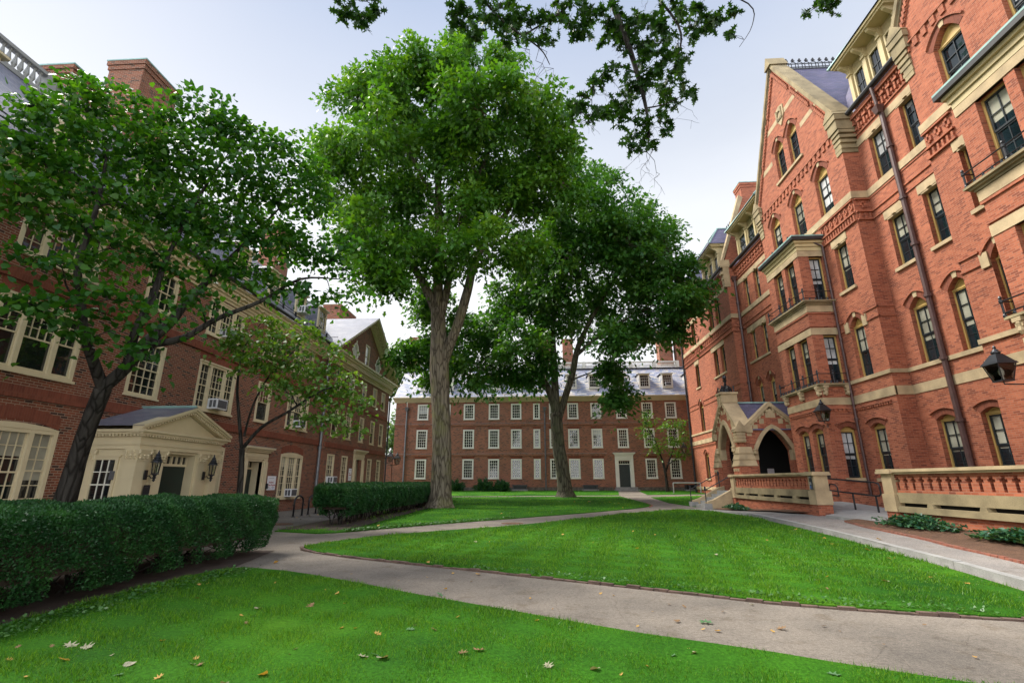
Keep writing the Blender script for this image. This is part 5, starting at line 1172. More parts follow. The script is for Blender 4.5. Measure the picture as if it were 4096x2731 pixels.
# --- near pavilion x -16.15.., y=0
N0, N1 = -16.15, -7.45; NC = (N0+N1)/2
nr = [-14.3, NC, -9.3]
holes = [arch(x-.56, x+.56, 14.32, 16.45, 17.0) for x in nr]+[arch(x-.5, x+.5, 18.62, 20.55, 21.1) for x in (NC-.75, NC+.75)]
holes += [rect(-15.05, -14.68, 10.1, 12.42), arch(-15.05, -14.35, 5.95, 8.3, 8.72)]
wl = MB(); wl.wall([(N0, -.2), (N1, -.2), (N1, GZ), (NC, GP_), (N0, GZ)], holes, RD); wl.quad((N0, .72, -.2), (N0, 0, -.2), (N0, 0, GZ), (N0, .72, GZ)); wl.quad((N1, 0, -.2), (N1, 12, -.2), (N1, 12, GZ), (N1, 0, GZ)); wl.build('gable_wall', 'brick_red', right)
for x, b in zip(nr, (.0, .4, .4)): gwin(right, I0, x-.56, x+.56, 14.32, 16.45, 17.0, 'arch', blind=b, bm='blind_wh'); archhood(I0, x-.56, x+.56, 16.45, 17.0)
cur = MB(); cur.quad((-14.75, .245, 14.34), (-13.85, .245, 14.34), (-13.85, .245, 15.2), (-14.75, .245, 15.2)); cur.build('curtain', 'curtain', right)
for x in (NC-.75, NC+.75): gwin(right, I0, x-.5, x+.5, 18.62, 20.55, 21.1, 'arch', blind=.0); archhood(I0, x-.5, x+.5, 20.55, 21.1)
gwin(right, I0, -15.05, -14.68, 10.1, 12.42, blind=0, thin=True); lintel(I0, -15.2, -14.55, 12.42); sill(I0, -15.05, -14.68, 10.1)
gwin(right, I0, -15.05, -14.35, 5.95, 8.3, 8.72, 'arch', blind=0, thin=True); archhood(I0, -15.05, -14.35, 8.3, 8.72)
s = MB(); s.box(-15.36, -15.06, -.06, .05, 8.1, 8.6); s.build('arch_springer', 'stone', right)
band(I0, N0-.04, -13.4, 13.96, 14.3, .07); frieze(I0, N0, -14.9, 12.82, 13.9, 3)
for z in (8.25, 8.68): band(I0, N0-.03, -15.36, z, z+.07, .05, 'brick_red', 'string_course')
band(I0, N0-.04, -13.4, 5.78, 5.94, .07); band(I0, N0-.03, -13.4, 4.87, 5.24, .04); dentils(I0, N0+.15, N1-.15, 17.72, 20, .34, .5)
coping(NC, (N1-N0)/2, GZ+.05, GP_, -.16, .75, 16.65)
bay(-13.42, -9.9, False, blinds=(.0, .5, .6, .3, .2, .5))
rf = MB(); hw = (N1-NC)+.1
rf.quad((NC, .7, GP_-.15), (NC, 14, GP_-.15), (NC+hw, 14, GZ), (NC+hw, .7, GZ)); rf.quad((NC, 14, GP_-.15), (NC, .7, GP_-.15), (NC-hw, .7, GZ), (NC-hw, 14, GZ)); rf.build('gable_roof', 'slate_pu', right)
# --- far recess x -35.4..-29.1 and far pavilion x -48.1..-35.4 (heights a little lower)
F0, F1 = -48.1, -35.4
fc = [-33.95, -32.2]; R2 = T(0, .72); holes = []
for x in fc: holes += [rect(x-.4, x+.4, zf(14.32), zf(16.62)), rect(x-.4, x+.4, zf(10.15), zf(12.4)), arch(x-.42, x+.42, zf(5.95), zf(8.2), zf(8.66))]
wl = MB(R2); wl.wall(rect(F1, A0, -.2, zf(18.35)), holes, RD); wl.build('recess_wall', 'brick_red', right)
for x in fc:
    gwin(right, R2, x-.4, x+.4, zf(14.32), zf(16.62), blind=.5); gwin(right, R2, x-.4, x+.4, zf(10.15), zf(12.4), blind=.5); gwin(right, R2, x-.42, x+.42, zf(5.95), zf(8.2), zf(8.66), 'arch', blind=.4); archhood(R2, x-.42, x+.42, zf(8.2), zf(8.66))
    for z in (16.62, 12.4): q = MB(R2); q.box(x-.5, x+.5, -.02, .2, zf(z)-.05, zf(z)); q.prism([(x-.1, zf(z)), (x+.1, zf(z)), (x, zf(z)+.1)], -.09, -.035); q.build('lintel', 'stone', right)
band(R2, -34.7, -31.7, zf(12.4), zf(12.8), .035); band(R2, F1, A0, zf(16.62), zf(16.98), .03); band(R2, F1, A0, zf(13.96), zf(14.3), .06); band(R2, -34.8, -31.7, zf(10.0), zf(10.15), .08)
for z in (13.25, 12.9): band(R2, F1, A0, zf(z), zf(z)+.07, .05, 'brick_red', 'string_course')
corbels(R2, F1, A0, zf(17.15), 14, .98); mb = MB(R2); mb.tube([(F1, -.3, zf(18.36)), (A0, -.3, zf(18.36))], .12, 8); mb.build('gutter', 'gutter', right)
holes = []; fp = [-39.5, -37.97]; fs = -44.42
for x in fp: holes += [rect(x-.46, x+.46, zf(14.32), zf(16.62)), rect(x-.46, x+.46, zf(10.15), zf(12.4))]
holes += [rect(fs-.5, fs+.5, zf(14.32), zf(16.62)), rect(fs-.5, fs+.5, zf(10.15), zf(12.4)), arch(fs-.5, fs+.5, zf(6.0), zf(8.25), zf(8.8)), arch(fs-.5, fs+.5, 1.7, 3.6, 3.95), arch(-40.1, -39.2, zf(6.0), zf(8.4), zf(8.9))]
wl = MB(); wl.wall(rect(F0, F1, -.2, zf(18.35)), holes, RD); wl.quad((F1, 0, -.2), (F1, .72, -.2), (F1, .72, zf(18.35)), (F1, 0, zf(18.35))); wl.quad((F0, 14, -.2), (F0, 0, -.2), (F0, 0, zf(18.35)), (F0, 14, zf(18.35)))
wl.build('pavilion_wall', 'brick_red', right)
for x in fp: gwin(right, I0, x-.46, x+.46, zf(14.32), zf(16.62), blind=.1); gwin(right, I0, x-.46, x+.46, zf(10.15), zf(12.4), blind=.1)
band(I0, -40.4, -37.45, zf(12.4), zf(12.85), .035); band(I0, -40.3, -37.5, zf(10.0), zf(10.15), .08)
gwin(right, I0, fs-.5, fs+.5, zf(14.32), zf(16.62), blind=0); gwin(right, I0, fs-.5, fs+.5, zf(10.15), zf(12.4), blind=0); lintel(I0, fs-.65, fs+.65, zf(12.4)); sill(I0, fs-.5, fs+.5, zf(10.15))
gwin(right, I0, fs-.5, fs+.5, zf(6.0), zf(8.25), zf(8.8), 'arch', blind=0); archhood(I0, fs-.5, fs+.5, zf(8.25), zf(8.8)); gwin(right, I0, fs-.5, fs+.5, 1.7, 3.6, 3.95, 'arch', blind=0); archhood(I0, fs-.5, fs+.5, 3.6, 3.95, False, .2); sill(I0, fs-.5, fs+.5, 1.7)
gwin(right, I0, -40.1, -39.2, zf(6.0), zf(8.4), zf(8.9), 'arch', blind=0); archhood(I0, -40.1, -39.2, zf(8.4), zf(8.9))
band(I0, F0-.05, F1+.05, zf(13.96), zf(14.3), .07); frieze(I0, F0, F1, zf(12.82), zf(13.9), 28); frieze(T(F1, 0, 0, 90), .02, .7, zf(12.82), zf(13.9), 1); band(T(F1, 0, 0, 90), 0, .72, zf(13.96), zf(14.3), .05)
band(I0, F0-.03, F1+.03, zf(16.62), zf(16.98), .03); band(I0, F0-.04, F1, zf(5.78), zf(5.94), .07); band(I0, F0-.04, F1, zf(4.87), zf(5.24), .05); dentils(I0, F0+.1, -36, zf(4.68), 50, .1); band(I0, F0-.04, F1, .75, 1.0, .08)
for z in (8.25, 8.68):
    for a, b in ((F0-.03, fs-.7), (fs+.7, -40.3), (-39.0, F1+.03)): band(I0, a, b, zf(z), zf(z)+.07, .05, 'brick_red', 'string_course')
    band(T(F1, 0, 0, 90), 0, .72, zf(z), zf(z)+.07, .04, 'brick_red', 'string_course')
corbels(I0, F0, F1, zf(17.15), 28, .98); mb = MB(); mb.tube([(F0-.3, -.3, zf(18.36)), (F1, -.3, zf(18.36))], .13, 8); mb.build('gutter', 'gutter', right)
downpipe(right, [(F1+.14, .55, .8), (F1+.14, .55, 16.2)], .09, 'pipe_br', [(F1+.14, .55, z) for z in (4.2, 6.3, 8.3, 10.4, 12.4, 14.4)], (F1+.14, .5, 16.2, .17))
downpipe(right, [(F0+.06, -.12, .3), (F0+.06, -.12, 16.6), (F0-.1, -.3, 17.2)], .09, 'gutter', [(F0+.06, -.12, z) for z in (3.6, 6.5, 9.5, 12.5, 15.5)])
# fire wall and mansards, dormers
q = MB(T(F1, 0, 0, 90)); q.prism([(-.1, zf(17.2)), (3.2, zf(17.2)), (3.2, 23.4), (1.9, 23.4), (-.05, zf(18.6))], -.02, .3); fw = q.build('fire_wall', 'brick_red', right)
q = MB(T(F1, 0, 0, 90)); q.prism([(-.2, zf(18.5)), (-.2, zf(18.95)), (1.8, 23.7), (2.1, 23.45)], -.08, .36); q.box(-.35, .35, -.1, .38, zf(18.3), zf(18.95)); q.box(-.2, .25, -.06, .34, zf(16.6), zf(18.3))
for i in range(3): q.box(-.34+.1*i, .2, -.07, .35, zf(17.7)-.42*i, zf(17.95)-.42*i)
q.build('coping', 'stone', fw)
def mansard(x0, x1, y, zg, h=4.4, back=2.0, mat='slate_pu'):
    q = MB(); q.quad((x0, y-.05, zg), (x1, y-.05, zg), (x1, y+back, zg+h), (x0, y+back, zg+h)); q.quad((x0, y+back, zg+h), (x1, y+back, zg+h), (x1, 14, zg+h+.6), (x0, 14, zg+h+.6)); m_ = q.build('mansard_roof', mat, right)
    q = MB(); q.box(x0, x1, y+back-.15, y+back+.2, zg+h-.03, zg+h+.12); q.build('roof_flashing', 'copper', m_); return m_
mansard(A1-1.5, N0+1.5, .72, 18.35); mansard(F0, F1, 0, zf(18.35)); mansard(F1, A0+1.5, .72, zf(18.35))
q = MB(); q.quad((F0, 14, -.2), (N1, 14, -.2), (N1, 14, 20), (F0, 14, 20)); q.build('rear_wall', 'brick_red', right)
def wdormer(x0, x1, y, z0, z1, n, hood_=1.5):
    """wide wooden dormer: posts, brackets, deep eaves, hipped slate roof"""
    q = MB(); q.box(x0, x1, y+.08, y+3, z0-.2, z1); d = q.build('wide_dormer', 'tan', right)
    q = MB(); q.box(x0-.1, x1+.1, y-.12, y+.1, z0-.12, z0); nb = n+1
    for i in range(nb):
        xx = x0+.1+(x1-x0-.2)*i/n; q.box(xx-.1, xx+.1, y-.1, y+.1, z0, z1); q.box(xx-.13, xx+.13, y-.14, y+.1, z0, z0+.12); q.box(xx-.13, xx+.13, y-.16, y+.1, z1-.55, z1-.45)
        q.prism([(y-.1, z1-.45), (y-.18, z1-.3), (y-.5, z1-.12), (y-.55, z1), (y-.1, z1)], xx-.08, xx+.08, 'x')
    q.box(x0-.12, x1+.12, y-.6, y+.12, z1, z1+.1); q.box(x0-.2, x1+.2, y-.68, y+.12, z1+.1, z1+.22)
    q.box(x0-.2, x0-.02, y+.12, y+3, z1, z1+.22); q.box(x1+.02, x1+.2, y+.12, y+3, z1, z1+.22); q.build('dormer_frame', 'tan', d)
    for i in range(n):
        a = x0+.34+(x1-x0-.2)*i/n; b = x0-.14+(x1-x0-.2)*(i+1)/n; zt_ = z0+(z1-z0)*.68; g = MB(); g.quad((a, y+.05, z0+.1), (b, y+.05, z0+.1), (b, y+.05, zt_), (a, y+.05, zt_)); g.build('pane', 'glass', d); s = MB(); zm = (z0+.1+zt_)/2
        s.box(a, b, y+.02, y+.048, zm-.03, zm+.03); s.box((a+b)/2-.02, (a+b)/2+.02, y+.03, y+.047, z0+.1, zt_); s.build('sash', 'sash_dk', d)
        s = MB(); s.box(a-.08, a, y-.03, y+.08, z0, zt_+.08); s.box(b, b+.08, y-.03, y+.08, z0, zt_+.08); s.box(a, b, y-.03, y+.08, zt_, zt_+.08); s.build('window_frame', 'tan', d)
    h = MB(); e = .3; k = hood_; A = (x0-e, y-.75, z1+.22); B_ = (x1+e, y-.75, z1+.22); C_ = (x1+e, y+3, z1+.22); D_ = (x0-e, y+3, z1+.22); i_ = min(.9, (x1-x0)*.28)
    E_ = (x0+i_, y+.5, z1+.22+k); F_ = (x1-i_, y+.5, z1+.22+k); G_ = (x1-i_, y+3, z1+.22+k); H_ = (x0+i_, y+3, z1+.22+k)
    h.add([A, B_, C_, D_, E_, F_, G_, H_], [(0, 1, 5, 4), (1, 2, 6, 5), (3, 0, 4, 7), (4, 5, 6, 7)]); h.build('dormer_roof', 'slate_pu', d)
    t = MB(); t.tube([A, E_], .07, 5); t.tube([B_, F_], .07, 5); t.tube([E_, F_], .09, 5); t.tube([F_, G_], .07, 5); t.build('dormer_flashing', 'copper', d)
wdormer(-19.9, -16.55, .75, 18.6, 20.75, 3); wdormer(-34.3, -29.6, .75, zf(18.6), zf(20.75), 3); wdormer(-40.4, -36.5, .1, zf(18.6), zf(20.75), 3, 1.9); wdormer(-46.6, -43.0, .1, zf(18.6), zf(20.4), 2, 1.7)
chimney(right, -39.2, -38.0, 3.3, 6.3, 18, 26.6, 'brick_red', .5); chimney(right, -47, -45.4, 3.6, 4.6, 18, 23.6, 'brick_red', .4)
c = MB()
for i in range(16): c.lathe([(.03, 22.6), (.02, 22.8), (.07, 22.95), (.02, 23.1)], -41.0+i*.35, 2.2, 5)
c.box(-41.2, -35.6, 2.17, 2.23, 22.6, 22.66); c.build('ridge_cresting', 'black', right)
# --- porch
PX0, PX1, PY = -31.75, -28.05, -3.5; pc = (PX0+PX1)/2
fl = .95
pf = T(0, PY); oa = arch(pc-1.08, pc+1.08, fl, 3.3, 4.72, 9)
wl = MB(pf); wl.wall([(PX0, -.2), (PX1, -.2), (PX1, 4.2), (pc, 6.05), (PX0, 4.2)], [oa], .5)
por = wl.build('porch', 'brick_red', right)
ps = T(PX1, 0, 0, 90); ob_ = arch(-2.58, -.72, fl, 3.14, 4.3, 9)
wl = MB(ps); wl.wall([(PY, -.2), (.7, -.2), (.7, 4.25), (-.15, 4.25), (-1.65, 5.6), (-3.1, 4.25), (PY, 4.25)], [ob_], .5); wl.build('porch_side', 'brick_red', por)
wl = MB(); wl.quad((PX0, .72, -.2), (PX0, PY, -.2), (PX0, PY, 4.2), (PX0, .72, 4.2)); wl.build('porch_side', 'brick_red', por)
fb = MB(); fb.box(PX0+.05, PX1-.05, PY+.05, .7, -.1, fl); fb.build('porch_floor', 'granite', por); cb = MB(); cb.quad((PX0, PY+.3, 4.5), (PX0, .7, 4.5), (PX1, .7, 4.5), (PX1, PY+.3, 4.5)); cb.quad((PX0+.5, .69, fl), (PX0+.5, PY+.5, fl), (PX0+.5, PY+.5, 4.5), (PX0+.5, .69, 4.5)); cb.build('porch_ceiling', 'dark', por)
def mould(pl, pts, w, y0, y1, m='stone', name='porch_arch'):
    q = MB(pl); strip(q, pts, w, y0, y1); return q.build(name, m, por)
mould(pf, arch(pc-1.08, pc+1.08, fl, 3.3, 4.72, 9)[2:], .26, -.1, .3); mould(ps, arch(-2.58, -.72, fl, 3.14, 4.3, 9)[2:], .2, -.1, .3)
q = MB(pf)
for x in (pc-1.08, pc+1.08): s_ = 1 if x > pc else -1; q.box(x-.02 if s_ > 0 else x-.24, x+.24 if s_ > 0 else x+.02, -.06, .3, 2.7, 3.3); q.lathe([(.02, 3.0), (.14, 3.1), (.12, 3.24), (.16, 3.34), (.05, 3.4)], x+s_*.2, -.12, 8)
q.build('impost_stones', 'stone', por); q = MB(ps)
for x in (-2.58, -.72): s_ = 1 if x > -1.6 else -1; q.box(x-.02 if s_ > 0 else x-.2, x+.2 if s_ > 0 else x+.02, -.05, .3, 2.6, 3.14); q.lathe([(.02, 2.85), (.12, 2.95), (.1, 3.06), (.13, 3.14), (.04, 3.2)], x+s_*.16, -.12, 8)
q.build('impost_stones', 'stone', por)
def pcop(pl, cx, hw, zk, zp, y0, y1, th=.24):
    q = MB(pl)
    for s in (-1, 1):
        e0 = (cx+s*(hw+.1), zk-.05); e1 = (cx, zp)
        q.prism([e0, e1, (e1[0], e1[1]+th), (e0[0], e0[1]+th)], y0, y1); q.prism([(e0[0], e0[1]-.13), (e1[0], e1[1]-.13), e1, e0], y0+.07, y1)
        for i in range(7): t = (i+.6)/7.5; x = e0[0]+(e1[0]-e0[0])*t; z = e0[1]+(e1[1]-e0[1])*t; q.box(x-.06, x+.06, y0+.03, y0+.12, z-.17, z-.02)
        for i in range(4): t = (i+.5)/4.2; x = e0[0]+(e1[0]-e0[0])*t; z = e0[1]+(e1[1]-e0[1])*t; q.box(min(x, x-s*.26), max(x, x-s*.26), -.012, .05, z-.42, z-.14)
    return q.build('porch_coping', 'stone', por)
pcop(pf, pc, (PX1-PX0)/2, 4.25, 6.05, -.12, .78, .26); pcop(ps, -1.62, 1.5, 4.2, 5.55, -.1, .45)
q = MB(ps); q.prism([(-2.0, 5.15), (-1.24, 5.15), (-1.62, 5.5)], -.03, .05); q.build('gable_panel', 'stone', por)
q = MB(pf); q.box(pc-.38, pc+.38, -.14, .8, 6.0, 6.62); q.box(pc-.45, pc+.45, -.2, .86, 6.5, 6.62); q.box(pc-.16, pc+.16, -.2, -.14, 5.75, 6.3); pk = q.build('apex_block', 'stone', por)
q = MB(); cx, cy = pc, PY+.33; q.lathe([(.2, 6.62), (.16, 6.7), (.07, 6.85), (.06, 7.1), (.1, 7.16), (.05, 7.22), (.11, 7.38), (.14, 7.42), (.06, 7.45), (.13, 7.55), (.1, 7.68), (.02, 7.74)], cx, cy, 10)
for a in range(8):
    q.tube([(cx+.34*cos(a*pi/4), cy+.34*sin(a*pi/4), 6.62), (cx+.3*cos(a*pi/4), cy+.3*sin(a*pi/4), 6.85), (cx+.2*cos(a*pi/4), cy+.2*sin(a*pi/4), 7.0), (cx+.06*cos(a*pi/4), cy+.06*sin(a*pi/4), 7.06)], [.05, .06, .045, .03], 6)
for sx_, sy_ in ((-.34, -.34), (.34, -.34), (-.34, .34), (.34, .34)): q.lathe([(.05, 6.62), (.03, 6.7), (.03, 6.85), (.05, 6.9), (.05, 6.98), (.015, 7.03)], cx+sx_, cy+sy_, 7)
q.build('iron_finial', 'black', por)
q = MB(); q.box(PX1-.34, PX1+.14, PY-.14, PY+.32, 3.55, 4.12); q.box(PX1-.4, PX1+.2, PY-.2, PY+.38, 4.12, 4.26)
for z in (3.6, 3.78, 3.95): q.box(PX1-.36, PX1+.17, PY-.17, PY+.34, z, z+.1)
q.prism([(PY-.22, 4.26), (PY+.4, 4.26), (PY+.09, 4.75)], PX1-.4, PX1+.2, 'x'); q.build('kneeler', 'stone', por)
q = MB(); q.box(PX0-.14, PX0+.3, PY-.14, PY+.3, 3.9, 4.3); q.build('kneeler', 'stone', por)
# angle buttresses with stone weatherings
def buttress(x0, x1, y0, y1, sx):
    b = MB(); b.box(x0-.14, x1+.14, y0-.14, y1+.14, -.2, 2.3); b.build('buttress', 'brick_red', por)
    w_ = MB(); hs = [(2.3, .15), (2.64, .1), (2.97, .05), (3.3, .0)]
    for (z0, e0), (z1, e1) in zip(hs[:-1], hs[1:]):
        o_ = .02; vs = [(x0-e0-o_, y0-e0-o_, z0), (x1+e0+o_, y0-e0-o_, z0), (x1+e0+o_, y1+e0, z0), (x0-e0-o_, y1+e0, z0), (x0-e1, y0-e1, z1), (x1+e1, y0-e1, z1), (x1+e1, y1+e1, z1), (x0-e1, y1+e1, z1)]
        w_.box(x0-e0-o_-.02, x1+e0+o_+.02, y0-e0-o_-.02, y1+e0+.02, z0-.03, z0+.02)
        w_.add(vs, [(0,3,2,1),(4,5,6,7),(0,1,5,4),(1,2,6,5),(2,3,7,6),(3,0,4,7)])
    w_.build('weathering', 'stone', por); c = MB()
    for xx in (x0+.05, (x0+x1)/2, x1-.05): c.box(xx-.05, xx+.05, y0-.2, y0-.14, 2.0, 2.15)
    c.box(x0-.16, x1+.16, y0-.16, y1+.16, -.2, 1.0); c.build('buttress_base', 'stone', por)
buttress(PX1-.62, PX1+.06, PY-.06, PY+.6, 1); buttress(PX0-.06, PX0+.5, PY-.06, PY+.5, -1)
rf = MB(); rf.quad((pc, PY+.7, 6.0), (PX1+.1, PY+.7, 4.2), (PX1+.1, .72, 4.2), (pc, .72, 6.0)); rf.quad((PX0-.1, PY+.7, 4.2), (pc, PY+.7, 6.0), (pc, .72, 6.0), (PX0-.1, .72, 4.2))
rf.quad((PX1-.0, -1.62, 5.55), (pc, -1.62, 5.55), (pc, -3.2, 4.2), (PX1, -3.2, 4.2)); rf.quad((pc, -1.62, 5.55), (PX1, -1.62, 5.55), (PX1, -.05, 4.2), (pc, -.05, 4.2)); rf.build('porch_roof', 'slate_pu', por)
q = MB(); q.box(pc-.1, pc+.1, PY+.7, .72, 5.98, 6.06); q.build('ridge_flashing', 'copper', por)
q = MB(ps); q.box(-1.9, -1.55, .62, .66, 1.75, 2.15); nb_ = q.build('notice_board', 'steel', por)
# --- iron rails and steps of the porch
# ------------------------------------------------------------ terrace walls, steps, rails
def terrace(label, Ya, Yb, pr, pl_, zg=.1, X=10.6, gap=.31):
    """brick and stone parapet along Y at X, pierced by a row of cross-shaped openings"""
    root = empty('terrace_wall', label, 'wall', (X, Yb, 0), -pi/2); Lh = Yb-Ya; th = .34; pr = [Lh-q for q in pr]
    b = MB(); b.box(0, Lh, 0, th, -.2, zg+.52)
    base = b.build('base', 'brick_red', root)
    s = MB(); s.box(-.02, Lh+.02, -.1, th+.05, .62, .78); s.box(-.02, Lh+.02, -.03, th+.03, .88, 1.16)
    n = max(2, int(Lh/1.45))
    for i in range(n+1): xx = Lh*i/n; s.prism([(max(0, xx-.12), .78), (min(Lh, xx+.12), .78), (min(Lh, xx+.08), .885), (max(0, xx-.08), .885)], -.08, th)
    s.build('stone_ledge', 'stone_dk', root)
    d = MB(); d.box(0, Lh, .12, th-.02, .78, .88); d.build('weep_slots', 'dark', root)
    m = int(Lh/gap); holes = []
    for i in range(m):
        x = Lh*(i+.5)/m; holes.append([(x-.045, 1.24), (x+.045, 1.24), (x+.045, 1.46), (x+.1, 1.46), (x+.1, 1.53), (x+.05, 1.53), (x+.05, 1.6), (x-.05, 1.6), (x-.05, 1.53), (x-.1, 1.53), (x-.1, 1.46), (x-.045, 1.46)])
    w_ = MB(T(0, .02)); w_.wall(rect(0, Lh, 1.16, 1.68), holes, .26); w_.quad((0, 0, 1.16), (0, 0, 1.68), (0, .26, 1.68), (0, .26, 1.16)); w_.quad((Lh, 0, 1.16), (Lh, .26, 1.16), (Lh, .26, 1.68), (Lh, 0, 1.68))
    w2 = MB(T(0, .28)); w2.wall(rect(0, Lh, 1.16, 1.68), holes, 0.0); w_.add(w2.v, w2.f); w_.build('pierced_brickwork', 'brick_red', root)
    c = MB(); c.box(-.05, Lh+.05, -.12, th+.1, 1.74, 1.82); c.box(-.03, Lh+.03, -.07, th+.05, 1.68, 1.74); c.build('cap', 'stone', root)
    for k, x in enumerate(pr):
        p = MB(); p.box(x-.24, x+.24, -.1, th+.1, -.2, .62 if k >= 0 else .6); po = p.build('post', 'brick_red', root)
        q = MB(); q.box(x-.27, x+.27, -.13, th+.13, .62, 1.12); q.box(x-.22, x+.22, -.085, th+.09, 1.12, 1.70); q.box(x-.32, x+.32, -.18, th+.18, 1.70, 1.76); q.box(x-.3, x+.3, -.16, th+.16, 1.76, 1.835); q.build('post_stone', 'stone', po)
    return root
terrace('sandstone and brick terrace wall with pierced crosses beside the porch steps', 20.1, 28.5, [.1, 8.25], None, X=10.54)
terrace('sandstone and brick terrace wall behind the mulch bed at the right edge', 4.5, 16.0, [11.35], None, .25, X=10.5)
# steps
st = empty('steps', 'pale granite steps with sandstone cheeks up to the porch', 'steps', (9.2, 29.9, 0))
for i in range(5):
    mb = MB(); x0 = -.1+.34*i; mb.box(x0, 1.75, -1.05, 1.05, .19*i-.1 if i == 0 else .19*i, .19*(i+1)-.002); mb.build('step', 'granite', st)
for y in (-1.05, 1.05):
    y0, y1 = (y-.36, y) if y < 0 else (y, y+.36); mb = MB(); mb.prism([(-.15, -.1), (-.15, .38), (.25, .5), (1.45, 1.12), (1.75, 1.2), (1.75, -.1)], y0, y1); mb.build('cheek', 'stone', st)
    mb = MB(); mb.box(-.32, .1, y0-.06, y1+.06, -.1, .3); mb.build('cheek_base', 'granite', st)
def rail(name, label, pts, posts, r=.026, balls=True, extra=None):
    root = empty(name, label, 'handrail', tuple(posts[0])); B = Vector(posts[0]); mb = MB(); mb.tube([Vector(p)-B for p in pts], r, 8); mb.build('rail', 'black', root)
    for p in posts:
        m2 = MB(); q = Vector(p)-B; h = None
        best = min(((Vector((a[0], a[1], 0))-Vector((p[0], p[1], 0))).length, a[2]) for a in pts)[1]
        for i in range(len(pts)-1):
            a, b = Vector(pts[i]), Vector(pts[i+1]); d = b-a; l2 = d.x*d.x+d.y*d.y
            if l2 > 1e-6:
                t = ((p[0]-a.x)*d.x+(p[1]-a.y)*d.y)/l2
                if -.02 <= t <= 1.02: best = a.z+d.z*t
        m2.tube([q-Vector((0, 0, .1)), (q.x, q.y, best-B.z+.02)], r*1.1, 8)
        if balls: m2.lathe([(.04, best-B.z), (.07, best-B.z+.05), (.05, best-B.z+.1), (.065, best-B.z+.15), (.02, best-B.z+.21)], q.x, q.y, 8); m2.lathe([(.075, -.0), (.06, .05), (.03, .09)], q.x, q.y, 8)
        m2.build('post', 'black', root)
    return root
rail('handrail', 'black iron handrail left of the porch steps', [(9.0, 31.25, 1.0), (10.6, 31.25, 1.85), (11.4, 31.25, 1.86)], [(9.0, 31.25, 0), (10.75, 31.25, .95)])
rail('handrail', 'black iron handrail right of the porch steps beside the terrace wall', [(9.05, 28.65, 1.0), (10.5, 28.65, 1.76), (10.9, 28.65, 1.78)], [(9.05, 28.65, 0)])
rail('handrail', 'black tubular handrail on the ramp between the terrace walls', [(11.75, 23.0, 1.66), (11.75, 18.55, 1.44), (11.75, 18.35, 1.40), (11.75, 18.3, 1.3), (11.75, 18.3, 1.06), (11.75, 18.4, .99), (11.75, 18.6, .98), (11.75, 23.0, 1.2)], [(11.75, 19.9, .4), (11.75, 18.6, .36)], .03, False)
rail('handrail', 'short looped black handrail behind the post of the far terrace wall', [(11.2, 20.4, .6), (11.2, 20.4, 1.3), (11.2, 20.3, 1.37), (11.2, 19.95, 1.35), (11.2, 19.85, 1.25), (11.2, 19.85, .95), (11.2, 20.4, .95)], [(11.2, 20.4, .4)], .026, False)
lw = MB(); lw.box(13.2, 13.45, 16.5, 24.5, .1, .93); tag(lw.build('ramp_wall', 'brick_red'), 'low brick wall along the ramp under the hall windows', 'wall')
rr = rail('handrail', 'grey steel rail standing by the far corner of the right hall', [(12.0, 46.8, 1.32), (14.3, 46.4, 1.32)], [(12.0, 46.8, .42), (14.3, 46.4, .42)], .05, False)
for ch in rr.children: ch.data.materials[0] = M['steel']
# ------------------------------------------------------------ lanterns
def lantern(label, loc, s, arm, group=None, name='wall_lantern'):
    """four sided tapered street lantern on an iron arm; loc = top centre of the glass, arm = end point on the wall"""
    root = empty(name, label, 'lamp', loc, 0, group); k = s
    def fr(hw0, z0, hw1, z1): return [(-hw0, -hw0, z0), (hw0, -hw0, z0), (hw0, hw0, z0), (-hw0, hw0, z0), (-hw1, -hw1, z1), (hw1, -hw1, z1), (hw1, hw1, z1), (-hw1, hw1, z1)]
    BF = [(0,3,2,1),(4,5,6,7),(0,1,5,4),(1,2,6,5),(2,3,7,6),(3,0,4,7)]
    c = MB(); c.add(fr(.3*k, -.02*k, .27*k, .04*k), BF); c.add(fr(.26*k, .04*k, .1*k, .3*k), BF); c.lathe([(.08*k, .3*k), (.12*k, .33*k), (.12*k, .36*k), (.1*k, .38*k), (.03*k, .48*k), (.05*k, .51*k), (.012*k, .57*k)], 0, 0, 10); c.build('cap', 'black', root)
    f = MB()
    for sx in (-1, 1):
        for sy in (-1, 1): f.tube([(sx*.155*k, sy*.155*k, -.5*k), (sx*.25*k, sy*.25*k, -.02*k)], .016*k, 4)
    f.add(fr(.17*k, -.53*k, .17*k, -.49*k), BF); f.build('frame', 'black', root)
    g = MB(); g.add(fr(.145*k, -.49*k, .235*k, -.02*k), BF[2:]); g.build('glass', 'lampglass', root)
    u_ = MB(); u_.lathe([(.05*k, -.49*k), (.03*k, -.42*k), (.03*k, -.36*k), (.06*k, -.32*k), (.07*k, -.22*k), (.04*k, -.14*k), (.02*k, -.1*k)], 0, 0, 8); u_.build('burner', 'mantle', root)
    a = MB(); e = Vector(arm)-Vector(loc); t0 = Vector((e.x*.1, e.y*.1, -.52*k)); 
    a.tube([(0, 0, -.53*k), (0, 0, -.6*k), (e.x*.3, e.y*.3, -.62*k), (e.x, e.y, -.6*k)], .022*k, 6); a.tube([(e.x*.25, e.y*.25, -.05*k), (e.x, e.y, -.12*k)], .012*k, 5)
    sc = [(e.x*(.45+.1*cos(q)), e.y*(.45+.1*cos(q)), -.74*k+.09*k*sin(q)) for q in np.linspace(-1, 4, 9)]; a.tube(sc, .012*k, 5); a.build('arm', 'black', root)
    return root
lantern('black street lantern on the bay of the right hall above the far terrace wall', (12.78, 22.75, 4.55), .92, (13.3, 23.2, 4.3))
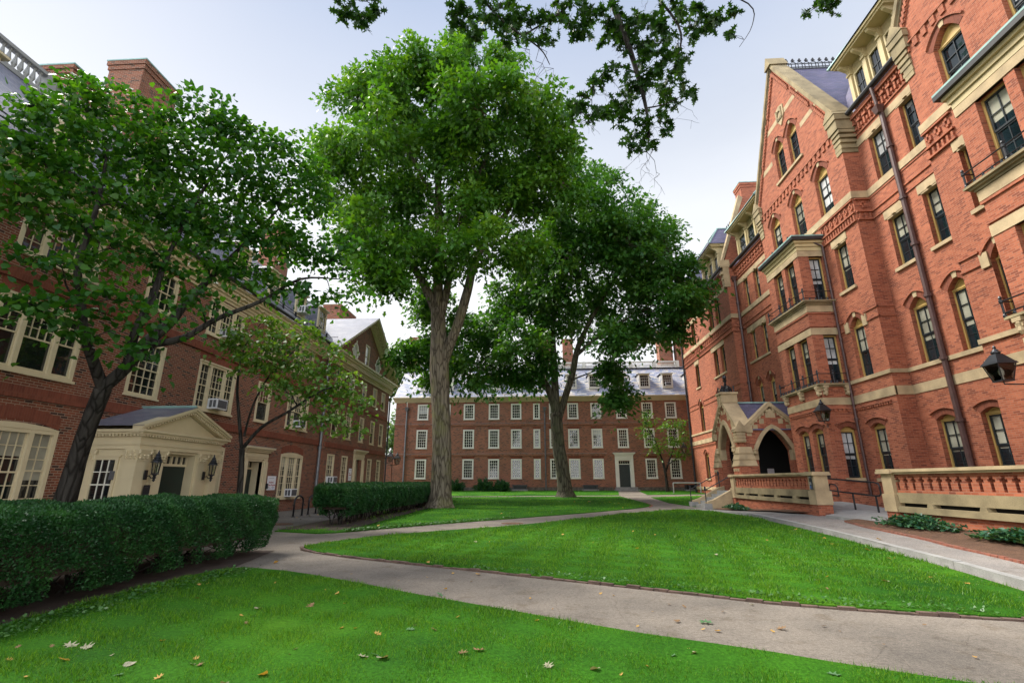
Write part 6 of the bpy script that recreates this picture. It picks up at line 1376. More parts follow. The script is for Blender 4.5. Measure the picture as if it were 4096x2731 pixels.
lantern('large black street lantern at the right edge of the photo', (12.0, 13.05, 4.42), .88, (13.2, 12.9, 4.1))
lantern('black street lantern on the far corner of the pedimented end of the left hall', (-12.75, 43.5, 3.45), .95, (-13.4, 42.0, 3.3))
lantern('black street lantern half hidden behind the far corner of the left hall', (-14.2, 46.2, 3.75), .95, (-14.7, 45.0, 3.6))
lantern('black street lantern near the far corner of the right hall above the small tree', (13.7, 48.3, 4.55), .95, (14.5, 48.1, 4.4))
def coachlamp(label, x, y):
    root = empty('coach_lantern', label, 'lamp', (x, y, 1.95)); c = MB()
    c.lathe([(.10, .12), (.17, .1), (.12, .16), (.13, .18), (.09, .22), (.1, .24), (.06, .3), (.07, .32), (.03, .38), (.012, .46)], 0, 0, 8); c.build('cap', 'black', root)
    g = MB(); g.lathe([(.09, -.22), (.115, .1)], 0, 0, 6); g.build('glass', 'lampglass', root)
    f = MB(); f.lathe([(.115, -.25), (.1, -.21), (.06, -.27)], 0, 0, 6)
    for a in range(6): f.tube([(.093*cos(a*pi/3), .093*sin(a*pi/3), -.22), (.118*cos(a*pi/3), .118*sin(a*pi/3), .11)], .01, 4)
    f.build('frame', 'black', root); b = MB(); b.lathe([(.05, -.27), (.035, -.31), (.06, -.34), (.03, -.38), (.045, -.41), (.01, -.46)], 0, 0, 8); b.tube([(0, 0, -.33), (-.1, 0, -.35), (-.16, 0, -.28), (-.26, 0, -.3)], .016, 6); b.box(-.3, -.26, -.05, .05, -.4, -.12); b.build('bracket', 'black', root)
coachlamp('black coach lantern left of the dark door on the cream portico', -11.55, 14.36); coachlamp('black coach lantern right of the dark door on the cream portico', -11.55, 16.95)
# ------------------------------------------------------------ window air conditioners
def ac(label, loc, rz, w_=.62, h=.4, d=.42, louv='right'):
    root = empty('air_conditioner', label, 'air conditioner', loc, rz, 'air conditioners in the windows'); b = MB(); b.box(-w_/2, w_/2, -d, .1, 0, h); b.build('casing', 'plastic', root)
    g = MB(); g.box(-w_/2+.04, w_/2-.04, -d-.008, -d, .05, h-.05); g.build('grille', 'grille', root)
    s = MB()
    for sx in (-1, 1):
        for i in range(2): s.box(sx*(w_/2)-.006, sx*(w_/2)+.006, -d+.06+i*.16, -d+.18+i*.16, .06, h-.06)
    s.build('side_louvre', 'grille', root); return root
LR = pi/2
ac('white air conditioner in the arched ground floor window left of the grey downpipe', (-13.7, 26.5, .72), LR)
ac('white air conditioner in the first ground floor window of the pedimented end', (-13.4, gx(31.7), 1.4), LR, .6, .4)
ac('white air conditioner in the three light window above the portico', (-13.7, 19.45, 4.38), LR, .66, .42)
ac('white air conditioner in the upper three light window behind the small tree', (-13.7, 26.6, 4.38), LR, .62, .38)
ac('white air conditioner in the top floor window under the eaves', (-13.7, 19.5, 7.48), LR, .62, .36)
ac('white air conditioner in a dormer on the slate roof of the left hall', (-13.8, 25.75, 10.83), LR, .6, .4)
ac('small grey air conditioner in the right dormer of the far hall', (13.85, 52.45, 11.36), 0, .62, .36, .25)
# ------------------------------------------------------------ signs
def bars(par, name, L_, mat):
    d = MB()
    for (a, b, z, h) in L_:
        x = a; i = 0
        while x < b-.01:      # small print too fine to read: word-long dashes
            w_ = min(b-x, (.05, .085, .035, .07)[i % 4]*max(.5, h/.02)); d.box(x, x+w_, -.0235, -.02, z, z+h); x += w_+h*.6; i += 1
    return d.build(name, mat, par)
def sign(label, x, y, z, w_, h, m='signwhite', rz=pi/2, name='wall_sign'):
    root = empty(name, label, 'sign', (x, y, z), rz); b = MB(); b.box(-w_/2, w_/2, -.02, .0, -h/2, h/2); b.build('panel', m, root); return root
FX = Matrix.Rotation(pi/2, 4, 'X')
q = sign('white sign reading Academic Tutor Program on the brick right of the cream doorway', -13.66, 24.75, 1.42, .78, .68)
text('lettering', 'Academic', .115, q, 'signred', Matrix.Translation((-.26, .03, 0)) @ Matrix.Translation((0, -.0535, .0)) @ FX, True)
text('lettering', 'Tutor Program', .115, q, 'signred', Matrix.Translation((-.33, -.0235, -.13)) @ FX, True)
bars(q, 'small_print', [(-.26, .2, .235, .018), (-.3, -.15, -.215, .02), (.06, .3, -.215, .02), (-.3, .0, -.275, .018)], 'signgrey'); bars(q, 'blue_line', [(.1, .28, -.28, .024)], 'signblue')
q = sign('small white sign with two red lines left of the far doorway', -13.36, gx(35.1), 1.95, .52, .82)
bars(q, 'red_lettering', [(-.17, .02, .06, .06), (-.19, .17, -.06, .06)], 'signred'); bars(q, 'small_print', [(-.17, .15, .29, .02), (-.19, -.1, -.2, .02), (.05, .18, -.2, .02), (-.19, .15, -.28, .02)], 'signgrey')
q = sign('dark directory plate with a blue disc beside the left coach lantern', -11.88, 14.55, 1.15, .24, .5, 'signdark')
bars(q, 'small_print', [(-.08, .04, .18, .014), (-.09, .05, -.03, .01)], 'grille')
d = MB(); d.add([(.045*cos(a)-.06, -.023, -.17+.045*sin(a)) for a in np.linspace(0, 2*pi, 17)[:-1]], [tuple(range(16))]); d.build('blue_disc', 'signblue', q)
q = sign('dark plate with a blue disc on the stone post of the far terrace wall', 10.45, 20.2, 1.42, .19, .5, 'signdark', -pi/2, 'post_sign')
bars(q, 'small_print', [(-.08, .05, .19, .025), (-.08, .02, .0, .02), (-.08, .04, -.045, .02)], 'signwhite'); d = MB(); d.box(-.09, .09, -.023, -.02, -.24, -.08); d.build('grey_square', 'grille', q)
d = MB(); d.add([(.035*cos(a)-.045, -.025, -.15+.055*sin(a)) for a in np.linspace(0, 2*pi, 17)[:-1]], [tuple(range(16))]); d.build('blue_disc', 'signblue', q)
kp = MB(); kp.box(-13.68, -13.6, 24.0+.27, 24.4, 1.15, 1.4); tag(kp.build('call_box', 'signdark'), 'small dark call box on the brick by the cream doorway', 'call box')
eb = MB(); eb.box(-12.62, -12.5, 13.96, 14.03, 1.55, 1.8); tag(eb.build('meter_box', 'grille'), 'small grey box on the side of the cream portico', 'utility box')
# ------------------------------------------------------------ bicycle racks
for k, (ya, lab) in enumerate(((21.9, 'black bicycle hoop nearest the first hedge'), (23.3, 'middle black bicycle hoop before the brick wall'), (24.7, 'black bicycle hoop half hidden by the second hedge'))):
    root = empty('bike_rack', lab, 'bike rack', (-10.9, ya, 0), 0, 'bicycle racks by the left hall'); mb = MB()
    pts = [(0, 0, -.05), (0, 0, .62)]+[(0, .4-.4*cos(t), .62+.26*sin(t)) for t in np.linspace(.2, pi-.2, 9)]+[(0, .8, .62), (0, .8, -.05)]; mb.tube(pts, .04, 8); mb.build('hoop', 'black', root, True)
    for yy in (0, .8): m2 = MB(); m2.lathe([(.09, 0), (.09, .02), (.05, .03)], 0, yy, 8); m2.build('base_plate', 'black', root)
# manhole and drain on the path
for (x, y, r, lab) in ((-1.1, 19.0, .42, 'round iron cover set in the path below the tree lawn'), (-9.6, 18.2, .55, 'round iron cover in the asphalt by the bike racks')):
    mb = MB(); n = 24; mb.add([(x+r*cos(2*pi*k/n), y+r*sin(2*pi*k/n), gz(y)+.006) for k in range(n)], [tuple(range(n))]); tag(mb.build('manhole_cover', 'mulch'), lab, 'manhole cover')
# brick wall and gate pier in the gap between the halls
mb = MB(); mb.box(-26, -16.6, 70, 70.4, .3, 3.6); mb.box(-26, -16.6, 69.9, 70.5, 3.6, 3.8); tag(mb.build('garden_wall', 'brick_far'), 'brick garden wall seen through the gap beside the far hall', 'wall')
pr_ = empty('gate_pier', 'square brick pier at the left corner of the far hall', 'pier', (-16.15, 52.4, .5)); mb = MB(); mb.box(-.4, .36, -.4, .4, -.2, 3.4); mb.build('shaft', 'brick_far', pr_); mb = MB(); mb.box(-.48, .36, -.48, .48, 3.4, 3.6); mb.build('cap', 'brick_far', pr_)
# ------------------------------------------------------------ trees
g1 = gz(29.5)
tree('oak_tree', 'tallest oak on the lawn with a thick ribbed trunk and broad bright crown', (-5.95, 29.5, g1), [
    ([(-5.95,29.5,g1-.1),(-5.93,29.5,.7),(-5.92,29.5,2.2),(-5.98,29.5,4.2),(-6.12,29.5,6.2),(-6.3,29.5,8.2),(-6.42,29.4,10.2),(-6.55,29.3,12.2)], [.68,.62,.57,.55,.56,.60,.50,.44]),
    ([(-6.3,29.5,8.0),(-5.75,29.3,9.6),(-5.1,29.1,11.2),(-4.55,28.9,13.2),(-4.0,28.6,15.3),(-2.6,28.2,17.6),(-1.0,27.8,19.6)], [.36,.34,.31,.28,.24,.16,.08]),
    ([(-6.5,29.3,11.8),(-7.2,29.1,13.4),(-7.9,28.8,14.6),(-9.4,28.2,16.4),(-11.2,27.6,18.8),(-12.6,27.2,21.5)], [.34,.28,.24,.18,.12,.07]),
    ([(-6.5,29.3,11.9),(-6.55,29.1,14),(-6.5,28.6,17),(-6.6,28,20.5),(-6.4,27.6,24),(-5.9,27.4,27.5)], [.36,.33,.28,.22,.14,.06]),
    ([(-6.45,29.4,11.2),(-6.0,29.2,13.2),(-5.5,28.8,16),(-4.6,28.2,19),(-3.4,27.6,22),(-2.4,27.2,25)], [.27,.25,.21,.17,.11,.06]),
    ([(-6.6,28.2,19),(-7.6,27.8,21),(-8.8,27.2,23.4),(-9.8,26.8,25.2)], [.16,.13,.09,.05]),
    ], CL1, 'bark1', 'leaf_oak', .36, 3.3, 100, .50, LOBE, 'oaks on the lawn', 1, flat=.5, shell=.7)
g2 = gz(40.5)
tree('oak_tree', 'forked oak with three grey limbs standing on the lawn near the far hall', (1.8, 40.5, g2), [
    ([(1.85,40.5,g2-.1),(1.82,40.5,.9),(1.72,40.5,2.2),(1.5,40.5,4),(1.4,40.5,5.6),(1.35,40.5,6.9)], [.62,.58,.53,.5,.5,.52]),
    ([(1.4,40.5,6.4),(1.0,40.3,8.0),(.45,40.1,9.4),(-.9,39.6,11.2),(-2.8,39,12.6),(-5.2,38.4,13.2),(-8,37.8,12.6)], [.34,.31,.27,.2,.16,.12,.06]),
    ([(1.35,40.5,6.7),(1.3,40.3,8.6),(1.25,40,10.6),(1.2,39.4,13.5),(1.5,38.6,17),(2.2,37.6,21)], [.36,.32,.28,.22,.15,.07]),
    ([(1.5,40.5,6.4),(2.1,40.3,8.2),(2.75,40,10.2),(3.3,39.4,12.4),(4.8,38.6,15.2),(6.8,37.8,18.2),(8.8,37.2,20.4)], [.33,.3,.27,.22,.16,.1,.05]),
    ([(3.1,39.5,11.6),(4.8,38.8,12.9),(6.8,38,14),(9.2,37.2,15)], [.17,.14,.1,.05]),
    ([(.7,40.2,8.8),(-.6,40,9.6),(-2.2,39.6,10.2),(-4.6,39,10.8)], [.17,.14,.1,.05]),
    ([(1.25,39.6,12.4),(.0,39,14.2),(-1.4,38.4,16),(-2.4,38,17.4)], [.18,.14,.1,.05]),
    ], CL2, 'bark2', 'leaf_oak2', .39, 3.1, 92, .54, LOBE, 'oaks on the lawn', 1, flat=.5, shell=.7)
def fx(P): return P
tree('courtyard_tree', 'dark heart leaved tree leaning over the cream portico on the left', (-10.45, 10.5, 0), [
    ([(-10.55,10.5,-.1),(-10.5,10.5,.6)]+P_left_main, [.24,.215,.20,.185,.17,.16]),
    (P_left_a, [.15,.14,.13,.105,.09,.075,.05,.025]), (P_left_b, [.12,.10,.09,.08,.07,.055,.04,.02]), (P_left_c, [.10,.09,.075,.06,.045,.03,.015]), (P_left_d, [.09,.08,.065,.05,.035,.015]), (P_left_e, [.05,.035,.012])],
    [(max(-12.9, c[0]), c[1], c[2], c[3]) for c in CLL], 'bark_dk', 'leaf_kats', .125, 36, 26, .26, HEART, 'small courtyard trees', 1, flat=.16, shell=.25, drop=.25, trunk_n=12, flare=.25, brr=.22, fold=.35)
tree('courtyard_tree', 'small slender tree with bright leaves before the cream doorway on the left', (-9.85, 16, 0), [
    ([(-9.9,16,-.1),(-9.88,16,.6)]+P2_main, [.105,.10,.095,.09,.085]), (P2_a, [.065,.055,.045,.032,.016]), (P2_b, [.06,.05,.04,.03,.012]), (P2_c, [.04,.035,.028,.012])],
    CL3, 'bark_dk', 'leaf_light', .12, 44, 20, .22, HEART, 'small courtyard trees', 1, flat=.18, shell=.2, drop=.4, trunk_n=9, flare=.2, brr=.22, fold=.35, cat='tree')
tree('courtyard_tree', 'thin young tree with tiered yellow green leaves against the far hall', (11.9, 49, .5), [
    ([(12.0,49,.4),(11.95,49,1.4),(11.9,49,2.4),(11.75,49,3.4)], [.16,.14,.13,.11]), ([(11.9,49,2.2),(12.4,49,3.4),(12.9,49,4.6),(13.1,49,5.8),(13.3,49,6.8)], [.09,.08,.06,.04,.02]), ([(11.75,49,3.4),(11.3,48.6,4.6),(11.0,48.5,5.6),(10.2,48.5,6.9)], [.09,.07,.05,.02]), ([(12.1,49,2.9),(12.9,48.6,3.5),(13.8,48.5,4.2)], [.05,.04,.015])],
    [(c[0], c[1], c[2], c[3]*1.2) for c in CLR], 'bark_dk', 'leaf_light', .26, 16, 16, .26, OVAL, 'small courtyard trees', 1, flat=.3, shell=.1, trunk_n=8, flare=.2, brr=.15)
# overhanging oak: its trunk stands behind the camera, its boughs reach into the top of the picture
ovl = [([(2.6,-4,-.1),(2.55,-4,1.2),(2.5,-3.9,4),(2.4,-3.4,7.5),(2.2,-2,10.5)], [.7,.55,.5,.46,.4]), ([(2.2,-2,10.5),(1.9,1,12.2),(1.6,4.0,12.0),P_ov_a[0]], [.2,.12,.085,.07]), (P_ov_a, [.07,.06,.05,.04,.028,.018,.009]),
    ([(1.6,4.0,12.0),(.4,4.8,11.6),(-1,5.4,11.2),(-2.1,5.9,10.9),P_ov_b[0]], [.07,.06,.05,.04,.03]), (P_ov_b, [.03,.024,.018,.012,.006]), (P_ov_c, [.03,.022,.016,.008]), (P_ov_d, [.03,.022,.014,.007]), (P_ov_e, [.018,.014,.01,.005]), (P_ov_f, [.016,.01,.005]), ([(-2.1,5.9,10.9),P_ov_g[0]], [.03,.02]), (P_ov_g, [.02,.014,.006]), ([(1.9,1,12.2),(2.8,4,11.6),P_ov_h[0]], [.05,.04,.02]), (P_ov_h, [.02,.013,.008,.004]), ([(2.8,4,11.6),(4.4,6,11),P_ov_i[0]], [.03,.022,.016]), (P_ov_i, [.016,.01,.005])]
def overhang():
    base = (2.6, -4, 0); root = empty('oak_tree', 'oak behind the viewer whose dark leafy boughs hang into the top of the photo', 'tree', base); B0 = Vector(base)
    mb = MB(); bb = MB(); sk = []
    for i, (p, r) in enumerate(ovl):
        pp = [Vector(q)-B0 for q in p]; gnarl(mb if i == 0 else bb, pp, r, 14 if i == 0 else 7, .05, i, .5 if i == 0 else 0, 4)
        if i > 1:
            for j in range(len(pp)-1):
                for t in (0, .33, .66): sk.append(pp[j].lerp(pp[j+1], t))
            sk.append(pp[-1])
    pts = np.array([tuple(q) for q in sk]); LP = []; BD = []; LR = []; r = random.Random(5)
    for ci, c in enumerate(CLO):
        cc = np.array(c[:3])-np.array(base); rad = c[3]*1.05; k = max(2, int(rad*rad*125*r.uniform(.7, 1.15)))
        d0 = ((pts-cc)**2).sum(1); q = Vector(pts[int(d0.argmin())]); pa = curve(q, Vector(cc), -.05, .12, 4, ci); bb.tube(pa, [.011, .009, .007, .005, .004], 5, False)
        for a in pa: pts = np.vstack([pts, [tuple(a)]])
        for i in range(k):
            e = cc+np.array([r.gauss(0, .55), r.gauss(0, .5), r.gauss(0, .5)])*rad
            dd = ((pts-e)**2).sum(1); s_ = Vector(pts[int(dd.argmin())]); ev = Vector(e); bb.tube(curve(s_, ev, -.08, .15, 3, i+ci*50), [.005, .004, .003, .0022], 4, False)
            m = r.randint(6, 11); tone = r.random()*.5
            for j in range(m):
                u = Vector((r.gauss(0, 1), r.gauss(0, 1), r.gauss(-.5, .7))).normalized(); LP.append(tuple(ev-(ev-s_)*r.random()*.25)); BD.append(tuple(u)); LR.append(tone+r.random()*.5)
    for i in range(34):      # bare hanging twigs
        a = ovl[r.choice([4, 5, 6, 13, 7, 2])][0]; q = Vector(r.choice(a))-B0
        if q.z < 5: continue
        e = q+Vector((r.uniform(-.5, .5), r.uniform(-.2, .2), -r.uniform(.3, .9))); pa = curve(q, e, -.1, .18, 6, i); bb.tube(pa, [.005, .0045, .004, .0035, .003, .0025, .002], 4, False)
        for j in (2, 3, 4, 5): f = pa[j]+Vector((r.uniform(-.25, .25), r.uniform(-.1, .1), -r.uniform(.05, .3))); bb.tube(curve(pa[j], f, 0, .15, 3, i*7+j), [.003, .0025, .002, .0015], 3, False)
    mb.build('trunk', 'bark1', root, True)
    n = len(LP); Nv = RNG.normal(size=(n, 3))*.6; Nv[:, 2] += .9
    up_ = [(-8.5,-3,15.5,3.2),(-5.5,-1.5,17,3.2),(-2.5,-3.5,18,3.4),(1.5,-1.5,18,3.2),(5,-3,17,3.4),(8,-4,15.5,3),(-6,-6,14.5,3),(-1,-7,15,3.4),(4,-7,15,3.4),(0,1,16.5,2.4),(-4,1.2,16,2.4),(3.6,1.2,16.2,2.4),(-9,-7,13,3)][::2]  # unseen crown clumps added above the view to shade the near lawn
    for ci, c in enumerate(up_): bb2 = curve((2.2-2.6, -2+4, 10.5), (c[0]-2.6, c[1]+4, c[2]), .05, .06, 6, ci); bb.tube(bb2, [.16, .14, .12, .1, .07, .05, .02], 6, False)
    _, UP, UR, UN = crown_points([(c[0]-2.6, c[1]+4, c[2], c[3]) for c in up_], 1.5, 60, .6, .5, .6)
    leaves('added_shade_crown', UP, UN*.5+RNG.normal(size=UP.shape), np.column_stack([RNG.normal(size=(len(UP), 2))*.5, np.ones(len(UP))]), .34*(.7+.5*RNG.random(len(UP))), LOBE, 'leaf_over', root, fold=.2, rnd=UR)
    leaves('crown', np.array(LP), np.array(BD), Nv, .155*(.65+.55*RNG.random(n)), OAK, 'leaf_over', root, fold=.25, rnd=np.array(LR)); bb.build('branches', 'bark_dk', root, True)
overhang()
# trees beyond the halls
def bgtree(label, base, cl, seed, mat='leaf_bg', ls=.55):
    x, y, z = base; tree('garden_tree', label, base, [([(x, y, z-.2), (x, y, z+2), (x+.2, y, z+5), (x+.1, y, cl[0][2])], [.35, .3, .25, .12])], cl, 'bark2', mat, ls, 5, 26, .6, LOBE, 'trees beyond the halls', 0, shell=.4, trunk_n=9)
bgtree('pale green tree rising behind the pedimented end of the left hall', (-20.5, 62, .5), [(-20.8,60,16.5,2.2),(-22.5,60,17.2,2.4),(-24.5,60,17.0,2.2),(-19.2,60,15.2,1.6),(-18.3,60,13.6,1.3),(-26,61,16,2.4),(-22,62,14,3)], 1)
bgtree('leafy tree seen in the gap between the left hall and the far hall', (-21.5, 76, .5), [(-21.8,75,9.5,2.0),(-21.0,75,7.2,1.6),(-21.6,75,5.2,1.7),(-20.8,75,11.6,1.4),(-23.0,76,8,2.4),(-22.6,75,4,1.6),(-20.2,75,3.6,1.2)], 2)
# ------------------------------------------------------------ hedges and shrubs
def hedge(name, label, x0, x1, y0, y1, zt, n, ls, stems, taper=.35, base=.28, rnd_end=.5, mat='yew', cat='hedge', pl_=.5):
    root = empty(name, label, cat, ((x0+x1)/2, (y0+y1)/2, 0)); cx, cy = (x0+x1)/2, (y0+y1)/2; hx, hy = (x1-x0)/2, (y1-y0)/2
    k = int(n*1.2); u = RNG.random((k, 3)); area = [2*hy*2*hx, 2*hy*zt*2, 2*hx*zt*2]; s = sum(area); P = np.zeros((k, 3)); Nn = np.zeros((k, 3))
    r = RNG.random(k)*s; a = r < area[0]; b = (~a) & (r < area[0]+area[1]); c = ~(a | b); sg = np.where(RNG.random(k) < .5, -1., 1.)
    P[a] = np.column_stack([(u[a, 0]*2-1)*hx, (u[a, 1]*2-1)*hy, np.full(a.sum(), zt)]); Nn[a] = [0, 0, 1]
    P[b] = np.column_stack([sg[b]*hx, (u[b, 1]*2-1)*hy, base+(zt-base)*u[b, 2]]); Nn[b] = np.column_stack([sg[b], np.zeros(b.sum()), np.full(b.sum(), .1)])
    P[c] = np.column_stack([(u[c, 0]*2-1)*hx, sg[c]*hy, base+(zt-base)*u[c, 2]]); Nn[c] = np.column_stack([np.zeros(c.sum()), sg[c], np.full(c.sum(), .1)])
    dep = RNG.random(k)**2.2*.34
    lump = .024*(np.sin(P[:, 0]*3.1+P[:, 1]*2.3)+np.sin(P[:, 1]*4.1+P[:, 2]*5)+np.sin(P[:, 0]*6+P[:, 2]*6.5-P[:, 1]*1.5))+.03*np.sin(P[:, 1]*11+P[:, 2]*13)
    f = np.clip((zt*.62-P[:, 2])/(zt*.62-base), 0, 1)*taper           # narrower at the foot
    P = P-Nn*(dep-lump)[:, None]; P[:, 0] *= 1-f*.55/np.maximum(hx, .3)*.9; 
    e = np.clip((np.abs(P[:, 1])-(hy-rnd_end))/rnd_end, 0, 1); P[:, 0] *= 1-.28*e**2; P[:, 2] -= .10*e**2*(P[:, 2] > zt*.6)
    P[:, 1] -= np.sign(P[:, 1])*f*.5*(np.abs(P[:, 1]) > hy-.9)
    ed = np.clip((np.abs(P[:, 0])-(hx-.16))/.16, 0, 1); P[:, 2] -= .06*ed*(P[:, 2] > zt-.12)
    hole = (P[:, 2] < base+.3) & (np.sin(P[:, 1]*5.3)+np.sin(P[:, 1]*8.7+P[:, 0]*3) > .35-RNG.random(k)*.5)
    P = P[~hole]; Nn = Nn[~hole]; m = len(P); B = Nn*.8+RNG.normal(size=(m, 3))*.5; B[:, 2] += .45
    sh = .5+.5*np.sin(P[:, 1]*7+P[:, 2]*9)*np.sin(P[:, 0]*8+P[:, 1]*3)
    leaves('foliage', P, B, RNG.normal(size=(m, 3)), ls*(.5+.9*RNG.random(m)), DIAM if mat == 'yew' else OVAL, mat, root, fold=.2, rnd=np.clip(.6*sh+.4*RNG.random(m), 0, 1))
    core = MB(); core.box(-hx+.3, hx-.3, -hy+.35, hy-.35, base+.22, zt-.28); core.build('inner_growth', 'soil', root)
    st_ = MB(); rr = random.Random(3)
    for i in range(stems):
        y = -hy+.3+(2*hy-.6)*(i+.5)/stems
        for j in range(5):
            x = rr.uniform(-.3, .3); q = [(x, y+rr.uniform(-.1, .1), -.05), (x*1.3+rr.uniform(-.1, .1), y+rr.uniform(-.2, .2), base*.7), (x*2+rr.uniform(-.35, .35), y+rr.uniform(-.4, .4), base+.5)]; st_.tube(q, [.03, .022, .012], 5, False)
            for _ in range(2): st_.tube([q[1], (q[1][0]+rr.uniform(-.5, .5), q[1][1]+rr.uniform(-.4, .4), base+rr.uniform(.05, .35))], [.012, .006], 4, False)
    st_.build('stems', 'bark_dk', root); return root
hedge('hedge', 'dark clipped yew hedge in the left foreground before the portico', -7.95, -5.8, -1.5, 11.3, 1.17, 330000, .036, 17, .24, .14, .45)
hedge('hedge', 'second clipped hedge running from the path to the tallest oak', -8.0, -6.55, 17.1, 36.0, 1.36, 170000, .062, 26, .4, .34, .5)
def shrub(label, x, y, z, rx, ry, h, n, mat='shrub', ls=.16):
    root = empty('shrub', label, 'shrub', (x, y, z), 0, 'shrubs before the far hall'); d = rdir(n); d[:, 2] = np.abs(d[:, 2]); lum = .8+.25*np.sin(d[:, 0]*5+x)*np.sin(d[:, 1]*4)+.15*np.sin(d[:, 0]*11); P = d*np.array([rx, ry, h])*(lum*(.55+.5*RNG.random(n)))[:, None]; P[:, 2] += .08
    B = d+RNG.normal(size=(n, 3))*.5; B[:, 2] += .5; leaves('foliage', P, B, RNG.normal(size=(n, 3)), ls*(.6+.8*RNG.random(n)), LOBE, mat, root)
    st_ = MB()
    for a in range(7): st_.tube([(.1*cos(a), .1*sin(a), -.05), (rx*.5*cos(a*1.1), ry*.5*sin(a*1.1), h*.6)], [.03, .012], 5, False)
    st_.build('stems', 'bark_dk', root)
shrub('low dark shrub beside the trunk of the tallest oak', -8.55, 50.2, .5, .95, .8, 1.0, 2200)
shrub('wide dark shrub before the far hall, left half of the pair', -5.75, 50.2, .5, 1.0, .8, 1.15, 2600)
shrub('wide dark shrub before the far hall, right half of the pair', -4.0, 50.3, .5, 1.0, .8, 1.05, 2400)
def ivy(label, cx, cy, lx, ly, n, h=.22, ang=0):
    z = gz(cy)+wz(cx, cy)+.09; root = empty('ground_plant', label, 'plant', (cx, cy, z), ang); t = np.clip(RNG.normal(size=(n, 2))*.42, -1, 1); P = np.column_stack([t[:, 0]*lx, t[:, 1]*ly, RNG.random(n)*h*(1-np.abs(t[:, 1])*.5)*(.6+.5*np.sin(t[:, 0]*7))])
    B = RNG.normal(size=(n, 3)); B[:, 2] = np.abs(B[:, 2])*.5; Nv = RNG.normal(size=(n, 3))*.4; Nv[:, 2] += 1; leaves('foliage', P, B, Nv, .085*(.6+.7*RNG.random(n)), HEART, 'ivy', root); st_ = MB()
    for i in range(14): a = i*.45; st_.tube([(0, 0, 0), (lx*.5*cos(a), ly*.6*sin(a), .08), (lx*.8*cos(a), ly*.9*sin(a), .1)], [.008, .006, .003], 4, False)
    st_.build('stems', 'bark_dk', root)
ivy('larger trailing green plant in the mulch against the near terrace wall', 10.15, 14.55, .42, 1.35, 2200, .3)
ivy('smaller trailing green plant at the right edge of the mulch bed', 9.9, 11.4, .4, 1.0, 1500, .24)
ivy('low green plants in the bed at the foot of the porch steps', 9.9, 26.6, .35, 1.3, 1500, .22)
# clover and weeds along the hedge foot and edgings: beyond counting
def weeds(label, line, wd, n, ls):
    A = np.array(line); sgm = RNG.integers(0, len(A)-1, n); t = RNG.random((n, 1)); Q = A[sgm]*(1-t)+A[sgm+1]*t+RNG.normal(size=(n, 2))*wd; P = np.column_stack([Q, np.clip(.025*(Q[:, 1]-30), 0, .55)+.035+RNG.random(n)*.05]); B = RNG.normal(size=(n, 3)); B[:, 2] = np.abs(B[:, 2])*.4; Nv = RNG.normal(size=(n, 3))*.4; Nv[:, 2] += 1
    tag(leaves('ground_cover', P, B, Nv, ls*(.5+.8*RNG.random(n)), HEART, 'clover'), label, 'weeds', None, 'stuff')
weeds('clover and weeds along the foot of the near hedge', [(-5.35,3.0),(-5.42,5),(-5.4,7),(-5.2,8.8)], .16, 1800, .035)
weeds('leafy weeds along the brick edging of the middle lawn', [(-1.2,9.25),(.54,8.42),(2.23,7.55),(3.6,6.95),(5.2,6.55)], .07, 800, .034)
weeds('weeds along the edge of the tree lawn', [(-6.0,15.6),(-5.3,16.6),(-3.6,18.7),(-1.2,21.4)], .12, 1300, .06)
# ------------------------------------------------------------ fallen leaves, each its own object
proto = {}
def leafmesh(shape, seed, mat):
    r = random.Random(seed); n = len(shape); c = (0, .5); vs = [(0, 0, .03)]; fs = []
    tilt = r.uniform(.15, .5)
    for x, y in shape: d = hypot(x, y-.5); vs.append((x, y-.5, .02+tilt*d*d*r.uniform(.3, 1.1)+abs(x)*r.uniform(0, .25)))
    fs = [(0, i+1, (i+1) % n+1) for i in range(n)]
    me = bpy.data.meshes.new('fallen_leaf'); me.from_pydata(vs, [], fs); me.materials.append(M[mat]); a = me.attributes.new('rnd', 'FLOAT', 'FACE'); a.data.foreach_set('value', [r.random()*.3+.3]*len(fs)); return me
for k, (s_, m) in enumerate(((OAK, 'deadleaf'), (OAK, 'paleleaf'), (HEART, 'yellowleaf'), (OAK, 'greenleaf'), (HEART, 'paleleaf'), (LOBE, 'yellowleaf'), (OAK, 'yellowleaf'))): proto[k] = leafmesh(s_, k, m)
AREA = {'front': ('lying in the grass of the near lawn', .075), 'mid': ('lying in the grass of the middle lawn', .085), 'path': ('lying on the main asphalt path', .012), 'tree': ('lying under the oaks on the tree lawn', .085), 'walk': ('lying on the raised walk or the mulch by the right hall', .02), 'hall': ('lying on the asphalt by the bicycle hoops', .012)}
COL = ['curled brown fallen leaf', 'pale buff fallen leaf', 'yellow fallen leaf', 'green fallen oak leaf', 'pale round fallen leaf', 'narrow yellow fallen leaf', 'yellow brown fallen oak leaf']
def drop_leaf(x, y, k, area, s_, label=None, group='fallen leaves'):
    z = gz(y)+AREA[area][1]+(wz(x, y) if area == 'walk' else 0)
    if area in ('front', 'mid'): z += -.04+.015*(sin(x*1.7+y*.6)+sin(y*1.3-x*.9)); s_ *= .82
    o = bpy.data.objects.new('fallen_leaf', proto[k]); C.objects.link(o); o.location = (x, y, z); o.rotation_euler = (random.uniform(-.4, .4), random.uniform(-.4, .4), random.uniform(0, 6.28)); o.scale = (s_, s_, s_)
    nm = COL[k]+' '+AREA[area][0]
    tag(o, label or nm, 'leaf', group if label else COL[k]+'s '+AREA[area][0])
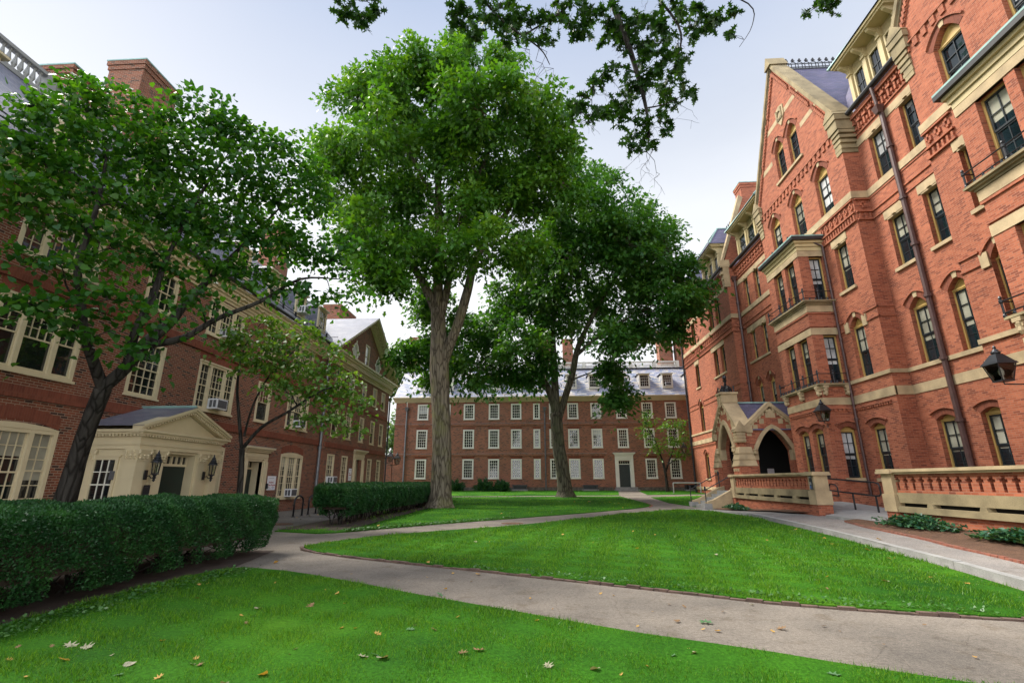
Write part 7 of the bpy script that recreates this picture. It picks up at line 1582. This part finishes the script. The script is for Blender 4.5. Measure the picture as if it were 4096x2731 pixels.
LEAVES = [(-4.39, 4.85, 1, 'front', 0.16, 'large pale fallen leaf left of its twin in the near lawn'), (-4.19, 4.8, 1, 'front', 0.17, 'largest pale fallen leaf in the near lawn'), (-4.07, 4.46, 6, 'front', 0.11, None), (-3.43, 4.4, 4, 'front', 0.1, None), (-4.99, 7.45, 6, 'front', 0.09, None), (-4.49, 6.71, 0, 'front', 0.09, None), (-3.48, 6.4, 4, 'front', 0.11, 'round pale leaf alone in the middle of the near lawn'), (-3.25, 5.76, 0, 'front', 0.09, None), (-3.34, 6.05, 3, 'front', 0.08, None), (-2.9, 6.55, 0, 'front', 0.15, 'dark curled leaf standing on edge in the near lawn'), (-2.83, 7.18, 2, 'front', 0.08, None), (-1.64, 5.3, 6, 'front', 0.1, None), (-1.11, 5.43, 0, 'front', 0.1, None), (-1.35, 5.44, 3, 'front', 0.12, 'green oak leaf with a pale underside near the middle of the near lawn'), (-1.56, 4.67, 1, 'front', 0.13, None), (-1.47, 4.71, 3, 'front', 0.11, None), (-1.37, 4.64, 4, 'front', 0.13, None), (-0.71, 4.78, 0, 'front', 0.14, 'pair of brown curled leaves, the left one, near the bottom of the photo'), (-0.58, 4.86, 0, 'front', 0.15, 'pair of brown curled leaves, the right one, near the bottom of the photo'), (-2.21, 4.27, 2, 'front', 0.1, None), (-2.86, 4.45, 0, 'front', 0.1, None), (-3.0, 4.6, 6, 'front', 0.08, None), (-3.67, 5.06, 2, 'front', 0.06, None), (-2.99, 4.16, 6, 'front', 0.09, None), (-3.33, 4.17, 3, 'front', 0.1, None), (-3.53, 4.05, 3, 'front', 0.1, None), (-2.26, 4.88, 1, 'front', 0.06, None), (-4.56, 4.46, 6, 'front', 0.07, None), (-3.78, 4.62, 1, 'front', 0.06, None), (-2.43, 4.1, 4, 'front', 0.08, None), (-3.99, 4.07, 5, 'front', 0.07, None), (-0.95, 5.92, 2, 'front', 0.06, None), (-1.41, 6.48, 3, 'front', 0.09, None), (0.03, 4.59, 1, 'front', 0.14, 'ragged pale leaf standing in the near lawn below the path'), (0.4, 4.57, 4, 'front', 0.11, None), (1.12, 4.95, 3, 'front', 0.13, None), (1.32, 5.03, 4, 'front', 0.1, None), (2.28, 4.54, 3, 'front', 0.14, 'grey green leaf at the lower edge of the near lawn'), (0.28, 5.71, 3, 'front', 0.09, None), (-0.08, 5.89, 2, 'front', 0.06, None), (2.72, 15.73, 5, 'mid', 0.11, None), (3.15, 14.72, 5, 'mid', 0.12, None), (2.13, 11.91, 5, 'mid', 0.12, None), (0.58, 14.83, 2, 'mid', 0.1, None), (1.86, 9.62, 3, 'mid', 0.11, None), (3.59, 11.09, 4, 'mid', 0.08, None), (5.76, 13.71, 6, 'mid', 0.09, None), (7.83, 16.5, 2, 'mid', 0.13, None), (7.63, 14.76, 2, 'mid', 0.11, None), (7.39, 14.11, 2, 'mid', 0.1, None), (6.93, 12.9, 2, 'mid', 0.09, None), (7.05, 11.81, 2, 'mid', 0.14, 'yellow leaf leaning on the granite kerb'), (4.99, 9.82, 1, 'mid', 0.1, None), (4.43, 8.56, 2, 'mid', 0.07, None), (4.16, 8.32, 1, 'mid', 0.12, None), (5.1, 8.26, 4, 'mid', 0.13, 'pale flat leaf at the right of the middle lawn'), (6.08, 8.7, 6, 'mid', 0.08, None), (6.27, 8.26, 2, 'mid', 0.08, None), (6.71, 10.62, 2, 'mid', 0.1, None), (4.01, 7.79, 0, 'mid', 0.07, None), (2.38, 8.09, 3, 'mid', 0.07, None), (1.35, 8.97, 3, 'mid', 0.08, None), (6.98, 27.83, 2, 'mid', 0.12, None), (7.62, 26.32, 2, 'mid', 0.1, None), (-0.1, 14.38, 3, 'mid', 0.09, None), (7.7, 22.43, 5, 'mid', 0.08, None), (-1.7, 13.1, 4, 'mid', 0.1, None), (-1.51, 10.08, 1, 'mid', 0.11, None), (-2.09, 9.52, 2, 'mid', 0.08, None), (-4.36, 8.74, 3, 'path', 0.13, 'green oak leaf on the path beside the near hedge'), (-5.09, 9.76, 2, 'path', 0.09, None), (-1.07, 8.75, 2, 'path', 0.09, 'yellow leaf on the path against the brick edging'), (-1.51, 8.82, 6, 'path', 0.07, None), (-1.11, 8.15, 0, 'path', 0.06, None), (-1.41, 7.23, 3, 'path', 0.12, None), (-1.87, 8.46, 6, 'path', 0.05, None), (-4.04, 9.64, 0, 'path', 0.05, None), (-3.2, 8.67, 6, 'path', 0.05, None), (-2.25, 8.16, 5, 'path', 0.05, None), (1.77, 6.05, 3, 'path', 0.16, 'curled green leaf lying in the middle of the path'), (2.49, 5.86, 0, 'path', 0.11, 'brown curled leaf on the path right of the green leaf'), (2.35, 5.76, 6, 'path', 0.05, None), (1.47, 6.08, 0, 'path', 0.1, None), (1.66, 5.79, 6, 'path', 0.05, None), (3.77, 5.07, 2, 'path', 0.04, None), (0.79, 7.42, 6, 'path', 0.06, None), (0.11, 6.55, 0, 'path', 0.04, None), (2.12, 6.53, 0, 'path', 0.06, None), (1.0, 5.87, 6, 'path', 0.04, None), (3.04, 5.8, 0, 'path', 0.04, None), (3.21, 5.39, 0, 'path', 0.04, None), (1.29, 6.49, 6, 'path', 0.04, None), (8.05, 12.93, 2, 'walk', 0.11, 'yellow leaf on the raised walk'), (9.56, 14.04, 2, 'walk', 0.1, None), (10.33, 13.58, 4, 'walk', 0.12, None), (11.09, 14.04, 1, 'walk', 0.15, 'pale leaf in the mulch beside the green plant'), (11.17, 26.32, 2, 'walk', 0.12, None), (10.62, 28.24, 2, 'walk', 0.12, None), (10.57, 26.68, 2, 'walk', 0.1, None), (3.15, 33.97, 2, 'tree', 0.16, None), (4.58, 32.12, 1, 'tree', 0.16, None), (4.83, 32.52, 2, 'tree', 0.13, None), (4.39, 33.51, 2, 'tree', 0.12, None), (2.14, 33.7, 2, 'tree', 0.12, None), (1.17, 33.97, 4, 'tree', 0.1, None), (4.47, 28.53, 2, 'tree', 0.1, None), (-3.34, 19.46, 2, 'tree', 0.12, None), (-1.84, 23.09, 2, 'tree', 0.1, None), (-5.43, 16.81, 5, 'tree', 0.13, None), (-11.37, 22.06, 1, 'hall', 0.1, None), (-11.42, 22.65, 1, 'hall', 0.1, None), (-10.44, 21.3, 2, 'hall', 0.1, None), (-10.27, 21.72, 1, 'hall', 0.1, None), (-10.4, 22.43, 4, 'hall', 0.1, None), (-9.71, 21.36, 1, 'hall', 0.1, None), (-10.28, 23.04, 2, 'hall', 0.1, None), (-9.6, 22.2, 1, 'hall', 0.1, None), (-10.1, 23.7, 1, 'hall', 0.1, None), (-9.84, 20.45, 4, 'hall', 0.1, None), (-9.21, 20.87, 1, 'hall', 0.1, None), (-9.86, 19.86, 1, 'hall', 0.08, None)]
for q in LEAVES: drop_leaf(*q[:5], q[5])
for i in range(46):
    a = random.choice(['front', 'front', 'mid', 'mid', 'mid', 'path'])
    P_ = {'front': (-5, 2, 4.4, 8), 'mid': (-4, 8, 8, 24), 'path': (-4, 5, 5.5, 10)}[a]
    for _ in range(60):
        x, y = random.uniform(P_[0], P_[1]), random.uniform(P_[2], P_[3]); v = Vector((x, y)); f_, m_ = inside(v, [Vector(p) for p in FRONT]), inside(v, [Vector(p) for p in WEDGE])
        if (a == 'front' and f_) or (a == 'mid' and m_) or (a == 'path' and not f_ and not m_): break
    else: continue
    drop_leaf(x, y, random.choice([0, 2, 4, 5, 6]), a, random.uniform(.035, .07))
# ------------------------------------------------------------ a walker far off in the gap
pr = empty('person', 'small distant person in a pale blue shirt walking in the gap beside the far hall', 'person', (-17.05, 58, .55), 2.6)
def figure(root):
    J = {'pel': (0, 0, .95), 'spine': (0, .01, 1.15), 'chest': (0, .0, 1.36), 'neck': (0, .0, 1.5), 'head': (0, -.02, 1.62), 'top': (0, -.01, 1.74),
         'shl': (-.18, 0, 1.43), 'ell': (-.25, .04, 1.16), 'wrl': (-.24, -.06, .92), 'hal': (-.235, -.09, .84), 'shr': (.18, 0, 1.43), 'elr': (.25, .08, 1.17), 'wrr': (.23, .02, .93), 'har': (.225, -.01, .85),
         'hil': (-.09, 0, .9), 'knl': (-.1, -.14, .5), 'anl': (-.1, .0, .09), 'tol': (-.1, -.18, .04), 'hir': (.09, 0, .9), 'knr': (.1, .06, .5), 'anr': (.1, .3, .12), 'tor': (.1, .16, .03)}
    E_ = [('pel', 'spine'), ('spine', 'chest'), ('chest', 'neck'), ('neck', 'head'), ('head', 'top'), ('chest', 'shl'), ('shl', 'ell'), ('ell', 'wrl'), ('wrl', 'hal'), ('chest', 'shr'), ('shr', 'elr'), ('elr', 'wrr'), ('wrr', 'har'), ('pel', 'hil'), ('hil', 'knl'), ('knl', 'anl'), ('anl', 'tol'), ('pel', 'hir'), ('hir', 'knr'), ('knr', 'anr'), ('anr', 'tor')]
    R_ = {'pel': .14, 'spine': .13, 'chest': .15, 'neck': .055, 'head': .095, 'top': .06, 'shl': .06, 'ell': .045, 'wrl': .032, 'hal': .035, 'shr': .06, 'elr': .045, 'wrr': .032, 'har': .035, 'hil': .09, 'knl': .06, 'anl': .04, 'tol': .035, 'hir': .09, 'knr': .06, 'anr': .04, 'tor': .035}
    ks = list(J); me = bpy.data.meshes.new('body'); me.from_pydata([J[k] for k in ks], [(ks.index(a), ks.index(b)) for a, b in E_], [])
    o = bpy.data.objects.new('body', me); C.objects.link(o); o.parent = root; md = o.modifiers.new('Skin', 'SKIN')
    for i, k in enumerate(ks): me.skin_vertices[0].data[i].radius = (R_[k], R_[k]*(.75 if k in ('pel', 'spine', 'chest') else 1)); me.skin_vertices[0].data[i].use_root = (k == 'pel')
    sb = o.modifiers.new('Sub', 'SUBSURF'); sb.levels = sb.render_levels = 2
    dg = bpy.context.evaluated_depsgraph_get(); m2 = bpy.data.meshes.new_from_object(o.evaluated_get(dg)); o.modifiers.clear(); o.data = m2; m2.materials.clear()
    for m in ('skin', 'shirt', 'jeans', 'hair'): m2.materials.append(M[m])
    for p in m2.polygons:
        c = p.center; p.use_smooth = True
        p.material_index = 3 if (c.z > 1.68 or (c.z > 1.56 and c.y > .01)) else (0 if c.z > 1.49 else (2 if c.z < .98 and abs(c.x) < .2 else (1 if c.z > 1.14 or abs(c.x) < .19 else 0)))
figure(pr)
